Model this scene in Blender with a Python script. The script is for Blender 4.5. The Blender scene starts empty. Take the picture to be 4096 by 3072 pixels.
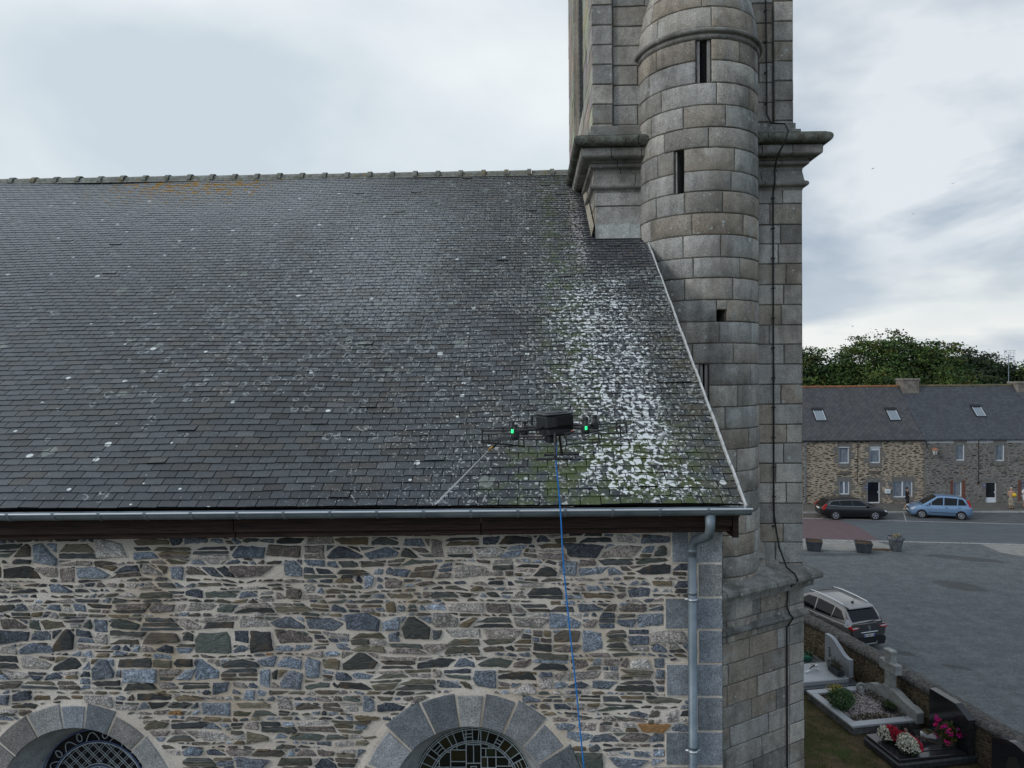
import bpy, math, random
import numpy as np
from mathutils import Vector, Matrix, noise as mnoise
R = math.radians
rnd = random.Random(7)
scene = bpy.context.scene
# ------------------------------------------------------------------ camera
ZC = 11.0
cam = bpy.data.cameras.new('camera'); co = bpy.data.objects.new('camera', cam)
scene.collection.objects.link(co); scene.camera = co
co.matrix_world = Matrix.Translation((0, 0, ZC)) @ Matrix.Rotation(R(1.4), 4, 'Z') @ Matrix.Rotation(R(89), 4, 'X') @ Matrix.Rotation(R(-.54), 4, 'Z')
cam.sensor_width = 36; cam.lens = 36 * 700 / 1024; cam.clip_end = 3000; cam.clip_start = .1
scene.render.resolution_x = 1024; scene.render.resolution_y = 768
scene.view_settings.view_transform = 'Standard'; scene.view_settings.look = 'None'
scene.view_settings.exposure = 0.16; scene.view_settings.gamma = 1
# ------------------------------------------------------------------ sky
SUN_EL, SUN_AZ = R(24), R(-118)          # azimuth measured from +Y towards +X: low sun behind cloud, left and behind
W = bpy.data.worlds.new("World"); scene.world = W; W.use_nodes = True
nt = W.node_tree; nt.nodes.clear()
def N(nt, typ, **kw):
    n = nt.nodes.new(typ)
    for k, v in kw.items():
        if k == 'inp':
            for a, b in v.items(): n.inputs[a].default_value = b
        else: setattr(n, k, v)
    return n
def math_(nt, op, a, b=None, c=None, clamp=False):
    n = nt.nodes.new('ShaderNodeMath'); n.operation = op; n.use_clamp = clamp
    for i, v in enumerate((a, b, c)):
        if v is None: continue
        if isinstance(v, (int, float)): n.inputs[i].default_value = v
        else: nt.links.new(v, n.inputs[i])
    return n.outputs[0]
def ramp(nt, fac, stops, interp='LINEAR'):
    n = nt.nodes.new('ShaderNodeValToRGB'); cr = n.color_ramp; cr.interpolation = interp
    while len(cr.elements) < len(stops): cr.elements.new(.5)
    for e, (p, c) in zip(cr.elements, stops):
        e.position = p; e.color = (c, c, c, 1) if isinstance(c, (int, float)) else (*c, 1)
    nt.links.new(fac, n.inputs[0]); return n.outputs[0]
def mixc(nt, fac, a, b, mode='MIX'):
    n = nt.nodes.new('ShaderNodeMix'); n.data_type = 'RGBA'; n.blend_type = mode; n.clamp_factor = True
    for s, v in ((n.inputs[0], fac), (n.inputs[6], a), (n.inputs[7], b)):
        if isinstance(v, (int, float)): s.default_value = v
        elif isinstance(v, tuple): s.default_value = (*v, 1) if len(v) == 3 else v
        else: nt.links.new(v, s)
    return n.outputs[2]
def noise_(nt, vec, scale, detail=4, rough=.5, dist=0):
    n = N(nt, 'ShaderNodeTexNoise', inp={'Scale': scale, 'Detail': detail, 'Roughness': rough, 'Distortion': dist})
    if vec is not None: nt.links.new(vec, n.inputs['Vector'])
    return n.outputs['Fac']
def mapping(nt, vec, loc=(0,0,0), rot=(0,0,0), scale=(1,1,1)):
    n = N(nt, 'ShaderNodeMapping'); n.inputs[1].default_value = loc; n.inputs[2].default_value = rot; n.inputs[3].default_value = scale
    nt.links.new(vec, n.inputs[0]); return n.outputs[0]
def comb(nt, x, y, z):
    n = N(nt, 'ShaderNodeCombineXYZ')
    for i, v in enumerate((x, y, z)):
        if isinstance(v, (int, float)): n.inputs[i].default_value = v
        else: nt.links.new(v, n.inputs[i])
    return n.outputs[0]
tc = N(nt, 'ShaderNodeTexCoord').outputs['Generated']
sep = N(nt, 'ShaderNodeSeparateXYZ'); nt.links.new(tc, sep.inputs[0])
sx, sy, sz = sep.outputs
def dirn(loc, sc_, scale, det=5, rough=.5, dist=.3): return noise_(nt, mapping(nt, tc, loc=loc, scale=sc_), scale, det, rough, dist)
n1 = dirn((1.7, 4.1, 0), (1, 1, 2.0), 1.7, 5, .5)
n2 = dirn((9.3, 2.2, 3.4), (1, 1, 2.0), 2.9, 5, .5, .1)
n4 = dirn((2.3, 7.2, 1.1), (1, 1, 3.2), 3.6, 5, .5, .1)
azr = math_(nt, 'DIVIDE', sx, math_(nt, 'MAXIMUM', sy, .05))          # towards the right of the view
right = ramp(nt, azr, [(0.05, 0.0), (0.42, 1.0)])
c_left = mixc(nt, ramp(nt, n1, [(.36, 0.0), (.62, 1.0)]), (.66, .75, .82), (.98, 1.03, 1.05))
c_right = mixc(nt, ramp(nt, n2, [(.44, 0.0), (.60, 1.0)]), (.46, .54, .64), (.82, .87, .91))
csky = mixc(nt, right, c_left, c_right)
low = ramp(nt, sz, [(.02, 1.0), (.20, 0.0)])
c_low = mixc(nt, ramp(nt, n4, [(.40, 0.0), (.56, 1.0)]), (.44, .53, .65), (1.0, 1.02, 1.0))
csky = mixc(nt, math_(nt, 'MULTIPLY', low, .85), csky, c_low)
vn = dirn((5.5, 3.1, 8.2), (1, 1, 2.2), 3.1, 6, .52, .25)
csky = mixc(nt, math_(nt, 'MULTIPLY', math_(nt, 'MULTIPLY', right, ramp(nt, sz, [(.05, 0.0), (.12, 1.0), (.42, 1.0), (.55, .3)])), ramp(nt, vn, [(.49, 0.0), (.58, .8)])), csky, (.42, .50, .61))
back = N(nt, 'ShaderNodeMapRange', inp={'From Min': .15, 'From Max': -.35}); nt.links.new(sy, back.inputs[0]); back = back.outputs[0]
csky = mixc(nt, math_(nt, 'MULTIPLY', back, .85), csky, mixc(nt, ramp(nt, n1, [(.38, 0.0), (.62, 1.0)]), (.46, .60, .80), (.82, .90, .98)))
sky = N(nt, 'ShaderNodeTexSky', sky_type='NISHITA', sun_disc=False, sun_elevation=SUN_EL, sun_rotation=SUN_AZ, air_density=1.2, dust_density=1.5)
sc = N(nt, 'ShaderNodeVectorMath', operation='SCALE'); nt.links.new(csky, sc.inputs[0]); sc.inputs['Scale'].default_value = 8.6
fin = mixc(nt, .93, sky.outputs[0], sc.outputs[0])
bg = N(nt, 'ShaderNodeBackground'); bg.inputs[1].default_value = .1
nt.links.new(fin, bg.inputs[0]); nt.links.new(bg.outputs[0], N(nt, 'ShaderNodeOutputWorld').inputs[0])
# ------------------------------------------------------------------ sun (veiled by cloud)
sl = bpy.data.lights.new('sun', 'SUN'); sl.energy = 1.0; sl.angle = R(14); sl.color = (1, .97, .93)
so = bpy.data.objects.new('sun', sl); scene.collection.objects.link(so)
sd = Vector((math.sin(SUN_AZ) * math.cos(SUN_EL), math.cos(SUN_AZ) * math.cos(SUN_EL), math.sin(SUN_EL)))
so.rotation_euler = sd.to_track_quat('Z', 'Y').to_euler(); so.location = sd * 60 + Vector((0, 0, 20))

# ================================================================== helpers
COL = scene.collection
def tag(o, label=None, cat=None, group=None, kind=None):
    if label: o['label'] = label
    if cat: o['category'] = cat
    if group: o['group'] = group
    if kind: o['kind'] = kind
    return o
def empty(name, loc=(0, 0, 0), rz=0, label=None, cat=None, group=None):
    o = bpy.data.objects.new(name, None); COL.objects.link(o); o.location = loc; o.rotation_euler = (0, 0, rz)
    o.empty_display_size = .2
    return tag(o, label, cat, group)
class MB:
    def __init__(s): s.v = []; s.f = []; s.m = []; s.c = []
    def vert(s, p): s.v.append(tuple(p)); return len(s.v) - 1
    def face(s, idx, col=(1, 1, 1), mat=0): s.f.append(tuple(idx)); s.c.append(col); s.m.append(mat)
    def poly(s, pts, col=(1, 1, 1), mat=0):
        b = len(s.v); s.v += [tuple(p) for p in pts]; s.face(range(b, b + len(pts)), col, mat)
    def box(s, x0, y0, z0, x1, y1, z1, col=(1, 1, 1), mat=0, M=None, bev=0):
        if x0 > x1: x0, x1 = x1, x0
        if y0 > y1: y0, y1 = y1, y0
        if z0 > z1: z0, z1 = z1, z0
        if bev:
            b = min(bev, (x1-x0)/2.1, (y1-y0)/2.1, (z1-z0)/2.1)
            P = []
            for sx_ in (0, 1):
                for sy_ in (0, 1):
                    for sz_ in (0, 1):
                        X = (x0, x1)[sx_]; Y = (y0, y1)[sy_]; Z = (z0, z1)[sz_]
                        dx = b if sx_ == 0 else -b; dy = b if sy_ == 0 else -b; dz = b if sz_ == 0 else -b
                        P.append([(X, Y+dy, Z+dz), (X+dx, Y, Z+dz), (X+dx, Y+dy, Z)])
            base = len(s.v)
            for tri in P:
                for p in tri: s.v.append(tuple(M @ Vector(p)) if M else p)
            I = lambda a, b_, c, k: base + (a*4 + b_*2 + c)*3 + k
            F = []
            for a in (0, 1):
                q = [I(a,0,0,0), I(a,0,1,0), I(a,1,1,0), I(a,1,0,0)]; F.append(q if a == 0 else q[::-1])
                q = [I(0,a,0,1), I(1,a,0,1), I(1,a,1,1), I(0,a,1,1)]; F.append(q if a == 0 else q[::-1])
                q = [I(0,0,a,2), I(0,1,a,2), I(1,1,a,2), I(1,0,a,2)]; F.append(q if a == 0 else q[::-1])
            for a in (0, 1):
                for c in (0, 1):
                    F.append([I(a,c,0,0), I(a,c,1,0), I(a,c,1,1), I(a,c,0,1)])
                    F.append([I(a,0,c,0), I(a,1,c,0), I(a,1,c,2), I(a,0,c,2)])
                    F.append([I(0,a,c,1), I(1,a,c,1), I(1,a,c,2), I(0,a,c,2)])
            for a in (0, 1):
                for b_ in (0, 1):
                    for c in (0, 1): F.append([I(a,b_,c,0), I(a,b_,c,1), I(a,b_,c,2)])
            for q in F: s.face(q, col, mat)
            return
        P = [(x0,y0,z0),(x1,y0,z0),(x1,y1,z0),(x0,y1,z0),(x0,y0,z1),(x1,y0,z1),(x1,y1,z1),(x0,y1,z1)]
        b = len(s.v); s.v += [tuple(M @ Vector(p)) if M else p for p in P]
        for q in ((3,2,1,0),(4,5,6,7),(0,1,5,4),(1,2,6,5),(2,3,7,6),(3,0,4,7)): s.face([b+i for i in q], col, mat)
    def tube(s, pts, r, n=8, col=(1,1,1), mat=0, cap=True):
        pts = [Vector(p) for p in pts]; rs = r if isinstance(r, (list, tuple)) else [r]*len(pts)
        rings = []; up = None
        for i, p in enumerate(pts):
            d = (pts[min(i+1, len(pts)-1)] - pts[max(i-1, 0)]).normalized()
            if up is None: up = Vector((0,0,1)) if abs(d.z) < .9 else Vector((1,0,0))
            a = d.cross(up)
            if a.length < 1e-4: a = d.cross(Vector((0,1,0)))
            a.normalize(); b = d.cross(a).normalized(); up = -b if False else a.cross(d).normalized()
            rings.append([s.vert(p + a*math.cos(2*math.pi*k/n)*rs[i] + b*math.sin(2*math.pi*k/n)*rs[i]) for k in range(n)])
        for i in range(len(rings)-1):
            for k in range(n): s.face((rings[i][k], rings[i][(k+1)%n], rings[i+1][(k+1)%n], rings[i+1][k]), col, mat)
        if cap:
            s.face(rings[0][::-1], col, mat); s.face(rings[-1], col, mat)
    def lathe(s, c, prof, n=24, col=(1,1,1), mat=0, a0=0, a1=2*math.pi, axis='z'):
        full = abs(a1-a0-2*math.pi) < 1e-6; m = n if full else n+1; rings = []
        for (r, z) in prof:
            ring = []
            for k in range(m):
                a = a0 + (a1-a0)*k/n
                if axis == 'z': p = (c[0]+r*math.cos(a), c[1]+r*math.sin(a), c[2]+z)
                elif axis == 'y': p = (c[0]+r*math.cos(a), c[1]+z, c[2]+r*math.sin(a))
                else: p = (c[0]+z, c[1]+r*math.cos(a), c[2]+r*math.sin(a))
                ring.append(s.vert(p))
            rings.append(ring)
        for i in range(len(rings)-1):
            for k in range(n): s.face((rings[i][k], rings[i][(k+1)%m], rings[i+1][(k+1)%m], rings[i+1][k]), col, mat)
    def prism(s, pts, d0, d1, axis='y', col=(1,1,1), mat=0, M=None):
        def P(a, b, d):
            p = (a, d, b) if axis == 'y' else ((d, a, b) if axis == 'x' else (a, b, d))
            return tuple(M @ Vector(p)) if M else p
        n = len(pts); b = len(s.v)
        s.v += [P(a, c, d0) for a, c in pts] + [P(a, c, d1) for a, c in pts]
        s.face(range(b, b+n), col, mat); s.face(list(range(b+n, b+2*n))[::-1], col, mat)
        for i in range(n): s.face((b+i, b+(i+1)%n, b+n+(i+1)%n, b+n+i), col, mat)
    def leaf(s, c, size, col=(1,1,1), mat=0, flat=.0, r=rnd):
        d = Vector((r.gauss(0,1), r.gauss(0,1), r.gauss(0,1)*(1-flat))).normalized()
        e = d.cross(Vector((r.gauss(0,1), r.gauss(0,1), r.gauss(0,1)))).normalized()
        c = Vector(c); a = d*size*.5; b = e*size*r.uniform(.25,.45)
        s.poly([c-a, c+b, c+a, c-b], col, mat)
    def build(s, name, mats, parent=None, smooth=False, world=True, recalc=True):
        me = bpy.data.meshes.new(name); me.from_pydata(s.v, [], s.f)
        mats = mats if isinstance(mats, (list, tuple)) else [mats]
        for m in mats: me.materials.append(m)
        me.polygons.foreach_set('material_index', s.m)
        if smooth: me.polygons.foreach_set('use_smooth', [True]*len(s.f))
        if recalc:
            import bmesh
            bm = bmesh.new(); bm.from_mesh(me); bmesh.ops.recalc_face_normals(bm, faces=bm.faces); bm.to_mesh(me); bm.free()
        at = me.attributes.new('col', 'FLOAT_COLOR', 'FACE')
        at.data.foreach_set('color', [x for c in s.c for x in (c[0], c[1], c[2], 1.0)])
        me.update()
        o = bpy.data.objects.new(name, me); COL.objects.link(o)
        if parent is not None:
            o.parent = parent
            if world: o.matrix_parent_inverse = parent_world(parent).inverted()
        return o
def parent_world(p):
    M = Matrix.LocRotScale(p.location, p.rotation_euler, p.scale)
    if p.parent: M = parent_world(p.parent) @ p.matrix_parent_inverse @ M
    return M

# ------------------------------------------------------------------ materials
MATS = {}
def mat(name, color=None, rough=.8, metal=0, spec=.3, fn=None, bump=None):
    m = bpy.data.materials.new(name); m.use_nodes = True; t = m.node_tree; b = t.nodes['Principled BSDF']
    b.inputs['Roughness'].default_value = rough; b.inputs['Metallic'].default_value = metal
    b.inputs['Specular IOR Level'].default_value = spec
    if color: b.inputs['Base Color'].default_value = (*color, 1)
    if fn: fn(t, b)
    MATS[name] = m; return m
def objc(t): return N(t, 'ShaderNodeTexCoord').outputs['Object']
def attr(t): return N(t, 'ShaderNodeAttribute', attribute_name='col').outputs['Color']
def bump(t, b, h, strength=.5, dist=.01):
    n = N(t, 'ShaderNodeBump', inp={'Strength': strength, 'Distance': dist}); t.links.new(h, n.inputs['Height']); t.links.new(n.outputs[0], b.inputs['Normal'])
def voro(t, vec, scale, feature='F1', dim='3D', rand=1.0):
    n = N(t, 'ShaderNodeTexVoronoi', feature=feature, voronoi_dimensions=dim, inp={'Scale': scale, 'Randomness': rand})
    t.links.new(vec, n.inputs['Vector']); return n
def link(t, a, b): t.links.new(a, b)
def sepxyz(t, v):
    n = N(t, 'ShaderNodeSeparateXYZ'); t.links.new(v, n.inputs[0]); return n.outputs

def f_granite(t, b, spots=True, big=1.0, mossy=True):
    o = objc(t); c = attr(t)
    g = noise_(t, o, 60, 3, .7)
    c = mixc(t, 1.0, c, ramp(t, g, [(.32, .52), (.5, 1.0), (.68, 1.55)]), 'MULTIPLY')
    g2 = noise_(t, o, 7, 4, .6)
    c = mixc(t, 1.0, c, ramp(t, g2, [(.3, .78), (.55, 1.02), (.75, 1.16)]), 'MULTIPLY')
    # weather stains: dark algae and pale green bloom
    st = noise_(t, mapping(t, o, scale=(1.0, 1.0, .55)), 1.3, 5, .6)
    c = mixc(t, ramp(t, st, [(.52, 0.0), (.68, .65)]), c, (.075, .075, .066))
    bl = noise_(t, mapping(t, o, loc=(4, 7, 2)), 1.7, 6, .68)
    c = mixc(t, ramp(t, bl, [(.53, 0.0), (.68, .6)]), c, (.40, .41, .395))
    wm = noise_(t, mapping(t, o, loc=(14, 1, 9)), .9, 4, .55)
    c = mixc(t, ramp(t, wm, [(.52, 0.0), (.7, .38)]), c, (.29, .25, .20))
    ru = noise_(t, mapping(t, o, loc=(1, 5, 0), scale=(1.0, 1.0, .16)), 2.6, 5, .65)
    c = mixc(t, 1.0, c, ramp(t, ru, [(.32, .70), (.5, 1.0), (.7, 1.22)]), 'MULTIPLY')
    if spots:
        v = voro(t, o, 9.0); vr = sepxyz(t, v.outputs['Color'])
        thr = math_(t, 'MULTIPLY', math_(t, 'MULTIPLY', vr[0], vr[0]), .36)
        sp = math_(t, 'LESS_THAN', math_(t, 'ADD', v.outputs['Distance'], math_(t, 'MULTIPLY', noise_(t, o, 40, 2), .12)), thr)
        dens = ramp(t, noise_(t, mapping(t, o, loc=(3, 3, 3)), 1.1, 3), [(.44, 0.0), (.6, .8)])
        c = mixc(t, math_(t, 'MULTIPLY', sp, dens), c, (.47, .50, .49))
    link(t, c, b.inputs['Base Color']); bump(t, b, math_(t, 'ADD', g, math_(t, 'MULTIPLY', noise_(t, o, 22, 4, .6), 1.4)), .55, .012)
granite = mat('weathered_granite', rough=.92, spec=.2, fn=f_granite)
def f_moss(t, b):
    o = objc(t); g = noise_(t, o, 30, 5, .7); g2 = noise_(t, o, 4, 5, .65)
    c = mixc(t, ramp(t, g, [(.35, 0.0), (.65, 1.0)]), (.04, .04, .034), (.14, .14, .12))
    c = mixc(t, ramp(t, g2, [(.45, 0.0), (.62, .85)]), c, (.17, .19, .165))
    link(t, c, b.inputs['Base Color']); bump(t, b, g, .6, .02)
mossy = mat('blackened_cornice_stone', rough=.95, spec=.1, fn=f_moss)
mortar_dark = mat('dark_joint_mortar', color=(.12, .115, .10), rough=1, spec=.05)  # dark mortar colour behind the ashlar joints
black = mat('deep_dark', color=(.006, .006, .006), rough=1, spec=0)
def f_rubble_stone(t, b):
    o = objc(t); c = attr(t); g = noise_(t, o, 52, 2, .85); g2 = noise_(t, o, 12, 5, .65)
    c = mixc(t, 1.0, c, ramp(t, g, [(.34, .45), (.5, .95), (.66, 1.9)]), 'MULTIPLY')
    c = mixc(t, 1.0, c, ramp(t, g2, [(.3, .6), (.55, 1.0), (.75, 1.35)]), 'MULTIPLY')
    link(t, c, b.inputs['Base Color']); bump(t, b, math_(t, 'ADD', g, math_(t, 'MULTIPLY', g2, 2.0)), .9, .014)
rubble = mat('rubble_stone', rough=.88, spec=.25, fn=f_rubble_stone)
def f_schist(t, b):
    o = objc(t); c = attr(t); g = noise_(t, mapping(t, o, scale=(1, 1, 5)), 16, 5, .65)
    c = mixc(t, 1.0, c, ramp(t, g, [(.3, .55), (.52, 1.0), (.75, 1.5)]), 'MULTIPLY')
    c = mixc(t, ramp(t, noise_(t, o, 5, 3), [(.55, 0.0), (.75, .5)]), c, (.20, .12, .055))
    link(t, c, b.inputs['Base Color']); bump(t, b, g, .9, .016)
schist = mat('brown_schist', rough=.8, spec=.3, fn=f_schist)
def f_mortar(t, b):
    o = objc(t); g = noise_(t, o, 45, 4, .7); g2 = noise_(t, o, 1.3, 4, .6)
    c = mixc(t, ramp(t, g2, [(.35, 0.0), (.65, 1.0)]), (.56, .495, .425), (.72, .665, .59))
    c = mixc(t, 1.0, c, ramp(t, g, [(.3, .78), (.6, 1.08)]), 'MULTIPLY')
    c = mixc(t, ramp(t, noise_(t, mapping(t, o, loc=(5, 0, 1)), .8, 4), [(.52, 0.0), (.68, .6)]), c, (.40, .30, .185))
    link(t, c, b.inputs['Base Color']); bump(t, b, g, .8, .012)
mortar = mat('lime_mortar', rough=.97, spec=.1, fn=f_mortar)
def f_cut_granite(t, b):
    o = objc(t); c = attr(t); g = noise_(t, o, 85, 2, .85)
    c = mixc(t, 1.0, c, ramp(t, g, [(.32, .5), (.5, .98), (.68, 1.75)]), 'MULTIPLY')
    c = mixc(t, 1.0, c, ramp(t, noise_(t, o, 6, 4, .6), [(.3, .75), (.7, 1.18)]), 'MULTIPLY')
    link(t, c, b.inputs['Base Color']); bump(t, b, math_(t, 'ADD', g, noise_(t, o, 18, 4, .6)), .6, .012)
cutgranite = mat('bush_hammered_granite', rough=.85, spec=.3, fn=f_cut_granite)

def f_slate(t, b):
    o = objc(t); c = attr(t); x, y, z = sepxyz(t, o)
    p = comb(t, x, math_(t, 'MULTIPLY', y, 1.19), 0.0)
    g = noise_(t, p, 26, 5, .7); lo = noise_(t, p, .55, 4, .6)
    c = mixc(t, 1.0, c, ramp(t, g, [(.3, .58), (.7, 1.45)]), 'MULTIPLY')
    c = mixc(t, 1.0, c, ramp(t, lo, [(.3, .85), (.7, 1.15)]), 'MULTIPLY')
    def band(v, a, b_, cc, d):      # soft window a<b<cc<d
        u = N(t, 'ShaderNodeMapRange', inp={'From Min': a, 'From Max': b_}); link(t, v, u.inputs[0])
        w = N(t, 'ShaderNodeMapRange', inp={'From Min': cc, 'From Max': d, 'To Min': 1.0, 'To Max': 0.0}); link(t, v, w.inputs[0])
        return math_(t, 'MULTIPLY', u.outputs[0], w.outputs[0])
    # the upper left slates carry a fine grey crust
    crust = math_(t, 'MULTIPLY', band(y, 9.5, 15.0, 30, 31), ramp(t, x, [(0, 1.0), (1, 0.0)]))
    xs = N(t, 'ShaderNodeMapRange', inp={'From Min': -5.0, 'From Max': 0.5, 'To Min': 1.0, 'To Max': 0.25}); link(t, x, xs.inputs[0])
    crust = math_(t, 'MULTIPLY', band(y, 9.0, 15.5, 30, 31), xs.outputs[0])
    cn = noise_(t, p, 34, 4, .75)
    cr_thr = math_(t, 'ADD', cn, math_(t, 'MULTIPLY', crust, .17))
    c = mixc(t, math_(t, 'MULTIPLY', ramp(t, cr_thr, [(.56, 0.0), (.68, .85)]), crust), c, (.30, .32, .33))
    lf = N(t, 'ShaderNodeMapRange', inp={'From Min': -3.0, 'From Max': -9.0, 'To Min': 0.0, 'To Max': .30}); link(t, x, lf.inputs[0])
    c = mixc(t, lf.outputs[0], c, (.17, .19, .205))
    # ring lichens in the middle
    wob = N(t, 'ShaderNodeTexNoise', inp={'Scale': 9.0, 'Detail': 3.0}); link(t, p, wob.inputs['Vector'])
    wa = N(t, 'ShaderNodeVectorMath', operation='MULTIPLY_ADD'); link(t, wob.outputs['Color'], wa.inputs[0]); wa.inputs[1].default_value = (.16, .16, 0); link(t, p, wa.inputs[2])
    v = voro(t, wa.outputs[0], 5.5, dim='2D'); vr = sepxyz(t, v.outputs['Color'])
    rr = math_(t, 'MULTIPLY_ADD', vr[0], .30, .12)
    ring = math_(t, 'LESS_THAN', math_(t, 'ABSOLUTE', math_(t, 'SUBTRACT', v.outputs['Distance'], rr)), .055)
    rz = math_(t, 'MULTIPLY', band(x, -6.8, -4.2, -2.4, -.4), band(y, 8.6, 10.6, 14.5, 17.0))
    rsel = math_(t, 'GREATER_THAN', math_(t, 'ADD', math_(t, 'MULTIPLY', rz, .85), math_(t, 'MULTIPLY', math_(t, 'SUBTRACT', noise_(t, p, 1.1, 3), .5), .8)), vr[1])
    c = mixc(t, math_(t, 'MULTIPLY', math_(t, 'MULTIPLY', ring, rsel), .62), c, (.34, .37, .37))
    cz2 = math_(t, 'MULTIPLY', band(x, -5.0, -3.4, -2.0, -.6), band(y, 9.8, 11.5, 14.5, 17.2))
    c = mixc(t, math_(t, 'MULTIPLY', ramp(t, math_(t, 'ADD', noise_(t, wa.outputs[0], 24, 3, .75), math_(t, 'MULTIPLY', cz2, .10)), [(.57, 0.0), (.64, .6)]), cz2), c, (.33, .36, .37))
    # brown tinge
    c = mixc(t, math_(t, 'MULTIPLY', rz, ramp(t, noise_(t, p, 1.6, 4), [(.5, 0.0), (.7, .35)])), c, (.075, .058, .045))
    # fine pale specks everywhere, thicker to the right
    rg = N(t, 'ShaderNodeMapRange', inp={'From Min': -3.2, 'From Max': 0.6, 'To Min': .02, 'To Max': .34}); link(t, x, rg.inputs[0])
    v2 = voro(t, wa.outputs[0], 19.0, dim='2D'); v2r = sepxyz(t, v2.outputs['Color'])
    sp = math_(t, 'LESS_THAN', v2.outputs['Distance'], math_(t, 'MULTIPLY', v2r[0], math_(t, 'MULTIPLY', rg.outputs[0], ramp(t, noise_(t, p, 1.5, 3), [(.35, .7), (.6, 1.5)]))))
    c = mixc(t, math_(t, 'MULTIPLY', sp, .8), c, (.42, .43, .41))
    # round white lichens, few
    v3 = voro(t, p, 2.3, dim='2D'); v3r = sepxyz(t, v3.outputs['Color'])
    t3 = math_(t, 'MULTIPLY', math_(t, 'POWER', v3r[0], 5.0), .10)
    c = mixc(t, math_(t, 'LESS_THAN', v3.outputs['Distance'], t3), c, (.62, .66, .65))
    v4 = voro(t, mapping(t, wa.outputs[0], loc=(7, 3, 0)), 1.6, dim='2D'); v4r = sepxyz(t, v4.outputs['Color'])
    c = mixc(t, math_(t, 'MULTIPLY', math_(t, 'LESS_THAN', v4.outputs['Distance'], math_(t, 'MULTIPLY', math_(t, 'POWER', v4r[1], 6.0), .16)), .6), c, (.24, .27, .245))
    # moss
    mz = math_(t, 'MAXIMUM', math_(t, 'MULTIPLY', band(x, -1.2, .3, 1.9, 2.4), band(y, 7.0, 7.4, 8.4, 9.4)), math_(t, 'MULTIPLY', band(x, -.1, .35, .9, 1.4), .75))
    mn = math_(t, 'ADD', noise_(t, p, 3.5, 6, .7), math_(t, 'MULTIPLY', mz, .16))
    c = mixc(t, math_(t, 'MULTIPLY', ramp(t, mn, [(.585, 0.0), (.71, .9)]), mz), c, (.058, .080, .018))
    ol = math_(t, 'MULTIPLY', band(x, 1.5, 2.1, 3, 4), band(y, 7.4, 7.7, 10.5, 12.0))
    c = mixc(t, math_(t, 'MULTIPLY', ol, ramp(t, noise_(t, p, 5, 3), [(.4, 0.0), (.6, .5)])), c, (.075, .07, .03))
    # darker slates below the tower corner
    wd = math_(t, 'MULTIPLY', band(x, .9, 1.25, 2.1, 2.5), band(y, 12.2, 12.9, 17, 18))
    c = mixc(t, math_(t, 'MULTIPLY', wd, .65), c, (.035, .037, .045))
    # white crust under the tower drip
    cx = math_(t, 'SUBTRACT', x, math_(t, 'MULTIPLY_ADD', math_(t, 'SUBTRACT', y, 7.6), -.030, 1.24))
    wz = math_(t, 'MULTIPLY', band(cx, -.95, -.2, .32, .74), band(y, 7.3, 7.9, 11.5, 13.2))
    w2z = math_(t, 'MULTIPLY', band(x, .80, .95, 1.05, 1.2), band(y, 12.5, 13.2, 16.0, 17.2))
    wn = noise_(t, mapping(t, p, scale=(.8, 1.0, 1)), 13, 4, .62, .3); wl = noise_(t, p, 1.2, 3)
    vw = voro(t, wa.outputs[0], 14.0, dim='2D')
    wn = math_(t, 'ADD', math_(t, 'MULTIPLY', wn, .75), math_(t, 'MULTIPLY', math_(t, 'SUBTRACT', .5, vw.outputs['Distance']), .35))
    wv = math_(t, 'ADD', math_(t, 'ADD', wn, math_(t, 'MULTIPLY', wz, .156)), math_(t, 'MULTIPLY', math_(t, 'SUBTRACT', wl, .5), .35))
    c = mixc(t, math_(t, 'MULTIPLY', ramp(t, wv, [(.585, 0.0), (.60, 1.0)]), ramp(t, wz, [(0.02, 0.0), (.08, 1.0)])), c, (.66, .69, .69))
    wv2 = math_(t, 'ADD', wn, math_(t, 'MULTIPLY', w2z, .14))
    c = mixc(t, math_(t, 'MULTIPLY', ramp(t, wv2, [(.55, 0.0), (.58, .8)]), ramp(t, w2z, [(.05, 0.0), (.3, 1.0)])), c, (.50, .47, .47))
    # orange lichen near the ridge
    oz = math_(t, 'MULTIPLY', band(y, 15.2, 16.8, 30, 31), math_(t, 'ADD', band(x, -11, -9.0, -7.0, -5.5), .25))
    on = math_(t, 'ADD', noise_(t, p, 5.5, 4, .6), math_(t, 'MULTIPLY', oz, .1))
    c = mixc(t, math_(t, 'MULTIPLY', ramp(t, on, [(.62, 0.0), (.66, .9)]), oz), c, (.30, .17, .035))
    on2 = noise_(t, mapping(t, p, loc=(2, 8, 0)), 7, 2, .5)
    c = mixc(t, math_(t, 'MULTIPLY', ramp(t, on2, [(.75, 0.0), (.77, .9)]), band(y, 10.5, 12.5, 30, 31)), c, (.28, .16, .03))
    link(t, c, b.inputs['Base Color']); bump(t, b, g, .35, .008)
    b.inputs['Roughness'].default_value = .55
slate = mat('lichened_slate', spec=.5, fn=f_slate)
slate_edge = mat('slate_edge', color=(.012, .013, .014), rough=1, spec=.05)
def f_noise2(c1, c2, scale, bs=.3, detail=5, mp=(1,1,1), lo=.35, hi=.65):
    def f(t, b):
        o = mapping(t, objc(t), scale=mp); g = noise_(t, o, scale, detail, .62)
        link(t, mixc(t, ramp(t, g, [(lo, 0.0), (hi, 1.0)]), c1, c2), b.inputs['Base Color']); bump(t, b, g, bs, .01)
    return f
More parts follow.
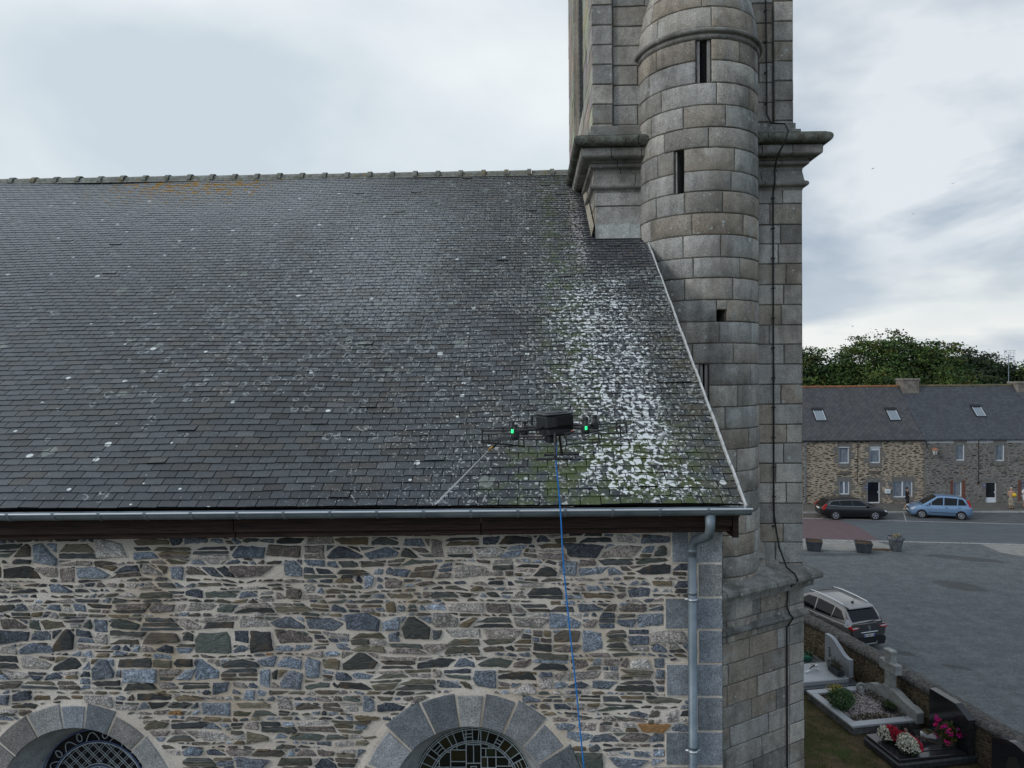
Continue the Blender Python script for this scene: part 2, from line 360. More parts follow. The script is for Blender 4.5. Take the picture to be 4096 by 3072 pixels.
def f_ridge(t, b):
    o = objc(t); g = noise_(t, o, 9, 5, .65); h = noise_(t, mapping(t, o, loc=(3, 1, 0)), 3.0, 5, .7)
    c = mixc(t, ramp(t, g, [(.35, 0.0), (.65, 1.0)]), (.12, .12, .10), (.27, .28, .26))
    x = sepxyz(t, o)[0]
    c = mixc(t, ramp(t, h, [(.56, 0.0), (.66, .8)]), c, (.22, .15, .05))
    c = mixc(t, ramp(t, noise_(t, o, 14, 3), [(.58, 0.0), (.68, .7)]), c, (.10, .13, .05))
    link(t, c, b.inputs['Base Color']); bump(t, b, g, .5, .01)
ridgem = mat('ridge_tile_lichen', rough=.9, fn=f_ridge)
zinc = mat('zinc', rough=.55, metal=.45, spec=.4, fn=f_noise2((.13, .17, .20), (.24, .285, .325), 3.0, .04, 4, (1, 1, 1)))
zinc_old = mat('zinc_bracket', rough=.5, metal=.7, fn=f_noise2((.2, .25, .29), (.33, .38, .43), 12, .1))
leadw = mat('verge_strip', rough=.6, metal=.2, fn=f_noise2((.42, .43, .43), (.6, .62, .62), 9, .1))
woodf = mat('stained_eaves_board', rough=.75, fn=f_noise2((.012, .008, .007), (.055, .030, .022), 6, .5, 6, (.5, 4, 9)))
woodg = mat('grey_wood', rough=.85, fn=f_noise2((.16, .15, .14), (.34, .33, .32), 12, .4, 5, (6, 6, .6)))
slatm = mat('louvre_slate', rough=.6, fn=f_noise2((.05, .055, .06), (.11, .12, .125), 8, .2))
cablem = mat('dark_cable', color=(.02, .021, .022), rough=.6)
glassdark = mat('leaded_glass', rough=.12, spec=.6, fn=lambda t, b: link(t, attr(t), b.inputs['Base Color']))
leadcame = mat('lead_came', color=(.46, .52, .56), rough=.5, metal=.4)
leadblue = mat('lead_came_blue', color=(.10, .15, .30), rough=.5, metal=.3)
wire = mat('chicken_wire', color=(.10, .105, .11), rough=.6, metal=.5)

# ================================================================== church
church = empty('church', (0, 12, 0), 0, 'stone church with long lichened slate roof and bell tower with round stair turret', 'church')
EZ, SL = 9.54, .652                       # eaves height, roof slope (rise over run); eaves at Y 7.6
def roofz(y): return EZ + SL * (y - 7.6)
RY = 17.3; RZ = roofz(RY)
cs = 1 / math.sqrt(1 + SL*SL); sn = SL * cs
PAL_G = [(.235, .235, .232), (.26, .25, .235), (.215, .222, .225), (.19, .175, .155), (.245, .252, .25), (.225, .20, .17), (.17, .168, .16), (.27, .262, .245)]
def gcol(r, k=1.0):
    c = r.choice(PAL_G); s_ = r.uniform(1.15, 1.6) * k; g_ = sum(c)/3; c = (c[0]*.90+g_*.15, c[1]*.90+g_*.115, c[2]*.90+g_*.065)
    return (c[0]*s_, c[1]*s_, c[2]*s_)

# ---- roof slates
def undul(x, s_):
    return (mnoise.noise(Vector((x*.33, s_*.42, 3.1))) * .042 + mnoise.noise(Vector((x*1.1, s_*1.2, 9))) * .009)
def build_roof():
    mb = MB(); r = random.Random(3)
    e, w = .1235, .222
    L = (RY - 7.6) / cs; nrow = int(L / e) + 1
    ux = Vector((1, 0, 0)); us = Vector((0, cs, sn)); un = Vector((0, -sn, cs))
    O = Vector((0, 7.6, EZ))
    X0 = -17.0
    for i in range(nrow):
        s0 = i*e; off = (i % 2)*w/2
        sag = (r.random()-.5)*.006
        ncol = int((2.34 - X0)/w)+2
        xs = [X0 + off + j*w + r.uniform(-.010, .010) for j in range(ncol+1)]
        for j in range(ncol):
            a, b_ = xs[j]+.0045, xs[j+1]-.0045
            yy = 7.6 + s0*cs
            lim = 2.30 if yy < 13.85 else 1.29
            if a > lim - .03: continue
            b_ = min(b_, lim + r.uniform(-.008, .008))
            rr = r.random(); k = r.uniform(.74, 1.25)
            k *= .74
            if rr < .10: col = (.052*k, .054*k, .056*k)
            elif rr < .16: col = (.10*k, .108*k, .115*k)
            elif rr < .30: col = (.074*k, .072*k, .067*k)
            else: col = (.068*k, .078*k, .086*k)
            if i < 2 or (i < 5 and r.random() < .25): col = (.050*k, .060*k, .070*k)
            lift = .0140 + r.uniform(-.0015, .003) + (.012 if r.random() < .005 else 0)
            sk = r.uniform(-.006, .006) + sag; sj = r.uniform(-.004, .004)
            se = min(s0 + e*1.22, L)
            def P(x, s_, h): return O + ux*x + us*s_ + un*(h + undul(x, s_))
            base = len(mb.v)
            for (x_, s_, h) in ((a, s0+sk+sj, lift), (b_, s0+sk-sj, lift+r.uniform(-.002, .002)), (b_, se, .0035), (a, se, .0035), (a, s0+sk+sj, -.004), (b_, s0+sk-sj, -.004), (b_, se, -.008), (a, se, -.008)):
                mb.v.append(tuple(P(x_, s_, h)))
            mb.face((base, base+1, base+2, base+3), col, 0)
            for q in ((4,5,1,0), (5,6,2,1), (7,4,0,3)): mb.face([base+n_ for n_ in q], (1,1,1), 1)
    # underlay following the slates and the far slope
    ny, nx = 24, 60
    idx = [[mb.vert(O + ux*(X0 + (2.28-X0)*i/nx) + us*(L*j/ny) + un*(-.012+undul(X0+(2.28-X0)*i/nx, L*j/ny))) for i in range(nx+1)] for j in range(ny+1)]
    for j in range(ny):
        for i in range(nx):
            yy = 7.6 + L*(j+.5)/ny*cs; xx = X0 + (2.28-X0)*(i+.5)/nx
            if yy > 14.2 and xx > 1.35: continue
            mb.face((idx[j][i], idx[j][i+1], idx[j+1][i+1], idx[j+1][i]), (.02,.02,.02), 1)
    mb.poly([(X0, RY, RZ), (1.3, RY, RZ), (1.3, RY*2-7.6, EZ), (X0, RY*2-7.6, EZ)], (.07, .075, .08), 0)
    for i in range(0, 3):                     # bright slate hooks on the lowest rows
        for j in range(-45, 11):
            x = j*.222 + .094 + (i % 2)*.111
            if x > 2.2 or r.random() < (.1, .55, .85)[i]: continue
            s0 = (i+1)*.1235 - .004
            p = O + us*s0 + un*.020
            mb.tube([p + ux*x, p + ux*x + us*.034], .0024, 4, mat=2)
    return mb.build('roof', [slate, slate_edge, mat('bright_hook', color=(.55, .53, .48), rough=.4, metal=.8)], church, recalc=False)
roof = build_roof()
# ridge tiles
mb = MB(); pitch = .56; n = int((1.25+17)/pitch)
for k in range(n+1):
    x0 = 1.22 - k*pitch; x1 = x0 - pitch + .01
    jz = rnd.uniform(-.006, .006)
    for (a, b_, rr) in ((x0-.0, x1, .145), (x0 - .0, x0 - .10, .170)):
        rings = []
        for t_ in range(2):
            X = a if t_ == 0 else b_
            rad = rr if rr > .15 else (rr if t_ == 0 else rr - .008)
            rings.append([mb.vert((X, RY + rad*1.05*math.cos(q*math.pi/10 - .0), RZ - .06 + jz + rad*math.sin(q*math.pi/10))) for q in range(11)])
        for q in range(10): mb.face((rings[0][q], rings[0][q+1], rings[1][q+1], rings[1][q]))
        mb.face(rings[0]); mb.face(rings[1][::-1])
    mb.poly([(x0, RY-.19, RZ-.10), (x1, RY-.19, RZ-.10), (x1, RY-.14, RZ-.045), (x0, RY-.14, RZ-.045)])
mb.build('ridge_tiles', ridgem, roof)
# verge strip
mb = MB(); us = Vector((0, cs, sn)); un = Vector((0, -sn, cs)); prev = None
segs = 22
for k in range(segs):
    s0 = k*7.5/segs; s1 = (k+1)*7.5/segs
    O = Vector((2.315 + .003*math.sin(k*2.1), 7.55, EZ - .03))
    p0 = O + us*s0 + un*.018; p1 = O + us*(s1-.01) + un*.018
    w_ = .011
    mb.box(-w_, 0, -.05, w_, (p1-p0).length, .030, M=Matrix.Translation(p0) @ Matrix.Rotation(math.atan(SL), 4, 'X'), bev=.006)
mb.build('verge_strip', leadw, roof)

# ---- rubble wall of the nave
ARCH = [(-5.34, 5.95), (-.716, 5.98)]; RO = {-5.34: 1.225, -.716: 1.345}       # window centres, opening radius .93, voussoirs to 1.20
QROWS = [9.25, 8.80, 8.41, 8.04, 7.65, 7.27, 6.87, 6.47, 6.08, 5.7, 5.3]
QLEFT = [1.60, 1.90, 1.52, 1.90, 1.53, 1.88, 1.52, 1.37, 1.85, 1.5]
def qleft(z):
    for k in range(len(QLEFT)):
        if QROWS[k+1] <= z: return QLEFT[k]
    return 1.5
Z0, Z1, XL = 5.2, 9.26, -9.5
def rubble_cells():
    """rough courses of uneven stones: wavy beds, leaning joints, humped tops, stacked slivers"""
    r = random.Random(21); beds = [Z0]; G = .0100
    while beds[-1] < Z1-.03: beds.append(beds[-1] + r.choice((.050, .062, .075, .085, .10, .11, .125, .14, .16)))
    sc_ = (Z1-.004-Z0)/(beds[-1]-Z0); beds = [Z0+(b-Z0)*sc_ for b in beds]; n = len(beds)-1
    def bz(k, x):
        if k <= 0 or k >= n: return beds[max(0, min(n, k))]
        return beds[k] + .042*mnoise.noise(Vector((x*.8, k*2.7, 1))) + .034*mnoise.noise(Vector((x*3.6, k*5.1, 4)))
    blocked = {k: [] for k in range(n+2)}; cells = []
    for k in range(n):
        x = XL; lean = 0
        while x < 2.05:
            bl_ = [q for q in blocked[k] if q[0]-.05 < x < q[1]]
            if bl_: x = bl_[0][1]; lean = 0; continue
            h = bz(k+1, x)-bz(k, x); w = max(.055, min(.44, h*r.uniform(.9, 3.3) if r.random() < .8 else h*r.uniform(3, 5)))
            nb = [q[0] for q in blocked[k] if q[0] > x]
            if nb and x+w > min(nb)-.06: w = min(nb)-x; closing = True
            else: closing = False
            if w < .03: x += w+.001; lean = 0; continue
            span = 1
            if k < n-2 and not closing and h > .06 and w > .14 and r.random() < .20 and not any(q[0] < x+w+.03 and q[1] > x-.03 for q in blocked[k+1]): span = 2; blocked[k+1].append((x, x+w))
            l2 = 0 if (closing or span == 2) else r.uniform(-.48, .48)*h
            l1 = 0 if span == 2 else lean
            zb0, zb1, zt0, zt1 = bz(k, x), bz(k, x+w), bz(k+span, x), bz(k+span, x+w)
            A, B, C_, D_ = (x-l1+G, zb0+G), (x+w-l2-G, zb1+G), (x+w+l2-G, zt1-G), (x+l1+G, zt0-G)
            H = zt0-zb0-2*G
            if A[0] < B[0]-.015 and D_[0] < C_[0]-.015 and H > .012: cells.append((A, B, C_, D_, H, B[0]-A[0]))
            lean = l2; x += w
    out = []; L = lambda a, b_, t_: (a[0]+(b_[0]-a[0])*t_, a[1]+(b_[1]-a[1])*t_)
    for (A, B, C_, D_, H, w) in cells:
        u = r.random()
        if H > .06 and u < .30:                                     # stacked slivers
            m = 3 if H > .12 and r.random() < .45 else 2; ts = [0] + sorted(r.uniform(.3, .7) if m == 2 else q+r.uniform(-.08, .08) for q in ((.5,) if m == 2 else (.33, .67))) + [1]
            for a, b_ in zip(ts, ts[1:]):
                da, db = r.uniform(-.09, .09), 0; g = .007/H
                P = [L(A, D_, a+(g if a else 0)), L(B, C_, a+(g if a else 0)), L(B, C_, b_-(g if b_ < 1 else 0)), L(A, D_, b_-(g if b_ < 1 else 0))]
                e = r.random()
                if e < .35: P[3] = L(P[3], P[2], r.uniform(.1, .3)); P[2] = L(P[2], P[3], r.uniform(0, .2))
                elif e < .6: P[0] = L(P[0], P[1], r.uniform(.05, .25))
                elif e < .75 and w > .16: c_ = r.uniform(.35, .65); out.append([P[0], L(P[0], P[1], c_-.035), L(P[3], P[2], c_-.05), P[3]]); P = [L(P[0], P[1], c_+.03), P[1], P[2], L(P[3], P[2], c_+.02)]
                out.append(P)
        elif u < .82 and w > H*.75:                                      # humped or leaning top, chips fill the corners
            pk = r.uniform(.2, .8); dl, dr = r.uniform(.08, .78), r.uniform(.08, .78); bb = r.uniform(0, .16)
            P = [L(L(A, B, r.uniform(0, .12)), D_, bb*(r.random() < .5)), L(L(B, A, r.uniform(0, .12)), C_, bb*(r.random() < .5)), L(C_, B, dr), L(D_, C_, min(.97, pk+r.uniform(.02, .22))), L(D_, C_, max(.03, pk-r.uniform(.02, .22))), L(D_, A, dl)]
            out.append(P)
            for (cn, inn, dn, q) in ((D_, C_, A, (dl, pk)), (C_, D_, B, (dr, 1-pk))):
                if q[0]*H > .030 and q[1]*w > .05: out.append([cn, L(cn, inn, q[1]*.62), L(cn, dn, q[0]*.60)] if cn is C_ else [cn, L(cn, dn, q[0]*.60), L(cn, inn, q[1]*.62)][::-1][::-1])
        else:
            P = [A, B, C_, D_]; i_ = r.randrange(4); P[i_] = L(P[i_], P[(i_+2) % 4], r.uniform(.04, .26)); i_ = (i_+r.choice((1, 3))) % 4; P[i_] = L(P[i_], P[(i_+2) % 4], r.uniform(.0, .16))
            if r.random() < .4: P.insert(2, (max(B[0], C_[0])+.002, (B[1]+C_[1])/2+r.uniform(-.2, .2)*H))
            if r.random() < .4: P.append((min(A[0], D_[0])-.002, (A[1]+D_[1])/2+r.uniform(-.2, .2)*H))
            out.append(P)
    fin = []
    for p in out:
        cx, cz = sum(q[0] for q in p)/len(p), sum(q[1] for q in p)/len(p); ok = True
        for ax, az in ARCH:
            dx, dz = cx-ax, cz-az; D = math.hypot(dx, dz)
            if D < RO[ax]+.01: ok = False
            elif D < RO[ax]+.45: nx, nz = dx/D, dz/D; p = clip(p, ax+nx*(RO[ax]+.012), az+nz*(RO[ax]+.012), -nx, -nz)
        if ok: p = clip(p, qleft(cz)-.010, cz, 1, 0)
        if ok and len(p) >= 3 and min(q[0] for q in p) < qleft(cz)-.05: fin.append(p)
    return fin
def clip(poly, px, py, nx, ny):
    out = []; n = len(poly)
    for i in range(n):
        a = poly[i]; b_ = poly[(i+1) % n]
        da = (a[0]-px)*nx + (a[1]-py)*ny; db = (b_[0]-px)*nx + (b_[1]-py)*ny
        if da <= 0: out.append(a)
        if (da < 0 < db) or (db < 0 < da):
            t_ = da/(da-db); out.append((a[0]+(b_[0]-a[0])*t_, a[1]+(b_[1]-a[1])*t_))
    return out
PAL_BLUE = [(.125, .150, .185), (.15, .172, .20), (.08, .093, .115), (.20, .23, .275), (.105, .118, .138), (.16, .185, .22), (.055, .062, .075)]
PAL_PINK = [(.22, .195, .18), (.16, .14, .13), (.26, .24, .225), (.30, .285, .27), (.11, .095, .085)]
PAL_BRN = [(.090, .088, .072), (.115, .105, .078), (.062, .066, .062), (.085, .075, .062), (.045, .047, .046), (.075, .088, .080), (.13, .105, .07), (.05, .056, .060)]
def stone(mb, poly, r, Y=8.0, col=None, matn=None, joint=.0015, prot=None):
    cx = sum(p[0] for p in poly)/len(poly); cz = sum(p[1] for p in poly)/len(poly)
    wd = max(p[0] for p in poly)-min(p[0] for p in poly); ht = max(p[1] for p in poly)-min(p[1] for p in poly)
    if wd < .03 or ht < .014: return
    # inset towards the centre, then round and roughen
    P = []
    for (a, b_) in poly:
        dx, dz = a-cx, b_-cz; d = math.hypot(dx, dz)+1e-6; k = max(.45, 1-(joint*1.2)/d); P.append((cx+dx*k, cz+dz*k))
    Q = []
    for i in range(len(P)):
        a, b_ = P[i], P[(i+1) % len(P)]; L = math.hypot(b_[0]-a[0], b_[1]-a[1])
        if L < .012: Q.append(((a[0]+b_[0])/2, (a[1]+b_[1])/2)); continue
        c_ = min(.14, .006/L); n_ = max(1, int(L/.05))
        for q in range(n_+1):
            t_ = c_ + (1-2*c_)*q/n_; j = r.uniform(-.0065, .0065) * (1 if ht > .05 else .45)
            Q.append((a[0]+(b_[0]-a[0])*t_ - (b_[1]-a[1])/L*j, a[1]+(b_[1]-a[1])*t_ + (b_[0]-a[0])/L*j))
    if len(Q) < 4: return
    if col is None:
        u = r.random(); flat = wd/ht
        if flat > 3.4 and u < .55: kind = 2
        elif u < .56: kind = 0
        elif u < .80: kind = 1
        else: kind = 2
        pal = (PAL_BLUE, PAL_PINK, PAL_BRN)[kind]; c = r.choice(pal); s_ = r.uniform(.92, 1.8)
        col = (c[0]*s_, c[1]*s_, c[2]*s_); matn = 1 if kind == 2 else 0
        if r.random() < .0022: col = (.30, .17, .075)
    prot = prot if prot is not None else r.uniform(.008, .034)
    tilt = (r.uniform(-.04, .04), r.uniform(-.06, .06))
    rings = []
    for (ins, h) in ((0, -.004), (.004, prot*.6), (.013, prot), (.035, prot*1.12)):
        ring = []
        for (a, b_) in Q:
            dx, dz = a-cx, b_-cz; d = math.hypot(dx, dz)+1e-6; k = max(.25, 1-ins/d)
            hh = h + (tilt[0]*dx + tilt[1]*dz if h > 0 else 0) + (r.uniform(-.0045, .0045) if ins > .01 else 0)
            ring.append(mb.vert((cx+dx*k, Y-hh, cz+dz*k)))
        rings.append(ring)
    n = len(Q)
    for i in range(3):
        for q in range(n): mb.face((rings[i][q], rings[i][(q+1)%n], rings[i+1][(q+1)%n], rings[i+1][q]), col, matn)
    c_ = mb.vert((cx, Y-prot*1.15-r.uniform(-.003, .004), cz))
    for q in range(n): mb.face((rings[3][q], rings[3][(q+1)%n], c_), col, matn)
def build_wall():
    mb = MB(); r = random.Random(11); g = .06
    nx, nz = int((2.0-XL)/g), int((Z1-Z0)/g)+1; ids = {}
    def V(i, j):
        if (i, j) not in ids:
            x = XL+i*g; z = Z0+j*g
            ids[(i, j)] = mb.vert((x, 8.0 + (mnoise.noise(Vector((x*5, z*7, 0)))*.006 if 0 < i < nx else 0), min(z, Z1)))
        return ids[(i, j)]
    for i in range(nx):
        for j in range(nz):
            x = XL+(i+.5)*g; z = Z0+(j+.5)*g
            if any(math.hypot(x-ax, z-az) < 1.08 for ax, az in ARCH): continue
            mb.face((V(i, j), V(i+1, j), V(i+1, j+1), V(i, j+1)), (1,1,1), 2)
    # plain courses below the modelled part, return wall and gable
    mb.poly([(-17, 8, 0), (-6.34, 8, 0), (-6.34, 8, Z0), (-17, 8, Z0)], (1,1,1), 2)
    for a, b_ in ((-4.34, -1.716), (.284, 2.0)): mb.poly([(a, 8, 0), (b_, 8, 0), (b_, 8, Z0), (a, 8, Z0)], (1,1,1), 2)
    for ax, az in ARCH: mb.poly([(ax-1.0, 8, 0), (ax+1.0, 8, 0), (ax+1.0, 8, 3.2), (ax-1.0, 8, 3.2)], (1,1,1), 2)
    mb.poly([(-17, 8, Z0), (XL, 8, Z0), (XL, 8, Z1), (-17, 8, Z1)], (1,1,1), 2)
    mb.poly([(2.17, 8.02, 0), (2.17, 12.4, 0), (2.17, 12.4, roofz(12.4)-.15), (2.17, 8.02, roofz(8.02)-.15)], (1,1,1), 2)
    mb.poly([(2.17, 12.4, 5), (2.17, 14.0, 5), (2.17, 14.0, roofz(14.0)-.15), (2.17, 12.4, roofz(12.4)-.15)], (1,1,1), 2)
    mb.poly([(-17, 26.6, 0), (1.5, 26.6, 0), (1.5, 26.6, EZ), (-17, 26.6, EZ)], (1,1,1), 2)
    mb.poly([(-17, 8, 0), (-17, 26.6, 0), (-17, 26.6, EZ-.1), (-17, RY, RZ-.15), (-17, 8, EZ-.1)], (1,1,1), 2)
    for p in rubble_cells(): stone(mb, p, r)
    # the jamb stones below the arches
    return mb.build('wall', [rubble, schist, mortar], church, smooth=False)
wall = build_wall()
# quoins
def rough_block(mb, x0, x1, z0, z1, Y, r, col, mat_=0, prot=.02, side=None):
    nx, nz = max(2, int((x1-x0)/.07)), max(2, int((z1-z0)/.07))
    b = .012; us_ = [x0] + [x0+b+(x1-x0-2*b)*i/nx for i in range(nx+1)] + [x1]; vs_ = [z0] + [z0+b+(z1-z0-2*b)*i/nz for i in range(nz+1)] + [z1]
    g = [[None]*len(vs_) for _ in us_]
    for i, u in enumerate(us_):
        for j, v in enumerate(vs_):
            ed = i in (0, len(us_)-1) or j in (0, len(vs_)-1)
            du = r.uniform(-.004, .004) if ed else 0; dv = r.uniform(-.004, .004) if ed else 0
            g[i][j] = mb.vert((u+du, Y if ed else Y-prot-r.uniform(-.002, .003), v+dv))
    for i in range(len(us_)-1):
        for j in range(len(vs_)-1): mb.face((g[i][j], g[i+1][j], g[i+1][j+1], g[i][j+1]), col, mat_)
PAL_Q = [(.235, .26, .29), (.30, .32, .345), (.18, .20, .22), (.34, .355, .37), (.265, .27, .27), (.21, .225, .24), (.28, .27, .26)]
mb = MB(); r = random.Random(14)
for k in range(len(QLEFT)):
    zt, zb = min(QROWS[k], Z1), QROWS[k+1]; c = r.choice(PAL_Q)
    if k in (0, 2, 4, 6):
        # two stones side by side, the pipe hides the joint
        rough_block(mb, QLEFT[k]+.008, 1.80, zb+.008, zt-.008, 7.992, r, c); c = r.choice(PAL_Q)
        rough_block(mb, 1.815, 2.18, zb+.006, zt-.006, 7.992, r, c)
    else: rough_block(mb, QLEFT[k]+.008, 2.18, zb+.006, zt-.006, 7.992, r, c)
    mb.poly([(2.182, 7.99, zb+.006), (2.182, 8.5 + .15*(k % 2), zb+.006), (2.182, 8.5+.15*(k % 2), zt-.006), (2.182, 7.99, zt-.006)], c)
for k in range(len(QLEFT)): mb.box(QLEFT[k]-.004, 7.9815, QROWS[k+1], 2.172, 8.1, min(QROWS[k], Z1-.02), (.3, .27, .22), 1)
mb.box(1.4, 7.97, 0, 2.18, 7.998, 5.3, (.2, .21, .22), 0)
mb.build('quoins', [cutgranite, mortar], church)
# arches, splays, glazing
RB = random.Random(99)
def ribbon(mb, pts, w, Y, t_=.008, mat_=0, closed=False):
    pts = [Vector((p[0], 0, p[1])) for p in pts]; n = len(pts)
    if closed: pts.append(pts[0]); n += 1
    for i in range(n-1):
        a, b_ = pts[i], pts[i+1]; d = b_-a
        if d.length < 1e-5: continue
        d.normalize(); q = Vector((-d.z, 0, d.x))*w/2; Y = Y - RB.uniform(0, .0016); a = a - d*w*.2; b_ = b_ + d*w*.2
        P = [a-q, b_-q, b_+q, a+q]; b0 = len(mb.v)
        mb.v += [(p.x, Y, p.z) for p in P] + [(p.x, Y-t_, p.z) for p in P]
        for f in ((4,5,6,7), (0,1,5,4), (1,2,6,5), (2,3,7,6), (3,0,4,7)): mb.face([b0+k for k in f], (1,1,1), mat_)
def circ(cx, cz, rr, a0=0, a1=360, n=48): return [(cx+rr*math.cos(R(a0+(a1-a0)*k/n)), cz+rr*math.sin(R(a0+(a1-a0)*k/n))) for k in range(n+1)]
def arch_window(ax, az, joints, seed, style):
    r = random.Random(seed)
    # voussoirs
    mb = MB()
    for k in range(len(joints)-1):
        a0, a1 = joints[k], joints[k+1]; c = r.choice(PAL_Q); s_ = r.uniform(.62, 1.15); c = tuple(q*s_ for q in c)
        ro = RO[ax] + r.uniform(-.06, .012); ri = .93
        n = max(3, int((a1-a0)/5)); m = 5; gp = .8
        g = []
        for i in range(n+3):
            ang = a0+gp*.6 if i == 0 else (a1-gp*.6 if i == n+2 else a0+gp*1.2+(a1-a0-2.4*gp)*(i-1)/n)
            col_ = []
            for j in range(m+1):
                rad = (ri, ri+.012, ri+.09, (ri+ro)/2+.03, ro-.012, ro)[j]
                ed = i in (0, n+2) or j in (0, m)
                if j >= m-1: # outer edge is cut flatter than a true arc
                    mid = (a0+a1)/2; rad *= (1 + .5*(1-math.cos(R(ang-mid)))*1.2) if k % 2 else 1
                dp = (7.994 if ed else 7.972 - r.uniform(-.0015, .002))
                col_.append(mb.vert((ax+rad*math.cos(R(ang)), dp, az+rad*math.sin(R(ang)))))
            g.append(col_)
        for i in range(n+2):
            for j in range(m): mb.face((g[i][j], g[i+1][j], g[i+1][j+1], g[i][j+1]), c)
    # mortar ring behind the stones
    for k in range(60):
        a0, a1 = R(-20+k*220/60), R(-20+(k+1)*220/60)
        P = lambda rad, a: (ax+rad*math.cos(a), 7.985 if rad < RO[ax] else 7.999, az+rad*math.sin(a))
        mb.poly([P(.937, a0), P(RO[ax]-.03, a0), P(RO[ax]-.03, a1), P(.937, a1)], (1,1,1), 1); mb.poly([P(RO[ax]-.03, a0), P(RO[ax]+.04, a0), P(RO[ax]+.04, a1), P(RO[ax]-.03, a1)], (1,1,1), 1)
    # jambs under the arch
    for s_ in (-1, 1):
        for zz in (az-.45, az-.95, az-1.45, az-1.95, az-2.45):
            xa, xb = sorted((ax+s_*.93, ax+s_*1.22)); rough_block(mb, xa, xb, zz, zz+.42, 7.994, r, r.choice(PAL_Q))
        xa, xb = sorted((ax+s_*.93, ax+s_*1.24)); mb.poly([(xa, 7.9985, az-2.5), (xb, 7.9985, az-2.5), (xb, 7.9985, az), (xa, 7.9985, az)], (1,1,1), 1)
    voiss = mb.build('arch_surround', [cutgranite, mortar], church)
    # splayed reveal
    mb = MB(); n = 60; pr = None
    prof = [(.93, 7.994), (.925, 8.01), (.82, 8.21), (.725, 8.39), (.715, 8.44)]
    path = [(0, -2.5, None)] ; rings = []
    def outline(rad):
        o = [(ax+rad, az-2.5)] + [(ax+rad*math.cos(R(180*k/n)), az+rad*math.sin(R(180*k/n))) for k in range(n+1)] + [(ax-rad, az-2.5)]
        return o
    for (rad, Y) in prof: rings.append([mb.vert((p[0], Y, p[1])) for p in outline(rad)])
    for i in range(len(rings)-1):
        for k in range(len(rings[0])-1): mb.face((rings[i][k], rings[i][k+1], rings[i+1][k+1], rings[i+1][k]), (.33, .35, .365))
    mb.poly([(ax-.93, 7.99, az-2.5), (ax+.93, 7.99, az-2.5), (ax+.69, 8.46, az-2.35), (ax-.69, 8.46, az-2.35)], (.25, .26, .27))
    mb.build('window_reveal', cutgranite, church, smooth=True)
    # glass
    win = MB(); G = .725
    if style == 'grid':
        tints = [(.010, .014, .012), (.022, .030, .018), (.03, .026, .012), (.006, .007, .010), (.03, .035, .02), (.008, .008, .008)]
    else: tints = [(.008, .008, .014), (.015, .012, .016), (.02, .014, .014)]
    lead = MB(); Yg = 8.43
    win.poly([(p[0], Yg+.012, p[1]) for p in ([(ax+G, az-2.4)] + circ(ax, az, G, 0, 180, 48) + [(ax-G, az-2.4)])], tints[0])
    def inside(x, z, rad): return z < az or math.hypot(x-ax, z-az) < rad
    if style == 'grid':
        for rad in (.708, .685, .55, .525):
            ribbon(lead, circ(ax, az, rad, 0, 180, 60), .0095, Yg)
        # squares round the rim
        a = 0; k = 0
        while a < 180:
            st = 10.5 if k % 3 else 7
            ribbon(lead, [(ax+.52*math.cos(R(a)), az+.52*math.sin(R(a))), (ax+.708*math.cos(R(a)), az+.708*math.sin(R(a)))], .0095, Yg)
            if k % 4 == 2:
                for rad in (.585, .625): ribbon(lead, circ(ax, az, rad, a, min(a+st, 180), 4), .008, Yg)
            c = r.choice(tints); win.poly([(ax+q*math.cos(R(aa)), Yg+.006, az+q*math.sin(R(aa))) for q, aa in ((.545, a), (.665, a), (.665, a+st), (.545, a+st))], c)
            a += st; k += 1
        # central column and rectangles
        def split(x0, z0, x1, z1, d):
            w_, h_ = x1-x0, z1-z0
            if d == 0 or (w_ < .16 and h_ < .16) or w_ < .06 or h_ < .06:
                cx_, cz_ = (x0+x1)/2, (z0+z1)/2
                if inside(cx_, cz_, .53): 
                    P = [(x0, z0), (x1, z0), (x1, z1), (x0, z1)]
                    if all(inside(p[0], p[1], .56) for p in P): win.poly([(p[0], Yg+.006, p[1]) for p in P], r.choice(tints))
                    for i in range(4):
                        a_, b_ = P[i], P[(i+1) % 4]; ia, ib = inside(*a_, .52), inside(*b_, .52)
                        if ia and ib: ribbon(lead, [a_, b_], .0095, Yg)
                        elif ia or ib:
                            q0, q1 = (a_, b_) if ia else (b_, a_)
                            lo, hi = 0, 1
                            for _ in range(12):
                                m_ = (lo+hi)/2; pt = (q0[0]+(q1[0]-q0[0])*m_, q0[1]+(q1[1]-q0[1])*m_)
                                if inside(*pt, .52): lo = m_
                                else: hi = m_
                            ribbon(lead, [q0, (q0[0]+(q1[0]-q0[0])*lo, q0[1]+(q1[1]-q0[1])*lo)], .0095, Yg)
                return
            f = r.uniform(.32, .68)
            if w_*r.uniform(.7, 1.3) > h_: split(x0, z0, x0+w_*f, z1, d-1); split(x0+w_*f, z0, x1, z1, d-1)
            else: split(x0, z0, x1, z0+h_*f, d-1); split(x0, z0+h_*f, x1, z1, d-1)
        split(ax-.53, az-.9, ax-.09, az+.53, 5); split(ax+.09, az-.9, ax+.53, az+.53, 5)
        for x in (ax-.09, ax+.09): ribbon(lead, [(x, az-.9), (x, az+.675)], .011, Yg-.001)
        for z in (az+.49, az+.26, az+.08, az-.15): ribbon(lead, [(ax-.09, z), (ax+.09, z)], .0095, Yg)
        ribbon(lead, [(ax, az+.26), (ax, az+.49)], .0095, Yg); ribbon(lead, [(ax, az+.08), (ax, az-.4)], .0095, Yg)
        ribbon(lead, [(ax-.035, az+.13), (ax+.035, az+.13), (ax+.035, az+.22), (ax-.035, az+.22)], .0095, Yg, closed=True)
    else:
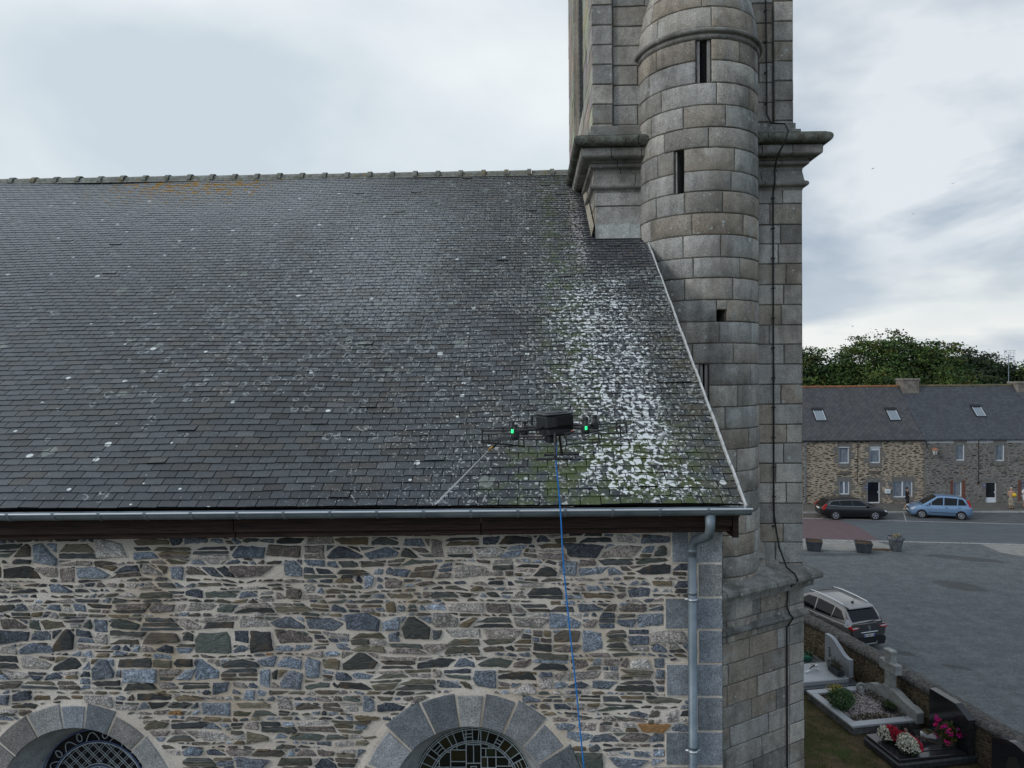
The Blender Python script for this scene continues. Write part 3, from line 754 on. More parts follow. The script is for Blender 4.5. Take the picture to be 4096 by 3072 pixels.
        for rad, m_ in ((.712, 1), (.565, 1), (.545, 0)): ribbon(lead, circ(ax, az, rad, -60, 240, 80), .011, Yg, mat_=m_)
        for k in range(-2, 15):      # scalloped petals of the border
            a = k*15 + 7.5
            cxx, czz = ax+.635*math.cos(R(a)), az+.635*math.sin(R(a))
            if k % 2: ribbon(lead, [(cxx+math.cos(R(a+90))*.032*math.cos(u)+math.cos(R(a))*.048*math.sin(u), czz+math.sin(R(a+90))*.032*math.cos(u)+math.sin(R(a))*.048*math.sin(u)) for u in [q*.393 for q in range(17)]], .008, Yg)
            else: ribbon(lead, [(ax+(.56+.10*math.sin(u))*math.cos(R(a+(u-1.57)*5.2)), az+(.56+.10*math.sin(u))*math.sin(R(a+(u-1.57)*5.2))) for u in [q*.262 for q in range(13)]], .008, Yg)
        for k in range(-8, 9):
            for off in (-.013, .013):
                for sg in (1, -1):
                    c_ = k*.105 + off; pts = []
                    for q in range(-40, 41):
                        u = q*.0175; x, z = (u + c_)/1.4142*1.0, sg*(u - c_)/1.4142
                        rr_ = math.hypot(x, z)
                        if .275 < rr_ < .54: pts.append((ax+x, az+z))
                        else:
                            if len(pts) > 1: ribbon(lead, [pts[0], pts[-1]], .0052, Yg+.001)
                            pts = []
                    if len(pts) > 1: ribbon(lead, [pts[0], pts[-1]], .0052, Yg+.001)
        for rad, m_ in ((.275, 0), (.25, 1), (.235, 0)): ribbon(lead, circ(ax, az, rad, 0, 360, 60), .009, Yg, mat_=m_)
        for k in range(12):
            a = k*30
            ribbon(lead, [(ax+rr_*math.cos(R(a+da)), az+rr_*math.sin(R(a+da))) for rr_, da in ((.07, 0), (.11, -11), (.16, -13), (.205, -7), (.22, 0), (.205, 7), (.16, 13), (.11, 11), (.07, 0))], .007, Yg)
        ribbon(lead, circ(ax, az, .07, 0, 360, 24), .009, Yg)
    g = win.build('stained_glass_window', glassdark, church)
    lead.build('lead_lattice', [leadcame, leadblue], g)
arch_window(*ARCH[0], [-4, 20, 45.5, 66, 83.5, 98, 118, 140, 163, 186], 31, 'rosette')
arch_window(*ARCH[1], [-6, 14, 33, 49, 66, 82.5, 97, 115.5, 136.5, 158, 184], 32, 'grid')
# eaves boards, gutter, downpipe
mb = MB()
for k in range(7):
    xa, xb = 2.20 - k*2.75, 2.20-(k+1)*2.75+.01
    xb = max(xb, -17)
    mb.box(xb, 7.66, 9.225, xa, 7.70, 9.40, bev=.004)
    mb.box(xb, 7.715, 9.155, xa, 7.75, 9.25, bev=.004)
mb.box(-17, 7.75, 9.145, 2.2, 8.02, 9.22)
mb.box(-17, 7.62, 9.40, 2.27, 8.05, 9.44)
mb.box(2.21, 7.66, 9.10, 2.27, 8.6, 9.42)
mb.v = [(x, y, z + (.0082*(x+6) if z < 9.27 else 0)) for x, y, z in mb.v]
mb.build('eaves_board', woodf, church)
mb = MB(); gy, gz, gr = 7.50, 9.535, .078
prof = [(gr*math.cos(a), gr*math.sin(a)) for a in [math.pi + math.pi*k/12 for k in range(13)]]
rings = []
for x in (-17, 2.345):
    rings.append([mb.vert((x, gy+a, gz+b_)) for a, b_ in prof] + [mb.vert((x, gy+a*.95, gz+b_*.95)) for a, b_ in prof[::-1]])
for k in range(25): mb.face((rings[0][k], rings[0][k+1], rings[1][k+1], rings[1][k]))
mb.poly([(2.345, gy+a, gz+b_) for a, b_ in prof]); 
mb.tube([(-17, gy-gr-.006, gz+.004), (2.345, gy-gr-.006, gz+.004)], .0115, 8, mat=2)  # white highlight along the rim, put into a paler zinc colour
GB0 = len(mb.f)
for k in range(34):
    x = 1.88 - .503*k
    if k == 0: pass
    for (w_, rr_) in ((.014, gr+.005),):
        for q in range(12):
            a0, a1 = math.pi+math.pi*q/12, math.pi+math.pi*(q+1)/12
            P = lambda a, X, rad: (X, gy+rad*math.cos(a), gz+rad*math.sin(a))
            mb.poly([P(a0, x-w_, rr_), P(a1, x-w_, rr_), P(a1, x+w_, rr_), P(a0, x+w_, rr_)])
            for sg in (-1, 1): mb.poly([P(a0, x+sg*w_, rr_), P(a1, x+sg*w_, rr_), P(a1, x+sg*w_, rr_-.006), P(a0, x+sg*w_, rr_-.006)])
    mb.box(x-.016, gy-gr-.02, gz-.004, x+.016, gy-gr+.014, gz+.020, bev=.003)
mb.v = [(x, y, z - .012 + .003*(x-2)) for x, y, z in mb.v]
mb.m = [m if m == 2 else (0 if i < GB0 else 1) for i, m in enumerate(mb.m)]
mb.build('gutter', [zinc, zinc_old, mat('painted_rim_highlight', color=(.50, .54, .57), rough=.4, metal=.3)], church)
mb = MB()
px_ = 1.815
mb.tube([(1.92, 7.5, 9.46), (1.92, 7.5, 9.32), (1.92, 7.55, 9.22), (1.885, 7.70, 9.15), (1.84, 7.84, 9.10), (px_, 7.88, 9.02), (px_, 7.885, 8.90)], [.056, .051, .050, .050, .050, .051, .050], 14)
mb.tube([(px_, 7.885, 8.98), (px_, 7.885, 0.1)], .050, 16)
for z in (8.97, 8.5, 6.75, 4.7, 2.6): mb.tube([(px_, 7.885, z+.02), (px_, 7.885, z-.02)], .0565, 16)
GB0 = len(mb.f)
for z in (8.42, 6.70, 4.6, 2.5):
    mb.tube([(px_, 7.885, z+.012), (px_, 7.885, z-.012)], .0585, 16); mb.box(px_-.085, 7.88, z-.01, px_+.085, 7.90, z+.01)
mb.m = [0]*GB0 + [1]*(len(mb.f)-GB0)
mb.build('downpipe', [zinc, mat('bright_collar', color=(.55, .6, .63), rough=.4, metal=.7)], church, smooth=True)

# ---- ashlar helper
def ashlar(mb, S, u0, u1, levels, r, holes=(), bl=(.55, 1.05), joint=.012, bev=.018, depth=.026, step=.25, tone=1.0, backing=True, colf=None, chunky=True):
    prevj = []
    for k in range(len(levels)-1):
        p, q = levels[k], levels[k+1]
        ivs = [(u0, u1)]
        for (h0, h1, a, b_) in holes:
            if min(q, b_)-max(p, a) > .3*(q-p):
                nv = []
                for (s_, e_) in ivs:
                    if h1 <= s_ or h0 >= e_: nv.append((s_, e_)); continue
                    if h0 > s_: nv.append((s_, h0))
                    if h1 < e_: nv.append((h1, e_))
                ivs = nv
        js = []
        for (s_, e_) in ivs:
            x = s_; cuts = [s_]
            while x < e_:
                L = r.uniform(*bl)
                if any(abs(x+L-j) < .12 for j in prevj): L += .15
                if e_-(x+L) < bl[0]*.5: break
                x += L; cuts.append(x)
            cuts.append(e_); js += cuts[1:-1]
            for a, b_ in zip(cuts, cuts[1:]):
                if b_-a < .03: continue
                a_, c_ = a+joint/2, b_-joint/2; p_, q_ = p+joint/2, q-joint/2
                pr = r.uniform(-.004, .006) if chunky else 0
                nu = max(1, int((b_-a)/step))
                us_ = [a_, a_+bev*.4] + [a_+bev+(c_-a_-2*bev)*i/nu for i in range(nu+1)] + [c_-bev*.4, c_]
                vs_ = [p_, p_+bev*.4] + [p_+bev+(q_-p_-2*bev)*i/2 for i in range(3)] + [q_-bev*.4, q_]
                col = colf(r) if colf else gcol(r, tone)
                g = []
                for i, u in enumerate(us_):
                    row = []
                    for j, v in enumerate(vs_):
                        lev = min(i, len(us_)-1-i, j, len(vs_)-1-j)
                        d = -depth if lev == 0 else (-bev*.35+pr if lev == 1 else pr + r.uniform(-.0015, .0015))
                        ju = r.uniform(-.006, .006) if lev < 2 else 0; jv = r.uniform(-.006, .006) if lev < 2 else 0
                        row.append(mb.vert(S(u+ju, v+jv, d)))
                    g.append(row)
                for i in range(len(us_)-1):
                    for j in range(len(vs_)-1): mb.face((g[i][j], g[i+1][j], g[i+1][j+1], g[i][j+1]), col, 0)
        prevj = js
    if backing:
        us_ = sorted(set([u0, u1] + [h for hh in holes for h in hh[:2] if u0 < h < u1]))
        fine = []
        for a, b_ in zip(us_, us_[1:]):
            n = max(1, int((b_-a)/step)); fine += [a+(b_-a)*i/n for i in range(n)]
        fine.append(u1)
        vs_ = sorted(set([levels[0], levels[-1]] + [h for hh in holes for h in hh[2:] if levels[0] < h < levels[-1]]))
        for a, b_ in zip(fine, fine[1:]):
            for c_, d_ in zip(vs_, vs_[1:]):
                mu, mv = (a+b_)/2, (c_+d_)/2
                if any(h[0] < mu < h[1] and h[2] < mv < h[3] for h in holes): continue
                mb.face([mb.vert(S(*w_)) for w_ in ((a, c_, -depth*.72), (b_, c_, -depth*.72), (b_, d_, -depth*.72), (a, d_, -depth*.72))], (.1,.1,.1), 1)
    for (h0, h1, a, b_) in holes:      # reveals and darkness
        D = -.32
        for (P, Q) in (((h0, a), (h1, a)), ((h1, a), (h1, b_)), ((h1, b_), (h0, b_)), ((h0, b_), (h0, a))):
            mb.face([mb.vert(S(P[0], P[1], -.012)), mb.vert(S(Q[0], Q[1], -.012)), mb.vert(S(Q[0], Q[1], D)), mb.vert(S(P[0], P[1], D))], (.12, .115, .105), 0)
        mb.face([mb.vert(S(*w_)) for w_ in ((h0, a, D), (h1, a, D), (h1, b_, D), (h0, b_, D))], (0,0,0), 2)
AM = [granite, mortar_dark, black]
def front(Y0, x0=0): return lambda u, v, d: (u, Y0-d, v)
def leftf(X0): return lambda u, v, d: (X0-d, u, v)
def rightf(X0): return lambda u, v, d: (X0+d, u, v)
LV = [13.45 + .392*k for k in range(-20, 40)]; RLV = random.Random(5); LV = [z + RLV.uniform(-.014, .014) for z in LV]
# tower body ---------------------------------------------------------
TX0, TX1, TY0, TY1 = 1.33, 5.38, 13.9, 20.7
r = random.Random(41)
mb = MB()
lv = [z for z in LV if z < 14.7 and z > 7.0] + [14.62]
lv = sorted(set([round(z, 3) for z in lv]))
ashlar(mb, front(TY0), TX0, 2.35, [z for z in lv if z > 12.6], r)
ashlar(mb, front(TY0), 4.30, TX1, [5.6, 6.0, 6.39, 6.78] + [7.17] + [z for z in lv if z > 7.2], r, bl=(.42, .62), tone=1.05)
ashlar(mb, leftf(TX0), TY0, TY1, [z for z in lv if z > 12.2], r)
ashlar(mb, rightf(TX1), TY0, TY1, [6.2, 6.6] + [z for z in lv if z > 7.0], r)
# upper shaft, corner pilasters stand 6 cm proud of the panels
lu = [15.66, 15.86] + [15.86+.386*k for k in range(1, 18)]
UX0, UX1 = 1.29, 5.21
ashlar(mb, front(TY0), UX0, 1.70, lu, r, bl=(.5, .9)); ashlar(mb, front(TY0+.07), 1.70, 4.84, lu, r, bl=(.45, .8), tone=.95)
ashlar(mb, front(TY0), 4.84, UX1, lu, r, bl=(.5, .9), tone=1.05)
mb.poly([(1.70, TY0+.01, 15.86), (1.70, TY0+.09, 15.86), (1.70, TY0+.09, 22.4), (1.70, TY0+.01, 22.4)], (.16, .16, .15)); mb.poly([(4.84, TY0+.01, 15.86), (4.84, TY0+.09, 15.86), (4.84, TY0+.09, 22.4), (4.84, TY0+.01, 22.4)], (.16, .16, .15))
sunlit_warm = lambda r: tuple(q*r.uniform(.9, 1.15) for q in r.choice([(.36, .32, .26), (.33, .30, .26), (.30, .28, .25), (.38, .35, .30)]))  # lit left face: warmer, brighter light painted into these stone colours
ashlar(mb, leftf(UX0), TY0, 16.1, lu, r, colf=sunlit_warm); ashlar(mb, leftf(UX0-.05), 18.5, TY1, lu, r, colf=sunlit_warm)
ashlar(mb, leftf(UX0), 16.1, 18.5, [15.66, 15.86, 16.24, 16.63, 17.02], r)
ashlar(mb, rightf(UX1), TY0, TY1, lu, r)
for k in range(4): # stepped jamb mouldings of the belfry opening
    mb.box(UX0-.05+.03*k, 18.5-.10*k, 17.0, UX0+.5, 18.6-.10*k, 22.4, sunlit_warm(r)); mb.box(UX0+.01+.03*k, 16.0+.10*k, 17.0, UX0+.5, 16.1+.10*k, 22.4, sunlit_warm(r))
mb.box(UX0-.03, 13.86, 15.64, UX1+.03, 20.75, 15.80, (.22, .22, .21)); mb.box(UX0-.1, 13.78, 15.55, UX1+.1, 20.8, 15.655, (.2, .2, .19))
for Y in (TY1+.01,): mb.box(UX0, Y-.2, 6, UX1, Y, 22.4, (.2,.2,.2))
mb.box(UX0+.35, 14.3, 6.5, UX1-.35, 20.4, 22.4, (.01,.01,.01), 2)
tower = mb.build('tower_shaft', AM, church, smooth=False)
mb = MB()
z = 17.05
while z < 22.3:
    mb.box(-.16, 16.42, -.012, .16, 18.18, .012, M=Matrix.Translation((UX0+.20, 0, z)) @ Matrix.Rotation(R(-38), 4, 'Y')); z += .145
mb.build('belfry_louvre', slatm, tower)
# cornice rings: profile swept round a rectangle
def sweep(mb, path, prof, col, mat_=0, closed=True, seg=.5):
    """path: list of (x,y) corners anticlockwise seen from above? offset is to the outside; prof: (out, z)"""
    n = len(path); rings = []
    def off(i, d):
        p = Vector(path[i]); a = Vector(path[i-1]) if (closed or i > 0) else None; b_ = Vector(path[(i+1) % n]) if (closed or i < n-1) else None
        e0 = (p-a).normalized() if a is not None else (b_-p).normalized(); e1 = (b_-p).normalized() if b_ is not None else e0
        n0 = Vector((e0.y, -e0.x)); n1 = Vector((e1.y, -e1.x)); m = (n0+n1).normalized(); return p + m*(d/max(.3, m.dot(n0)))
    for i in range(n): rings.append([Vector((*off(i, d), z)) for d, z in prof])
    for i in range(n if closed else n-1):
        A, B = rings[i], rings[(i+1) % n]; L = (B[0]-A[0]).length; m = max(1, int(L/seg))
        cutsr = random.Random(i)
        for s_ in range(m):
            k = cutsr.uniform(.85, 1.12); c = (col[0]*k, col[1]*k, col[2]*k); g = .006/L
            t0, t1 = s_/m+g, (s_+1)/m-g
            rows = [[mb.vert(A[j].lerp(B[j], t_)) for j in range(len(prof))] for t_ in (t0, t1)]
            for j in range(len(prof)-1): mb.face((rows[0][j], rows[1][j], rows[1][j+1], rows[0][j+1]), c, mat_ if not callable(mat_) else mat_(j))
            if not closed or True:
                pass
    if not closed:
        for q in (0, n-1): mb.poly(rings[q], col)
def torus(o0, zc_, rr, n=8, a0=-90, a1=90): return [(o0+rr*math.cos(R(a0+(a1-a0)*k/n)), zc_+rr*math.sin(R(a0+(a1-a0)*k/n))) for k in range(n+1)]
rect_path = [(TX0, TY0), (TX1, TY0), (TX1, TY1), (TX0, TY1)]
mb = MB()
sweep(mb, rect_path, [(0, 14.86), (.01, 14.95), (.04, 14.97)] + torus(.06, 15.02, .045) + [(.08, 15.07), (.10, 15.11), (.24, 15.115), (.275, 15.14), (.285, 15.16), (.29, 15.295), (.25, 15.30), (.25, 15.325), (.31, 15.33)], (.20, .195, .18))
sweep(mb, rect_path, [(.31, 15.32)] + torus(.33, 15.42, .10, 10) + [(.34, 15.53), (.1, 15.58), (-.1, 15.60)], (.12, .12, .11), 1, seg=1.1)
sweep(mb, rect_path, [(0, 14.50), (.02, 14.55), (.03, 14.56)] + torus(.045, 14.62, .055) + [(.04, 14.68), (.03, 14.70), (0, 14.875)], (.22, .215, .20), seg=.8)
mb.build('tower_cornice', [granite, mossy], tower, smooth=False)
# round stair turret ---------------------------------------------------
TCX, TCY, TR = 3.352, 13.95, 1.135
def cyl(rad): return lambda u, v, d: (TCX + (rad+d)*math.sin(u/TR), TCY - (rad+d)*math.cos(u/TR), v)
lt = [13.45 + .392*k + RLV.uniform(-.014, .014) for k in range(-19, 10)]
def uof(x): return TR*math.asin((x-TCX)/TR)
lt = [z for z in lt if z < 17.0]; lt[-1] = 16.98 if lt[-1] > 16.7 else lt[-1]
if lt[-1] < 16.9: lt.append(16.98)
LVX = lambda z: min(lt, key=lambda q: abs(q-z))
h1 = (uof(3.07), uof(3.34), LVX(16.2), LVX(16.98)); h2 = (uof(2.70), uof(2.86), LVX(14.22), LVX(15.0))
h3 = (uof(3.42), uof(3.60), LVX(11.88), LVX(11.88)+.21); h4 = (uof(3.10), uof(3.27), LVX(10.31), LVX(11.1))
mb = MB(); r = random.Random(77)
ashlar(mb, cyl(TR), -TR*1.75, TR*1.75, lt, r, holes=(h1, h2, h3, h4), bl=(.55, 1.05), step=.11)
ashlar(mb, cyl(TR), h3[0]+.004, h3[1]+.02, [h3[3]+.004, LVX(12.27)], r, bl=(.5, .6), step=.08, backing=False)
turret = mb.build('stair_turret', AM, church, smooth=True)
mb = MB()
# ring moulding and domed cap
prof = [(TR-.02, 16.97), (TR+.02, 16.99), (TR+.035, 17.03), (TR+.02, 17.06)] + torus(TR+.045, 17.115, .045, 8) + [(TR+.03, 17.17), (TR-.02, 17.19)]
prof2 = []
mb.lathe((TCX, TCY, 0), prof, 64, (.20, .195, .18), 0, R(150), R(390))
capr = [(17.18, TR+.005), (17.57, TR-.03), (17.96, TR-.11), (18.35, TR-.24), (18.74, TR-.42), (19.1, TR-.64), (19.4, TR-.9)]
for (za, ra), (zb, rb) in zip(capr, capr[1:]):
    def S(u, v, d, za=za, ra=ra, zb=zb, rb=rb):
        t_ = (v-za)/(zb-za); rad = ra+(rb-ra)*t_+d; return (TCX + rad*math.sin(u/TR), TCY - rad*math.cos(u/TR), v)
    ashlar(mb, S, -TR*1.7, TR*1.7, [za, zb], r, bl=(.6, 1.1), step=.11)
mb.build('turret_cap', AM, turret, smooth=True)
# slit windows: wooden posts and wire
for (h, posts, frame) in ((h1, True, woodg), (h2, False, woodg), (h4, True, woodg)):
    mb = MB(); S = cyl(TR)
    wpost = .055 if posts else .03
    for (ua, ub) in ((h[0]+.012, h[0]+.012+wpost), (h[1]-.012-wpost, h[1]-.012)):
        if not posts and ua > h[0]+.05: continue
        P = []
        for u, d in ((ua, -.05), (ub, -.05), (ub, -.10), (ua, -.10)): P.append((u, d))
        b0 = len(mb.v)
        for v in (h[2]+.005, h[3]-.01):
            for (u, d) in P: mb.v.append(S(u, v, d))
        for q in ((0,1,5,4), (1,2,6,5), (2,3,7,6), (3,0,4,7)): mb.face([b0+i for i in q])
    sw = mb.build('slit_window', frame, turret)
    mb = MB(); uu0, uu1 = h[0]+.02, h[1]-.02; st = .03; nn = int((h[3]-h[2])/st)
    for i in range(-6, nn+1):
        for sg in (1, -1):
            pts = []
            for q in range(9):
                u = uu0+(uu1-uu0)*q/8; v = h[2] + i*st + (u-uu0 if sg > 0 else uu1-u)*1.0
                if h[2] < v < h[3]: pts.append(S(u, v, -.085))
            if len(pts) > 1: mb.tube(pts, .0016, 3, cap=False)
    mb.build('wire_mesh', wire, sw)
# polygonal base ------------------------------------------------------
BP = [(2.19, 11.95), (5.40, 13.90), (5.40, 20.75), (2.19, 20.75)]
mb = MB(); r = random.Random(51)
d_ = Vector((BP[1][0]-BP[0][0], BP[1][1]-BP[0][1])); BL = d_.length; d_.normalize(); nrm = Vector((d_.y, -d_.x))
Sb = lambda u, v, d: (BP[0][0]+d_.x*u+nrm.x*d, BP[0][1]+d_.y*u+nrm.y*d, v)
lb = [6.78 - .39*k for k in range(18)][::-1]
ashlar(mb, Sb, 0, BL-.44, lb, r, bl=(.55, 1.0), tone=.95); 
ashlar(mb, Sb, BL-.44, BL, lb, r, bl=(.3, .44), tone=1.0)
ashlar(mb, rightf(BP[1][0]), BP[1][1], BP[2][1], lb, r, tone=.95)
mb.poly([(2.3, 12.1, 6.7), (5.3, 14.0, 6.7), (5.3, 20, 6.7), (2.3, 20, 6.7)], (.1,.1,.1))
basem = mb.build('tower_base', AM, church)
mb = MB()
open_path = [BP[0], BP[1], BP[2]]
sweep(mb, open_path, [(-.6, 7.22), (-.02, 7.13), (.26, 7.06), (.30, 7.03), (.31, 6.97), (.29, 6.93), (.20, 6.90), (.16, 6.885), (.15, 6.76), (.02, 6.74), (-.01, 6.70)], (.22, .22, .205), closed=False, seg=1.0)
sweep(mb, open_path, [(-.01, 6.29), (.03, 6.27)] + torus(.04, 6.20, .05, 6, 80, -80) + [(.02, 6.13), (-.01, 6.11)], (.19, .195, .19), closed=False, seg=.75)
mb.build('base_cornice', [granite], basem)
# worn sloping stones where turret, pier and shoulder meet
mb = MB(); r = random.Random(61)
for k, (x, y, z, sx_, sy_, sz_) in enumerate(((4.46, 13.84, 7.45, .30, .12, .35), (4.42, 13.80, 7.15, .34, .20, .30), (4.75, 13.86, 7.15, .3, .1, .2), (4.40, 13.80, 7.8, .16, .08, .3))):
    n0 = len(mb.v); mb.box(x-sx_/2, y-sy_, z-sz_/2, x+sx_/2, y+.1, z+sz_/2, gcol(r, 1.0), bev=.05)
    for i in range(n0, len(mb.v)):
        p = mb.v[i]; t_ = (p[2]-(z-sz_/2))/sz_; mb.v[i] = (p[0]+r.uniform(-.015, .015), p[1]+.14*t_*(1 if p[1] < y else 0)+r.uniform(-.01, .01), p[2]+r.uniform(-.01, .01))
mb.build('weathered_step', granite, basem)
# lightning conductor
mb = MB()
mb.tube([(4.69, 13.93, 22.3), (4.69, 13.93, 18.2), (4.70, 13.92, 17.0), (4.70, 13.92, 16.0), (4.74, 13.80, 15.78), (4.88, 13.44, 15.64), (4.93, 13.41, 15.5), (4.89, 13.42, 15.34), (4.82, 13.56, 15.16), (4.80, 13.68, 15.02), (4.82, 13.84, 14.86), (4.83, 13.84, 14.75), (4.80, 13.77, 14.62), (4.80, 13.86, 14.45), (4.80, 13.87, 12), (4.80, 13.87, 8.2), (4.83, 13.86, 7.9), (4.88, 13.80, 7.5)] + [Vector(Sb((x-2.19)/d_.x, z, d)) for x, z, d in ((4.93, 7.17, .03), (4.90, 7.10, .24), (4.88, 7.01, .335), (4.885, 6.91, .24), (4.90, 6.86, .17), (4.92, 6.72, .06), (4.93, 6.4, .03), (4.96, 6.27, .07), (5.0, 6.2, .115), (4.97, 6.12, .08), (4.93, 6.0, .03), (4.93, 4, .03), (4.93, 0, .03))], .0165, 7)
for z in [7.9+.39*1.5*k for k in range(12)]: mb.box(4.77, 13.84, z, 4.83, 13.9, z+.02)
for z in [16.2+.6*k for k in range(8)]: mb.box(4.665, 13.9, z, 4.715, 13.96, z+.02)
mb.build('lightning_conductor', cablem, church)
# mortar flashing where the roof meets the tower corner
mb = MB(); r = random.Random(9)
pts0, pts1 = [], []
for k in range(9):
    x = 1.33 + .88*k/8; pts0.append((x, 13.87, roofz(13.87)+.02)); pts1.append((x, 13.885, roofz(13.87)+.26+r.uniform(-.03, .03)))
for k in range(8): mb.poly([(pts0[k][0], 13.80, roofz(13.80)+.01), (pts0[k+1][0], 13.80, roofz(13.80)+.01), (pts1[k+1][0], 13.868, pts1[k+1][2]), (pts1[k][0], 13.868, pts1[k][2])], (.36, .38, .37))
for k in range(10):
    ya, yb = 13.86+k*.34, 13.86+(k+1)*.34
    mb.poly([(1.25, ya, roofz(ya)+.015), (1.25, yb, roofz(yb)+.015), (1.30, yb, roofz(yb)+.24), (1.30, ya, roofz(ya)+.24)], (.36, .33, .27))
mb.build('mortar_flashing', granite, roof)
# ================================================================== ground, street
def sheet(name, pts, z, m, sub=0):
    mb = MB(); mb.poly([(x, y, z) for x, y in pts]); o = mb.build(name, m); tag(o, kind='structure'); return o
def f_field(t, b):
    o = objc(t); g = noise_(t, o, .02, 4, .6); h = noise_(t, o, 1.5, 6, .7)
    c = mixc(t, ramp(t, g, [(.4, 0.0), (.6, 1.0)]), (.045, .065, .022), (.10, .10, .04))
    link(t, mixc(t, 1.0, c, ramp(t, h, [(.3, .7), (.7, 1.3)]), 'MULTIPLY'), b.inputs['Base Color'])
sheet('ground', [(-1500, -300), (1500, -300), (1500, 2500), (-1500, 2500)], -.05, mat('fields', rough=1, spec=.05, fn=f_field))
def f_grit(t, b):
    o = objc(t); g = noise_(t, o, 28, 4, .8); h = noise_(t, o, .9, 6, .65); s1 = noise_(t, mapping(t, o, rot=(0, 0, R(-35)), scale=(.35, 2.2, 1)), 1.1, 5, .6)
    c = mixc(t, ramp(t, h, [(.35, 0.0), (.65, 1.0)]), (.105, .117, .122), (.135, .146, .150))
    c = mixc(t, ramp(t, s1, [(.50, 0.0), (.72, .28)]), c, (.165, .165, .158))
    c = mixc(t, ramp(t, noise_(t, mapping(t, o, loc=(9, 0, 0), rot=(0, 0, R(-35)), scale=(.4, 1.5, 1)), 1.6, 5, .6), [(.56, 0.0), (.74, .4)]), c, (.075, .086, .092))
    c = mixc(t, 1.0, c, ramp(t, g, [(.3, .70), (.7, 1.35)]), 'MULTIPLY')
    c = mixc(t, 1.0, c, ramp(t, noise_(t, mapping(t, o, rot=(0, 0, R(-30)), scale=(1, 1.15, 1)), 9, 6, .85), [(.34, .62), (.66, 1.38)]), 'MULTIPLY')
    c = mixc(t, 1.0, c, ramp(t, noise_(t, mapping(t, o, loc=(6, 2, 0)), 2.3, 5, .7), [(.35, .84), (.65, 1.16)]), 'MULTIPLY')
    x, y, z = sepxyz(t, o)
    wob = math_(t, 'MULTIPLY', math_(t, 'SUBTRACT', noise_(t, o, 1.6, 5, .6), .5), 1.3)
    tr = noise_(t, mapping(t, o, loc=(2, 9, 0), rot=(0, 0, R(-28)), scale=(.12, 3.2, 1)), 1.5, 4, .6)
    c = mixc(t, ramp(t, tr, [(.56, 0.0), (.66, .30)]), c, (.075, .083, .088))
    for (cx, cy, rx, ry) in ((25.0, 40.75, 2.2, .62), (21.6, 35.6, 1.15, .95), (17.6, 41.7, 3.5, .30), (14.3, 27.2, .45, .3), (15.6, 25.9, .5, .22)):
        dx = math_(t, 'DIVIDE', math_(t, 'SUBTRACT', x, cx), rx); dy = math_(t, 'DIVIDE', math_(t, 'ADD', math_(t, 'SUBTRACT', y, cy), math_(t, 'MULTIPLY', math_(t, 'SUBTRACT', x, cx), .42 if cy not in (41.7,) else 0)), ry)
        d = math_(t, 'ADD', math_(t, 'ADD', math_(t, 'MULTIPLY', dx, dx), math_(t, 'MULTIPLY', dy, dy)), wob)
        c = mixc(t, ramp(t, d, [(.55, .62), (1.0, 0.0)]), c, (.062, .060, .060))
    link(t, c, b.inputs['Base Color']); bump(t, b, g, .5, .01)
grit = mat('grit_surface', rough=.95, spec=.15, fn=f_grit)
sheet('car_park', [(2.5, 14), (60, 14), (60, 46), (2.5, 46)], 0.0, grit)
asph = mat('asphalt', rough=.9, spec=.2, fn=f_noise2((.085, .096, .105), (.125, .138, .148), 2.2, .3, 7, (.25, 1.6, 1)))
def band_pts(f0, f1, x0, x1): return [(x0, f0(x0)), (x1, f0(x1)), (x1, f1(x1)), (x0, f1(x0))]
L1 = lambda x: 51.9 - (x-19.94)*.158      # far road edge line
L2 = lambda x: 45.45 - (x-17.45)*.118     # near road edge line
sheet('road', band_pts(L2, L1, 0, 62), .006, asph)
redm = mat('red_paved_crossing', rough=.9, fn=f_noise2((.105, .072, .078), (.150, .105, .110), 5, .2, 6, (.4, 2.5, 1)))
sheet('red_road_surface', [(0, L2(0)), (22.2, L2(22.2)), (22.75, 48.3), (22.4, L1(22.4)), (0, L1(0))], .010, redm)
linem = mat('pale_sett_line', rough=.9, fn=f_noise2((.25, .26, .255), (.40, .41, .40), 4, .2))
for nm, f, w_ in (('far_sett_line', L1, .17), ('near_sett_line', L2, .24)):
    mb = MB(); x = 0; r = random.Random(2)
    while x < 62:
        l_ = r.uniform(.42, .55); k = r.uniform(.85, 1.1)
        mb.poly([(x, f(x)-w_/2, .014), (x+l_-.02, f(x+l_)-w_/2, .014), (x+l_-.02, f(x+l_)+w_/2, .014), (x, f(x)+w_/2, .014)], (k, k, k)); x += l_
    tag(mb.build(nm, linem), kind='structure')
lay = mat('layby_asphalt', rough=.9, fn=f_noise2((.07, .075, .08), (.115, .12, .125), 1.6, .3, 6, (.6, 1.6, 1)))
K0 = lambda x: 53.6 - (x-27)*.02
sheet('parking_lane', band_pts(L1, K0, 15, 62), .006, lay)
brownp = mat('brown_pavement', rough=.92, fn=f_noise2((.085, .072, .065), (.13, .108, .095), 2.2, .3, 6))
sheet('parking_bay', [(0, L1(0)), (21.4, L1(21.4)+.1), (23.4, 53.6), (0, 54.1)], .010, brownp)
mb = MB(); mb.box(0, 0, -.02, 62, 6.2, .10, M=Matrix.Translation((0, 53.75, 0)) @ Matrix.Rotation(-.02*0, 4, 'Z'))
tag(mb.build('pavement', mat('pavement', rough=.92, fn=f_noise2((.10, .092, .082), (.15, .14, .125), 1.8, .3, 6))), kind='structure')
mb = MB(); r = random.Random(4)
x = 0
while x < 62:
    mb.box(x, 53.60, -.02, x+.98, 53.745, .115, tuple([r.uniform(.2, .3)]*3), bev=.01); x += 1
tag(mb.build('kerb', linem), kind='structure')
mb = MB()
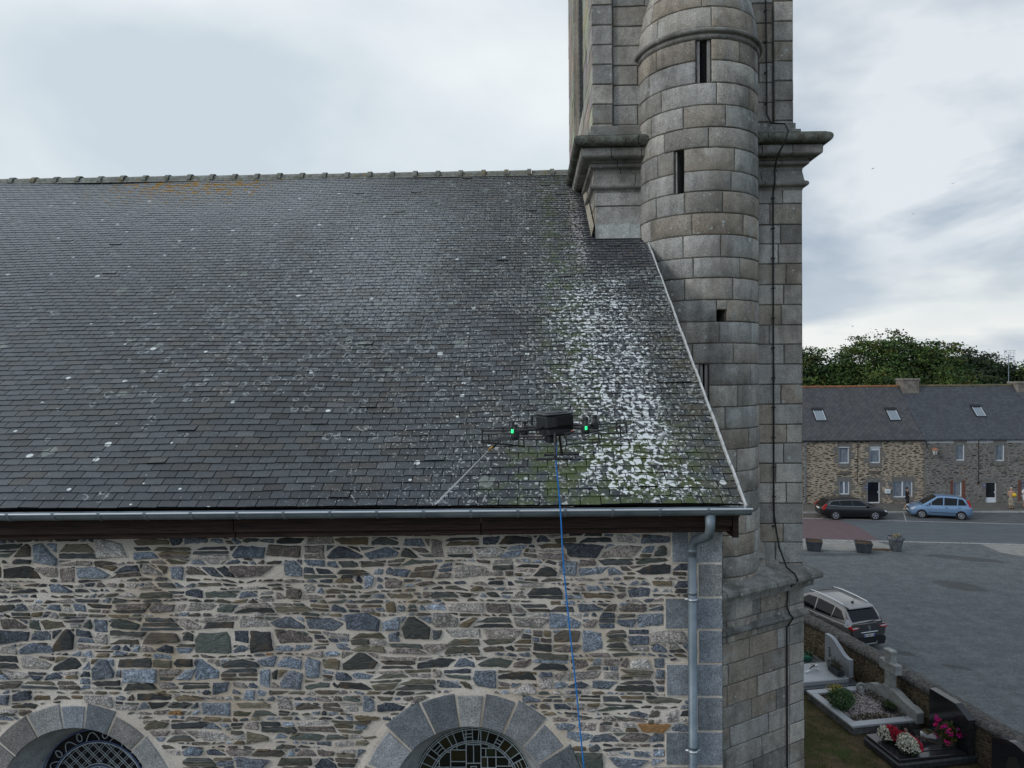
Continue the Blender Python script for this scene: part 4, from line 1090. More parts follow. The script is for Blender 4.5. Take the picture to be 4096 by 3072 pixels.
mb.poly([(21.25, 51.75, .016), (21.37, 51.75, .016), (23.0, 53.6, .016), (22.88, 53.6, .016)]); mb.poly([(27.0, 50.9, .016), (27.08, 50.9, .016), (28.3, 53.5, .016), (28.22, 53.5, .016)])
tag(mb.build('bay_marking', linem), kind='structure')
pavedl = mat('pale_sand_paving', rough=.95, fn=f_noise2((.20, .195, .18), (.30, .29, .27), 2.6, .35, 7))
sheet('paved_strip', [(2, L2(2)-.12), (21.95, L2(21.95)-.12), (22.3, 43.6), (21.6, 42.4), (16.5, 42.85), (2, 43.4)], .004, pavedl)
sheet('paved_corner', [(28.0, L2(28.0)-.12), (60, L2(60)-.12), (60, 40.2), (28.5, 41.3), (27.9, 42.0)], .004, pavedl)
def f_soil(t, b):
    o = objc(t); g = noise_(t, o, 7, 4, .7); link(t, mixc(t, ramp(t, g, [(.4, 0.0), (.6, 1.0)]), (.05, .028, .016), (.12, .07, .04)), b.inputs['Base Color']); bump(t, b, g, .6, .02)
soil = mat('bark_soil', rough=1, fn=f_soil)
mb = MB(); r = random.Random(12)
pts = [(20.9+.95*math.cos(a)*(1+.25*r.uniform(-1, 1))+.3, 42.75+.28*math.sin(a)*(1+.35*r.uniform(-1, 1)), .012) for a in [k*math.pi/12 for k in range(24)]]
mb.poly(pts); tag(mb.build('soil_patch', soil), kind='structure')
# cemetery ground
def f_turf(t, b):
    o = objc(t); g = noise_(t, o, .9, 6, .7); h = noise_(t, o, 22, 4, .75)
    c = mixc(t, ramp(t, g, [(.42, 0.0), (.60, 1.0)]), (.045, .046, .020), (.105, .078, .048))
    c = mixc(t, ramp(t, noise_(t, mapping(t, o, loc=(4, 4, 0)), 1.6, 5), [(.54, 0.0), (.66, .8)]), c, (.040, .058, .018))
    link(t, mixc(t, 1.0, c, ramp(t, h, [(.3, .6), (.7, 1.35)]), 'MULTIPLY'), b.inputs['Base Color']); bump(t, b, h, .9, .02)
turf = mat('dry_turf', rough=1, spec=.05, fn=f_turf)
# line of the churchyard wall (camera-side face), from far to near
WL = [(x+.27, y+.05) for x, y in [(9.7, 33.5), (10.12, 28.5), (10.75, 26.2), (11.32, 23.6), (11.72, 21.4), (12.08, 19.3), (12.6, 17.2), (13.3, 14.6), (14.2, 11.5), (15.2, 8.0)]]
mb = MB(); mb.poly([(-40, -20, .02), (24, -20, .02), (16.2, 4, .02), (15.3, 8, .02)] + [(x+.15, y, .02) for x, y in WL[::-1][1:]] + [(9.6, 40, .02), (-40, 40, .02)])
tag(mb.build('churchyard_lawn', turf), kind='structure')
mb = MB(); r = random.Random(91)
for _ in range(9000):
    y = r.uniform(14.5, 28); x = r.uniform(7.0, 12.6)
    if mnoise.noise(Vector((x*.8, y*.8, 2))) < r.uniform(-.25, .35): continue
    k = r.uniform(.6, 1.4); c = r.choice([(.06*k, .07*k, .022*k), (.13*k, .105*k, .06*k), (.045*k, .06*k, .02*k)])
    h = r.uniform(.02, .055); a = r.uniform(0, 6.28); dx, dy = math.cos(a)*.012, math.sin(a)*.012
    mb.poly([(x-dx, y-dy, .02), (x+dx, y+dy, .02), (x+r.gauss(0, .02), y+r.gauss(0, .02), .02+h)], c)
attrm = mat('grass_blade', rough=.9, spec=.1, fn=lambda t, b: link(t, attr(t), b.inputs['Base Color']))
tag(mb.build('grass_tufts', attrm, recalc=False), 'short dry grass tufts growing between the graves', 'grass', kind='stuff')

# churchyard wall: rubble face with heavy coping
wallthing = empty('churchyard_wall', (11.5, 22, 0), 0, 'low rubble wall with lichened stone coping between graves and car park', 'wall')
def f_oldrubble(t, b):
    o = objc(t); v = voro(t, mapping(t, o, scale=(3.4, 3.4, 9.0)), 1.3, 'DISTANCE_TO_EDGE'); v2 = voro(t, mapping(t, o, scale=(3.4, 3.4, 9.0)), 1.3); cc = sepxyz(t, v2.outputs['Color'])
    c = mixc(t, cc[0], (.07, .055, .038), (.16, .125, .085)); c = mixc(t, math_(t, 'MULTIPLY', cc[1], .4), c, (.07, .06, .05))
    c = mixc(t, ramp(t, v.outputs['Distance'], [(.02, .85), (.09, 0.0)]), c, (.24, .19, .13))
    g = noise_(t, o, 14, 5, .7); c = mixc(t, 1.0, c, ramp(t, g, [(.3, .5), (.7, 1.5)]), 'MULTIPLY')
    c = mixc(t, ramp(t, noise_(t, o, 1.4, 4), [(.55, 0.0), (.7, .7)]), c, (.05, .055, .028))
    link(t, c, b.inputs['Base Color']); bump(t, b, math_(t, 'ADD', v.outputs['Distance'], math_(t, 'MULTIPLY', g, .3)), 1.0, .05)
oldrub = mat('old_rubble', rough=1, spec=.1, fn=f_oldrubble)
def f_cope(t, b):
    o = objc(t); g = noise_(t, o, 11, 6, .75); h = noise_(t, o, 1.6, 5, .65)
    c = mixc(t, ramp(t, g, [(.38, 0.0), (.62, 1.0)]), (.045, .042, .04), (.16, .15, .14))
    c = mixc(t, ramp(t, noise_(t, mapping(t, o, loc=(3, 3, 3)), 4.5, 6, .75), [(.56, 0.0), (.64, .75)]), c, (.22, .22, .205))
    c = mixc(t, ramp(t, h, [(.66, 0.0), (.7, .8)]), c, (.42, .43, .40))
    link(t, c, b.inputs['Base Color']); bump(t, b, g, .9, .04)
cope = mat('lichened_coping', rough=1, spec=.1, fn=f_cope)
def along(path, d):
    for (a, b_) in zip(path, path[1:]):
        L = math.dist(a, b_)
        if d <= L: t_ = d/L; return (a[0]+(b_[0]-a[0])*t_, a[1]+(b_[1]-a[1])*t_), ((b_[0]-a[0])/L, (b_[1]-a[1])/L)
        d -= L
    return path[-1], ((path[-1][0]-path[-2][0])/L, (path[-1][1]-path[-2][1])/L)
TL = sum(math.dist(a, b_) for a, b_ in zip(WL, WL[1:]))
fa, co_ = MB(), MB(); r = random.Random(8); n = 170; pr = None
prof_w = [(-.50, 0), (-.50, 1.28), (0, 1.28), (.0, 0)]
cp = [(-.56, 1.10), (-.58, 1.18), (-.48, 1.27), (-.25, 1.31), (-.02, 1.27), (.07, 1.18), (.05, 1.08), (-.01, 1.06)]
rf, rc = [], []
for k in range(n+1):
    (x, y), (dx, dy) = along(WL, TL*k/n); nx, ny = dy, -dx    # dx,dy points towards the camera; (ny) outward to graves is -normal
    def P(o_, z_, j=0): return (x - nx*o_*-1 if False else x + (-nx)*(-o_)*-1, y + (-ny)*(-o_)*-1, z_)
    jit = lambda s_: r.uniform(-s_, s_)
    rf.append([fa.vert((x + ny*0 + nx*o_ + jit(.015), y + ny*o_ + jit(.015), z_)) for o_, z_ in [(q*1.0, z_) for q, z_ in ((0, 0), (.01, .35), (0, .7), (-.01, 1.08))]])
    rc.append([co_.vert((x + nx*o_ + jit(.018), y + ny*o_ + jit(.018), z_ + jit(.02))) for o_, z_ in cp])
for k in range(n):
    for j in range(3): fa.face((rf[k][j], rf[k+1][j], rf[k+1][j+1], rf[k][j+1]))
    for j in range(len(cp)-1): co_.face((rc[k][j], rc[k+1][j], rc[k+1][j+1], rc[k][j+1]))
rf2 = []
for k in range(n+1):
    (x, y), (dx, dy) = along(WL, TL*k/n); nx, ny = dy, -dx
    rf2.append([fa.vert((x + nx*-.5, y + ny*-.5, z_)) for z_ in (0, 1.10)])
for k in range(n): fa.face((rf2[k][0], rf2[k+1][0], rf2[k+1][1], rf2[k][1]))
fa.build('wall_face', oldrub, wallthing); co_.build('coping', cope, wallthing, smooth=True)

# ================================================================== houses
def f_hrubble(st1, st2, mort, thr, scl=1.0):
    def f(t, b):
        o = objc(t); m_ = mapping(t, o, scale=(1.7*scl, 1.7*scl, 6.2*scl)); wv = N(t, 'ShaderNodeTexNoise', inp={'Scale': 3.0, 'Detail': 3.0}); link(t, m_, wv.inputs['Vector'])
        wa = N(t, 'ShaderNodeVectorMath', operation='MULTIPLY_ADD'); link(t, wv.outputs['Color'], wa.inputs[0]); wa.inputs[1].default_value = (.5, .5, .5); link(t, m_, wa.inputs[2])
        v = voro(t, wa.outputs[0], 1.25, 'DISTANCE_TO_EDGE'); v2 = voro(t, wa.outputs[0], 1.25); cc = sepxyz(t, v2.outputs['Color'])
        c = mixc(t, cc[0], st1, st2); c = mixc(t, math_(t, 'MULTIPLY', math_(t, 'GREATER_THAN', cc[1], .8), .7), c, (.13, .07, .04))
        g = noise_(t, o, 9, 5, .7); c = mixc(t, 1.0, c, ramp(t, g, [(.3, .75), (.7, 1.25)]), 'MULTIPLY')
        c = mixc(t, ramp(t, v.outputs['Distance'], [(thr*.5, 1.0), (thr*1.2, 0.0)]), c, mort)
        c = mixc(t, ramp(t, noise_(t, o, .8, 4), [(.5, 0.0), (.75, .4)]), c, tuple(q*.5 for q in mort))
        link(t, c, b.inputs['Base Color']); bump(t, b, v.outputs['Distance'], .8, .03)
    return f
hr1 = mat('tan_rubble', rough=.95, spec=.15, fn=f_hrubble((.035, .030, .026), (.15, .125, .10), (.39, .335, .26), .17))
hr2 = mat('grey_rubble', rough=.95, spec=.15, fn=f_hrubble((.050, .050, .050), (.17, .165, .155), (.24, .23, .21), .12))
def f_diamond(t, b):
    o = objc(t); x, y, z = sepxyz(t, o); s_ = math_(t, 'MULTIPLY', y, 1.46); a = math_(t, 'MULTIPLY', math_(t, 'ADD', x, s_), 2.4); d = math_(t, 'MULTIPLY', math_(t, 'SUBTRACT', x, s_), 2.4)
    fa_, fd = math_(t, 'FRACT', a), math_(t, 'FRACT', d); e = math_(t, 'MINIMUM', fa_, fd)
    ca = comb(t, math_(t, 'FLOOR', a), math_(t, 'FLOOR', d), 0); wn = N(t, 'ShaderNodeTexWhiteNoise', noise_dimensions='2D'); link(t, ca, wn.inputs['Vector'])
    c = mixc(t, wn.outputs['Value'], (.055, .057, .062), (.085, .086, .09)); c = mixc(t, ramp(t, e, [(.05, .75), (.12, 0.0)]), c, (.022, .022, .024))
    c = mixc(t, ramp(t, noise_(t, o, 1.1, 5, .65), [(.5, 0.0), (.7, .5)]), c, (.085, .075, .065))
    c = mixc(t, ramp(t, noise_(t, o, 9, 3, .6), [(.70, 0.0), (.74, .6)]), c, (.30, .30, .28))
    link(t, c, b.inputs['Base Color'])
dia = mat('diamond_slate', rough=.65, spec=.3, fn=f_diamond)
def f_rows(t, b):
    o = objc(t); x, y, z = sepxyz(t, o); rw = math_(t, 'MULTIPLY', z, 8.5); fr = math_(t, 'FRACT', rw)
    wn = N(t, 'ShaderNodeTexWhiteNoise', noise_dimensions='2D'); link(t, comb(t, math_(t, 'FLOOR', math_(t, 'ADD', math_(t, 'MULTIPLY', x, 4.5), math_(t, 'MULTIPLY', math_(t, 'FLOOR', rw), .5))), math_(t, 'FLOOR', rw), 0), wn.inputs['Vector'])
    c = mixc(t, wn.outputs['Value'], (.048, .053, .062), (.078, .084, .094)); c = mixc(t, ramp(t, fr, [(.08, .6), (.2, 0.0)]), c, (.02, .022, .025))
    c = mixc(t, ramp(t, noise_(t, mapping(t, o, scale=(1.5, 1, .6)), .9, 5, .6), [(.45, 0.0), (.7, .6)]), c, (.045, .045, .05))
    c = mixc(t, ramp(t, noise_(t, o, 12, 4, .7), [(.62, 0.0), (.70, .5)]), c, (.16, .17, .17))
    link(t, c, b.inputs['Base Color'])
rows = mat('slate_rows', rough=.6, spec=.35, fn=f_rows)
orange = mat('orange_ridge', rough=.9, fn=f_noise2((.15, .075, .04), (.33, .14, .06), 5, .3, 5))
mossr = mat('mossy_ridge', rough=.9, fn=f_noise2((.09, .085, .06), (.17, .13, .07), 3, .3, 5))
hgran = mat('window_granite', rough=.9, fn=f_noise2((.115, .11, .10), (.20, .19, .175), 6, .3))
pvc = mat('white_pvc', color=(.62, .66, .70), rough=.45)
def f_curtain(t, b):
    o = objc(t); w_ = noise_(t, mapping(t, o, scale=(18, 1, 2.0)), 1, 3); l_ = noise_(t, o, 16, 3, .7)
    c = mixc(t, ramp(t, w_, [(.35, 0.0), (.65, 1.0)]), (.10, .125, .155), (.27, .30, .34)); link(t, mixc(t, ramp(t, l_, [(.45, 0.0), (.6, .35)]), c, (.08, .11, .15)), b.inputs['Base Color'])
curt = mat('lace_behind_glass', rough=.15, spec=.6, fn=f_curtain)
gdark = mat('dark_pane', color=(.012, .015, .02), rough=.08, spec=.7)
gsky = mat('skylight_painted_reflection', color=(.19, .225, .26), rough=.08, spec=1.0)  # sky reflection put into the pane's base colour
brick = mat('red_brick', rough=.9, fn=f_noise2((.10, .04, .03), (.20, .085, .06), 9, .4))
grend = mat('chimney_render', rough=.95, fn=f_noise2((.12, .105, .09), (.24, .22, .19), 2.5, .4))
darkg = mat('dark_gutter', color=(.02, .022, .025), rough=.6)
blueplq = mat('blue_plaque', color=(.03, .06, .22), rough=.4)
HY, HRY = 57.0, 61.0
def wall_holes(mb, x0, x1, z0, z1, holes, Y, dpt=.16):
    xs = sorted(set([x0, x1]+[h[0] for h in holes]+[h[2] for h in holes])); zs = sorted(set([z0, z1]+[h[1] for h in holes]+[h[3] for h in holes]))
    for a, b_ in zip(xs, xs[1:]):
        for c, d in zip(zs, zs[1:]):
            mx, mz = (a+b_)/2, (c+d)/2
            if any(h[0] < mx < h[2] and h[1] < mz < h[3] for h in holes): continue
            mb.poly([(a, Y, c), (b_, Y, c), (b_, Y, d), (a, Y, d)])
    for (a, c, b_, d) in holes:
        for P, Q in (((a, c), (b_, c)), ((b_, c), (b_, d)), ((b_, d), (a, d)), ((a, d), (a, c))):
            mb.poly([(P[0], Y, P[1]), (Q[0], Y, Q[1]), (Q[0], Y+dpt, Q[1]), (P[0], Y+dpt, P[1])], mat=1)
def window(par, a, c, b_, d, Y=HY, leaves=1, pane=curt, shutter=False, door=False):
    mb = MB(); f = .065; y0, y1 = Y+.09, Y+.15
    mb.box(a, y0, c, a+f, y1, d, bev=.005); mb.box(b_-f, y0, c, b_, y1, d, bev=.005); mb.box(a+f, y0, d-f, b_-f, y1, d); mb.box(a+f, y0, c, b_-f, y1, c+f*1.2)
    for k in range(1, leaves): x = a+(b_-a)*k/leaves; mb.box(x-.05, y0-.004, c+f, x+.05, y1, d-f)
    if shutter: mb.box(a-.02, y0-.10, d-.05, b_+.02, y0-.002, d+.09); 
    if shutter == 2: mb.box(a+f, y0+.01, d-.30, b_-f, y0+.03, d-.05)
    if door: mb.box(a+f, y0+.01, c+f, b_-f, y0+.04, c+(d-c)*(.24 if door == 2 else .02)); mb.box(b_-.16, y0-.03, c+(d-c)*.45, b_-.12, y0, c+(d-c)*.55)
    o = mb.build('door' if door else 'window', pvc, par)
    mb = MB(); mb.poly([(a+f*.5, Y+.135, c+f*.5), (b_-f*.5, Y+.135, c+f*.5), (b_-f*.5, Y+.135, d-f*.5), (a+f*.5, Y+.135, d-f*.5)]); mb.build('pane', pane, o)
    return o
def surround(mb, r, a, c, b_, d, Y=HY, sill=True, blocks=3, m_=0):
    mb.box(a-.12-r.uniform(0, .1), Y-.012, d+.0, b_+.12+r.uniform(0, .1), Y+.02, d+.34, bev=.012, mat=m_)
    if sill: mb.box(a-.06, Y-.05, c-.36, b_+.06, Y+.06, c-.01, bev=.015, mat=m_)
    for sg in (-1, 1):
        h = (d-c)/blocks
        for k in range(blocks):
            w_ = .14 if (k+(sg > 0)) % 2 else r.uniform(.34, .5)
            if k == blocks-1 and sg < 0: w_ = .42
            x0, x1 = (a-w_, a-.002) if sg < 0 else (b_+.002, b_+w_)
            mb.box(x0, Y-.010, c+k*h+.01, x1, Y+.02, c+(k+1)*h-.01, bev=.01, mat=m_)
def text(body, size, loc, rot, m, par, name, ext=.002, align='CENTER'):
    cu = bpy.data.curves.new(name, 'FONT'); cu.body = body; cu.size = size; cu.extrude = ext; cu.align_x = align; cu.align_y = 'CENTER'; cu.materials.append(m)
    tmp = bpy.data.objects.new(name, cu); COL.objects.link(tmp); dg = bpy.context.evaluated_depsgraph_get()
    me = bpy.data.meshes.new_from_object(tmp.evaluated_get(dg)); bpy.data.objects.remove(tmp)
    o = bpy.data.objects.new(name, me); COL.objects.link(o); o.parent = par; o.matrix_parent_inverse = Matrix(); o.location = loc; o.rotation_euler = rot
    return o
def hroofz(y): return 5.27 + (y-HY)*(9.38-5.27)/4
def skylight(par, x0, x1, ya, yb, off=.05):
    mb = MB(); U = lambda x, y, h: (x, y - h*.72, hroofz(y)+.10+h*.70)
    def slab(xa, xb, y0, y1, h0, h1, m_=0):
        P = [U(xa, y0, h0), U(xb, y0, h0), U(xb, y1, h0), U(xa, y1, h0), U(xa, y0, h1), U(xb, y0, h1), U(xb, y1, h1), U(xa, y1, h1)]; b = len(mb.v); mb.v += P
        for q in ((3,2,1,0), (4,5,6,7), (0,1,5,4), (1,2,6,5), (2,3,7,6), (3,0,4,7)): mb.face([b+i for i in q], mat=m_)
    f = .07
    slab(x0, x1, yb-f, yb+.12, -.05, .10); slab(x0, x1, ya, ya+f*.6, -.05, .06); slab(x0, x0+f, ya, yb, -.05, .06); slab(x1-f, x1, ya, yb, -.05, .06)
    slab(x0+f, x0+f+.03, ya+.04, yb-f, .02, .07, 1); slab(x1-f-.03, x1-f, ya+.04, yb-f, .02, .07, 1)
    o = mb.build('skylight', [darkg, pvc], par)
    mb = MB(); mb.poly([U(x0+.1, ya+.05, .05), U(x1-.1, ya+.05, .05), U(x1-.1, yb-.1, .05), U(x0+.1, yb-.1, .05)]); mb.build('pane', gsky, o)
def house(name, label, x0, x1, wm, rm, ridgem_, holes, group='row of stone houses across the street', ov=0.0, rowz=0):
    h = empty(name, ((x0+x1)/2, HY, 0), 0, label, 'house', group)
    mb = MB(); wall_holes(mb, x0, x1, 0, 5.2, holes, HY)
    mb.poly([(x0, HY, 0), (x0, 65, 0), (x0, 65, 5.2), (x0, HRY, 9.3), (x0, HY, 5.2)]); mb.poly([(x1, HY, 0), (x1, 65, 0), (x1, 65, 5.2), (x1, HRY, 9.3), (x1, HY, 5.2)]); mb.poly([(x0, 65, 0), (x1, 65, 0), (x1, 65, 5.2), (x0, 65, 5.2)])
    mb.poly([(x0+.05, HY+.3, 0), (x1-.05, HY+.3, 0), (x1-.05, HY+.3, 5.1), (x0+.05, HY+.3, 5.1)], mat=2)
    mb.build('wall', [wm, hgran, black], h)
    mb = MB(); ya = HY-.12; nn = 10
    ids = [[mb.vert((x0-ov+(x1-x0+ov)*i/30, ya+(HRY-ya)*j/nn, hroofz(ya+(HRY-ya)*j/nn)+.10+mnoise.noise(Vector((i*.4+x0, j*.5, 1)))*.035)) for i in range(31)] for j in range(nn+1)]
    for j in range(nn):
        for i in range(30): mb.face((ids[j][i], ids[j][i+1], ids[j+1][i+1], ids[j+1][i]))
    mb.poly([(x0-ov, HRY, 9.48), (x1, HRY, 9.48), (x1, 65.2, 5.2), (x0-ov, 65.2, 5.2)])
    mb.poly([(x0-ov, ya, hroofz(ya)), (x1, ya, hroofz(ya)), (x1, ya, hroofz(ya)+.10), (x0-ov, ya, hroofz(ya)+.10)])
    rf_ = mb.build('roof', rm, h)
    mb = MB(); x = x0-ov; k = 0
    while x < x1-.05:
        xe = min(x+.42, x1); jz = rnd.uniform(-.012, .012)
        mb.tube([(x, HRY, 9.44+jz), (xe+.02, HRY, 9.43+jz)], [.125, .11], 8); x = xe
    mb.build('ridge_tiles', ridgem_, rf_)
    return h, rf_
# tan house
H1 = [(24.94, 3.35, 25.77, 4.68), (27.42, 3.36, 28.25, 4.68), (24.98, .84, 25.79, 1.94), (27.22, .12, 28.23, 1.88), (29.26, .58, 30.83, 1.91)]
h1_, r1_ = house('terraced_house', 'tan rubble house with orange ridge tiles and diamond slates behind the black estate car', 17.5, 31.68, hr1, dia, orange, H1)
mb = MB(); r = random.Random(3)
for k, q in enumerate(H1):
    mb = MB(); surround(mb, r, *q, sill=k != 3, blocks=4 if k == 3 else 3); mb.build('stone_surround', hgran, h1_)
for cx_, z in ((25.45, 2.40), (27.8, 2.45)):
    mb = MB()
    for k in range(-4, 5):
        mb.box(-.035, -.015, 0, .035, .01, .30, M=Matrix.Translation((cx_+k*.085, HY, z)) @ Matrix.Rotation(k*.11, 4, 'Y'))
    mb.build('relieving_arch', mat('dark_arch_stone', rough=.9, fn=f_noise2((.05, .045, .04), (.16, .14, .12), 12, .3)), h1_)
window(h1_, *H1[0], shutter=1); window(h1_, *H1[1], shutter=2); window(h1_, *H1[2], leaves=2); window(h1_, *H1[3], pane=gdark, door=1); window(h1_, *H1[4], leaves=2)
skylight(r1_, 23.62, 24.55, 58.28, 59.15); skylight(r1_, 29.66, 30.58, 58.26, 59.12)
mb = MB(); mb.tube([(17.5, HY-.17, 5.2), (31.7, HY-.17, 5.2)], .07, 8); mb.build('gutter', darkg, h1_)
mb = MB(); mb.tube([(22.4, HY-.17, 5.15), (22.2, HY-.08, 4.95), (22.2, HY-.08, .45), (22.05, HY-.12, .14)], .045, 8); mb.build('drainpipe', zinc, h1_)
mb = MB(); mb.tube([(26.45, HY-.02, 5.15), (26.42, HY-.02, 3.2), (26.38, HY-.02, 1.9), (26.5, HY-.02, 1.68), (26.75, HY-.02, 1.66), (26.98, HY-.02, 1.78)], .02, 6); mb.build('cable', cablem, h1_)
mb = MB(); mb.box(28.58, HY-.14, .92, 28.99, HY-.005, 1.28, bev=.02); bx = mb.build('letter_box', pvc, h1_)
mb = MB(); mb.box(28.66, HY-.145, 1.08, 28.90, HY-.141, 1.12); mb.build('letter_slot', grend, bx)
mb = MB(); mb.box(27.04, HY-.035, 1.31, 27.22, HY-.015, 1.52); p_ = mb.build('number_plate', blueplq, h1_)
def world_text(body, size, loc, m, par, name):
    o = text(body, size, (0, 0, 0), (0, 0, 0), m, par, name); o.matrix_parent_inverse = parent_world(par).inverted(); o.location = loc; o.rotation_euler = (R(90), 0, 0); return o
world_text('22', .16, (27.13, HY-.04, 1.415), pvc, p_, 'numerals')
mb = MB(); mb.box(31.84, 60.4, 8.3, 33.22, 61.6, 10.02, bev=.04); mb.box(31.78, 60.34, 9.90, 33.30, 61.66, 10.10, bev=.05)
ch_ = mb.build('chimney', grend, r1_)
# grey house
H2 = [(34.25, 3.52, 34.95, 4.84), (37.39, 3.47, 38.10, 4.82), (34.02, .60, 34.73, 1.84), (36.61, .12, 37.48, 1.78), (39.38, .60, 40.2, 1.86)]
h2_, r2_ = house('terraced_house', 'grey rubble house with mossy ridge and wall lantern behind the light blue car', 31.70, 41.25, hr2, rows, mossr, H2)
r1 = r
for k_, q in enumerate(H2):
    mb = MB()
    if k_ in (0, 1): surround(mb, r, *q, blocks=3)
    elif k_ == 3: surround(mb, r, *q, sill=False, blocks=4)
    else:
        mb.box(q[0]-.22, HY-.012, q[1]-.35, q[0]-.003, HY+.02, q[3]+.06, mat=1); mb.box(q[2]+.003, HY-.012, q[1]-.35, q[2]+.26, HY+.02, q[3]+.06, mat=1); mb.box(q[0]-.25, HY-.014, q[3]+.07, q[2]+.3, HY+.02, q[3]+.2)
    mb.build('stone_surround', [hgran, brick], h2_)
window(h2_, *H2[0]); window(h2_, *H2[1]); window(h2_, *H2[2]); window(h2_, *H2[3], pane=gdark, door=2); window(h2_, *H2[4])
mb = MB()
mb.box(31.9, HY-.008, 4.94, 41.2, HY-.004, 5.16)
mb.build('white_wall_band', grend if False else mat('faded_white_render', rough=.9, fn=f_noise2((.26, .28, .28), (.42, .44, .45), 3, .2)), h2_)
skylight(r2_, 36.8, 37.66, 58.5, 59.3)
mb = MB(); mb.tube([(36.02, HY-.02, 5.15), (36.03, HY-.02, 3.0), (36.02, HY-.02, 1.8)], .022, 6); mb.box(35.94, HY-.06, 1.66, 36.1, HY-.01, 1.85, bev=.01); mb.build('cable', cablem, h2_)
mb = MB(); mb.tube([(31.9, HY-.02, 5.05), (31.9, HY-.08, 4.5)], .03, 6); mb.tube([(31.9, HY-.04, 4.95), (32.15, HY-.35, 4.8), (32.33, HY-.45, 4.72), (32.33, HY-.45, 4.6)], .022, 6)
lb_ = mb.build('lantern_bracket', cablem, h2_)
mb = MB()
mb.lathe((32.33, HY-.45, 0), [(.02, 4.64), (.10, 4.60), (.26, 4.46), (.28, 4.43), (.26, 4.42)], 6, mat=0)
mb.lathe((32.33, HY-.45, 0), [(.235, 4.42), (.15, 4.08), (.05, 4.03)], 6, mat=1)
for k in range(6):
    a = k*math.pi/3; mb.tube([(32.33+.24*math.cos(a), HY-.45+.24*math.sin(a), 4.42), (32.33+.155*math.cos(a), HY-.45+.155*math.sin(a), 4.07)], .014, 5, mat=2)
mb.build('lantern', [mat('copper_top', color=(.30, .13, .07), rough=.5), mat('lantern_glass', color=(.45, .47, .46), rough=.2), cablem], lb_)
mb = MB(); mb.box(36.37, HY-.035, 1.42, 36.54, HY-.015, 1.62); p_ = mb.build('number_plate', blueplq, h2_)
world_text('20', .15, (36.455, HY-.04, 1.52), pvc, p_, 'numerals')
mb = MB(); r = random.Random(1)
mb.tube([(41.75, 62, 8.9), (41.75, 62, 12.1)], .03, 6)
for z in (12.45, 12.3, 12.15, 11.95): mb.tube([(41.35, 62, z), (42.35, 62, z)], .012, 4)
for z in (11.7, 11.55, 11.4): mb.tube([(41.35, 61.9, z), (42.3, 61.9, z+.02)], .012, 4)
for x in (41.4, 41.9, 42.2): mb.tube([(x, 62, 12.5), (x, 62, 11.5)], .012, 4)
mb.tube([(41.75, 62, 12.1), (41.9, 61.9, 11.9), (42.2, 61.8, 11.3)], .014, 4)
mb.build('television_aerial', zinc_old, h2_)
# next house, only its first metre is in view
H3 = [(42.6, 3.5, 43.4, 4.8), (42.6, .6, 43.4, 1.9), (45.2, .12, 46.1, 1.95)]
h3_, r3_ = house('terraced_house', 'third house of the row cut by the right picture edge', 41.27, 49.5, hr2, rows, mossr, H3)
for q in H3: window(h3_, *q, door=(1 if q[1] < .2 else False))
mb = MB(); mb.box(41.40, 60.4, 8.2, 42.7, 61.6, 9.72, bev=.05); mb.box(41.33, 60.33, 9.55, 42.8, 61.66, 9.75, bev=.05); mb.build('chimney', grend, r3_)
mb = MB(); r = random.Random(44); surround(mb, r, *H3[0]); mb.build('stone_surround', hgran, h3_)

# ================================================================== trees beyond the houses
leafm = mat('leaf', rough=.7, spec=.25, fn=lambda t, b: (link(t, attr(t), b.inputs['Base Color'])))
barkm = mat('bark', rough=.95, fn=f_noise2((.05, .042, .034), (.10, .085, .07), 5, .5))
def tree(x, y, top, rad, label, seed, hue=0, n=5200, base=0.0, cx=None):
    r = random.Random(seed); t = empty('broadleaf_tree', (x, y, 0), 0, label, 'tree', 'trees beyond the houses')
    mb = MB(); H = top*.62
    mb.tube([(x, y, 0), (x+.1, y, H*.4), (x-.1, y, H*.8), (x, y, top*.85)], [.38, .30, .2, .06], 8)
    for k in range(9):
        a = k*2.4; z = H*(.5+.05*k); l_ = rad*.75
        mb.tube([(x, y, z), (x+math.cos(a)*l_*.5, y+math.sin(a)*l_*.5, z+.9), (x+math.cos(a)*l_, y+math.sin(a)*l_, z+1.6)], [.14, .08, .03], 6)
    mb.build('trunk', barkm, t)
    mb = MB(); z0 = top*.22; cz = (top+z0)/2; hz = (top-z0)/2
    clumps = []
    for _ in range(int(n/26)):
        while True:
            u = Vector((r.uniform(-1, 1), r.uniform(-1, 1), r.uniform(-1, 1)))
            if .25 < u.length < 1: break
        u = u.normalized()*(u.length**.55)
        bump_ = 1 + .30*mnoise.noise(Vector((u.x*2.3+seed, u.y*2.3, u.z*2.3)))
        clumps.append(((x+u.x*rad*bump_, y+u.y*rad*bump_, cz+u.z*hz*bump_*(1 if u.z > 0 else .9)), u))
    for (c, u) in clumps:
        k = r.uniform(.6, 1.5)*(1.25 if u.z > .3 and r.random() < .5 else 1); ye = r.random() < .08  # some upper clumps coloured lighter, standing in for light on the crown top
        base_c = [(.030, .062, .016), (.044, .078, .020), (.034, .056, .022), (.062, .088, .020)][r.randrange(4)] if not ye else (.085, .080, .022)
        if hue == 1: base_c = (base_c[0]*.7, base_c[1]*.66, base_c[2]*1.1)
        sz = r.uniform(.45, .9)
        for _ in range(30):
            p = (c[0]+r.gauss(0, sz*.70), c[1]+r.gauss(0, sz*.70), c[2]+r.gauss(0, sz*.24) - .12*abs(r.gauss(0, sz)))
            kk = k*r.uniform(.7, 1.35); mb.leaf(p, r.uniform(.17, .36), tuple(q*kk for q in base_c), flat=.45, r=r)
    mb.build('crown', leafm, t, recalc=False)
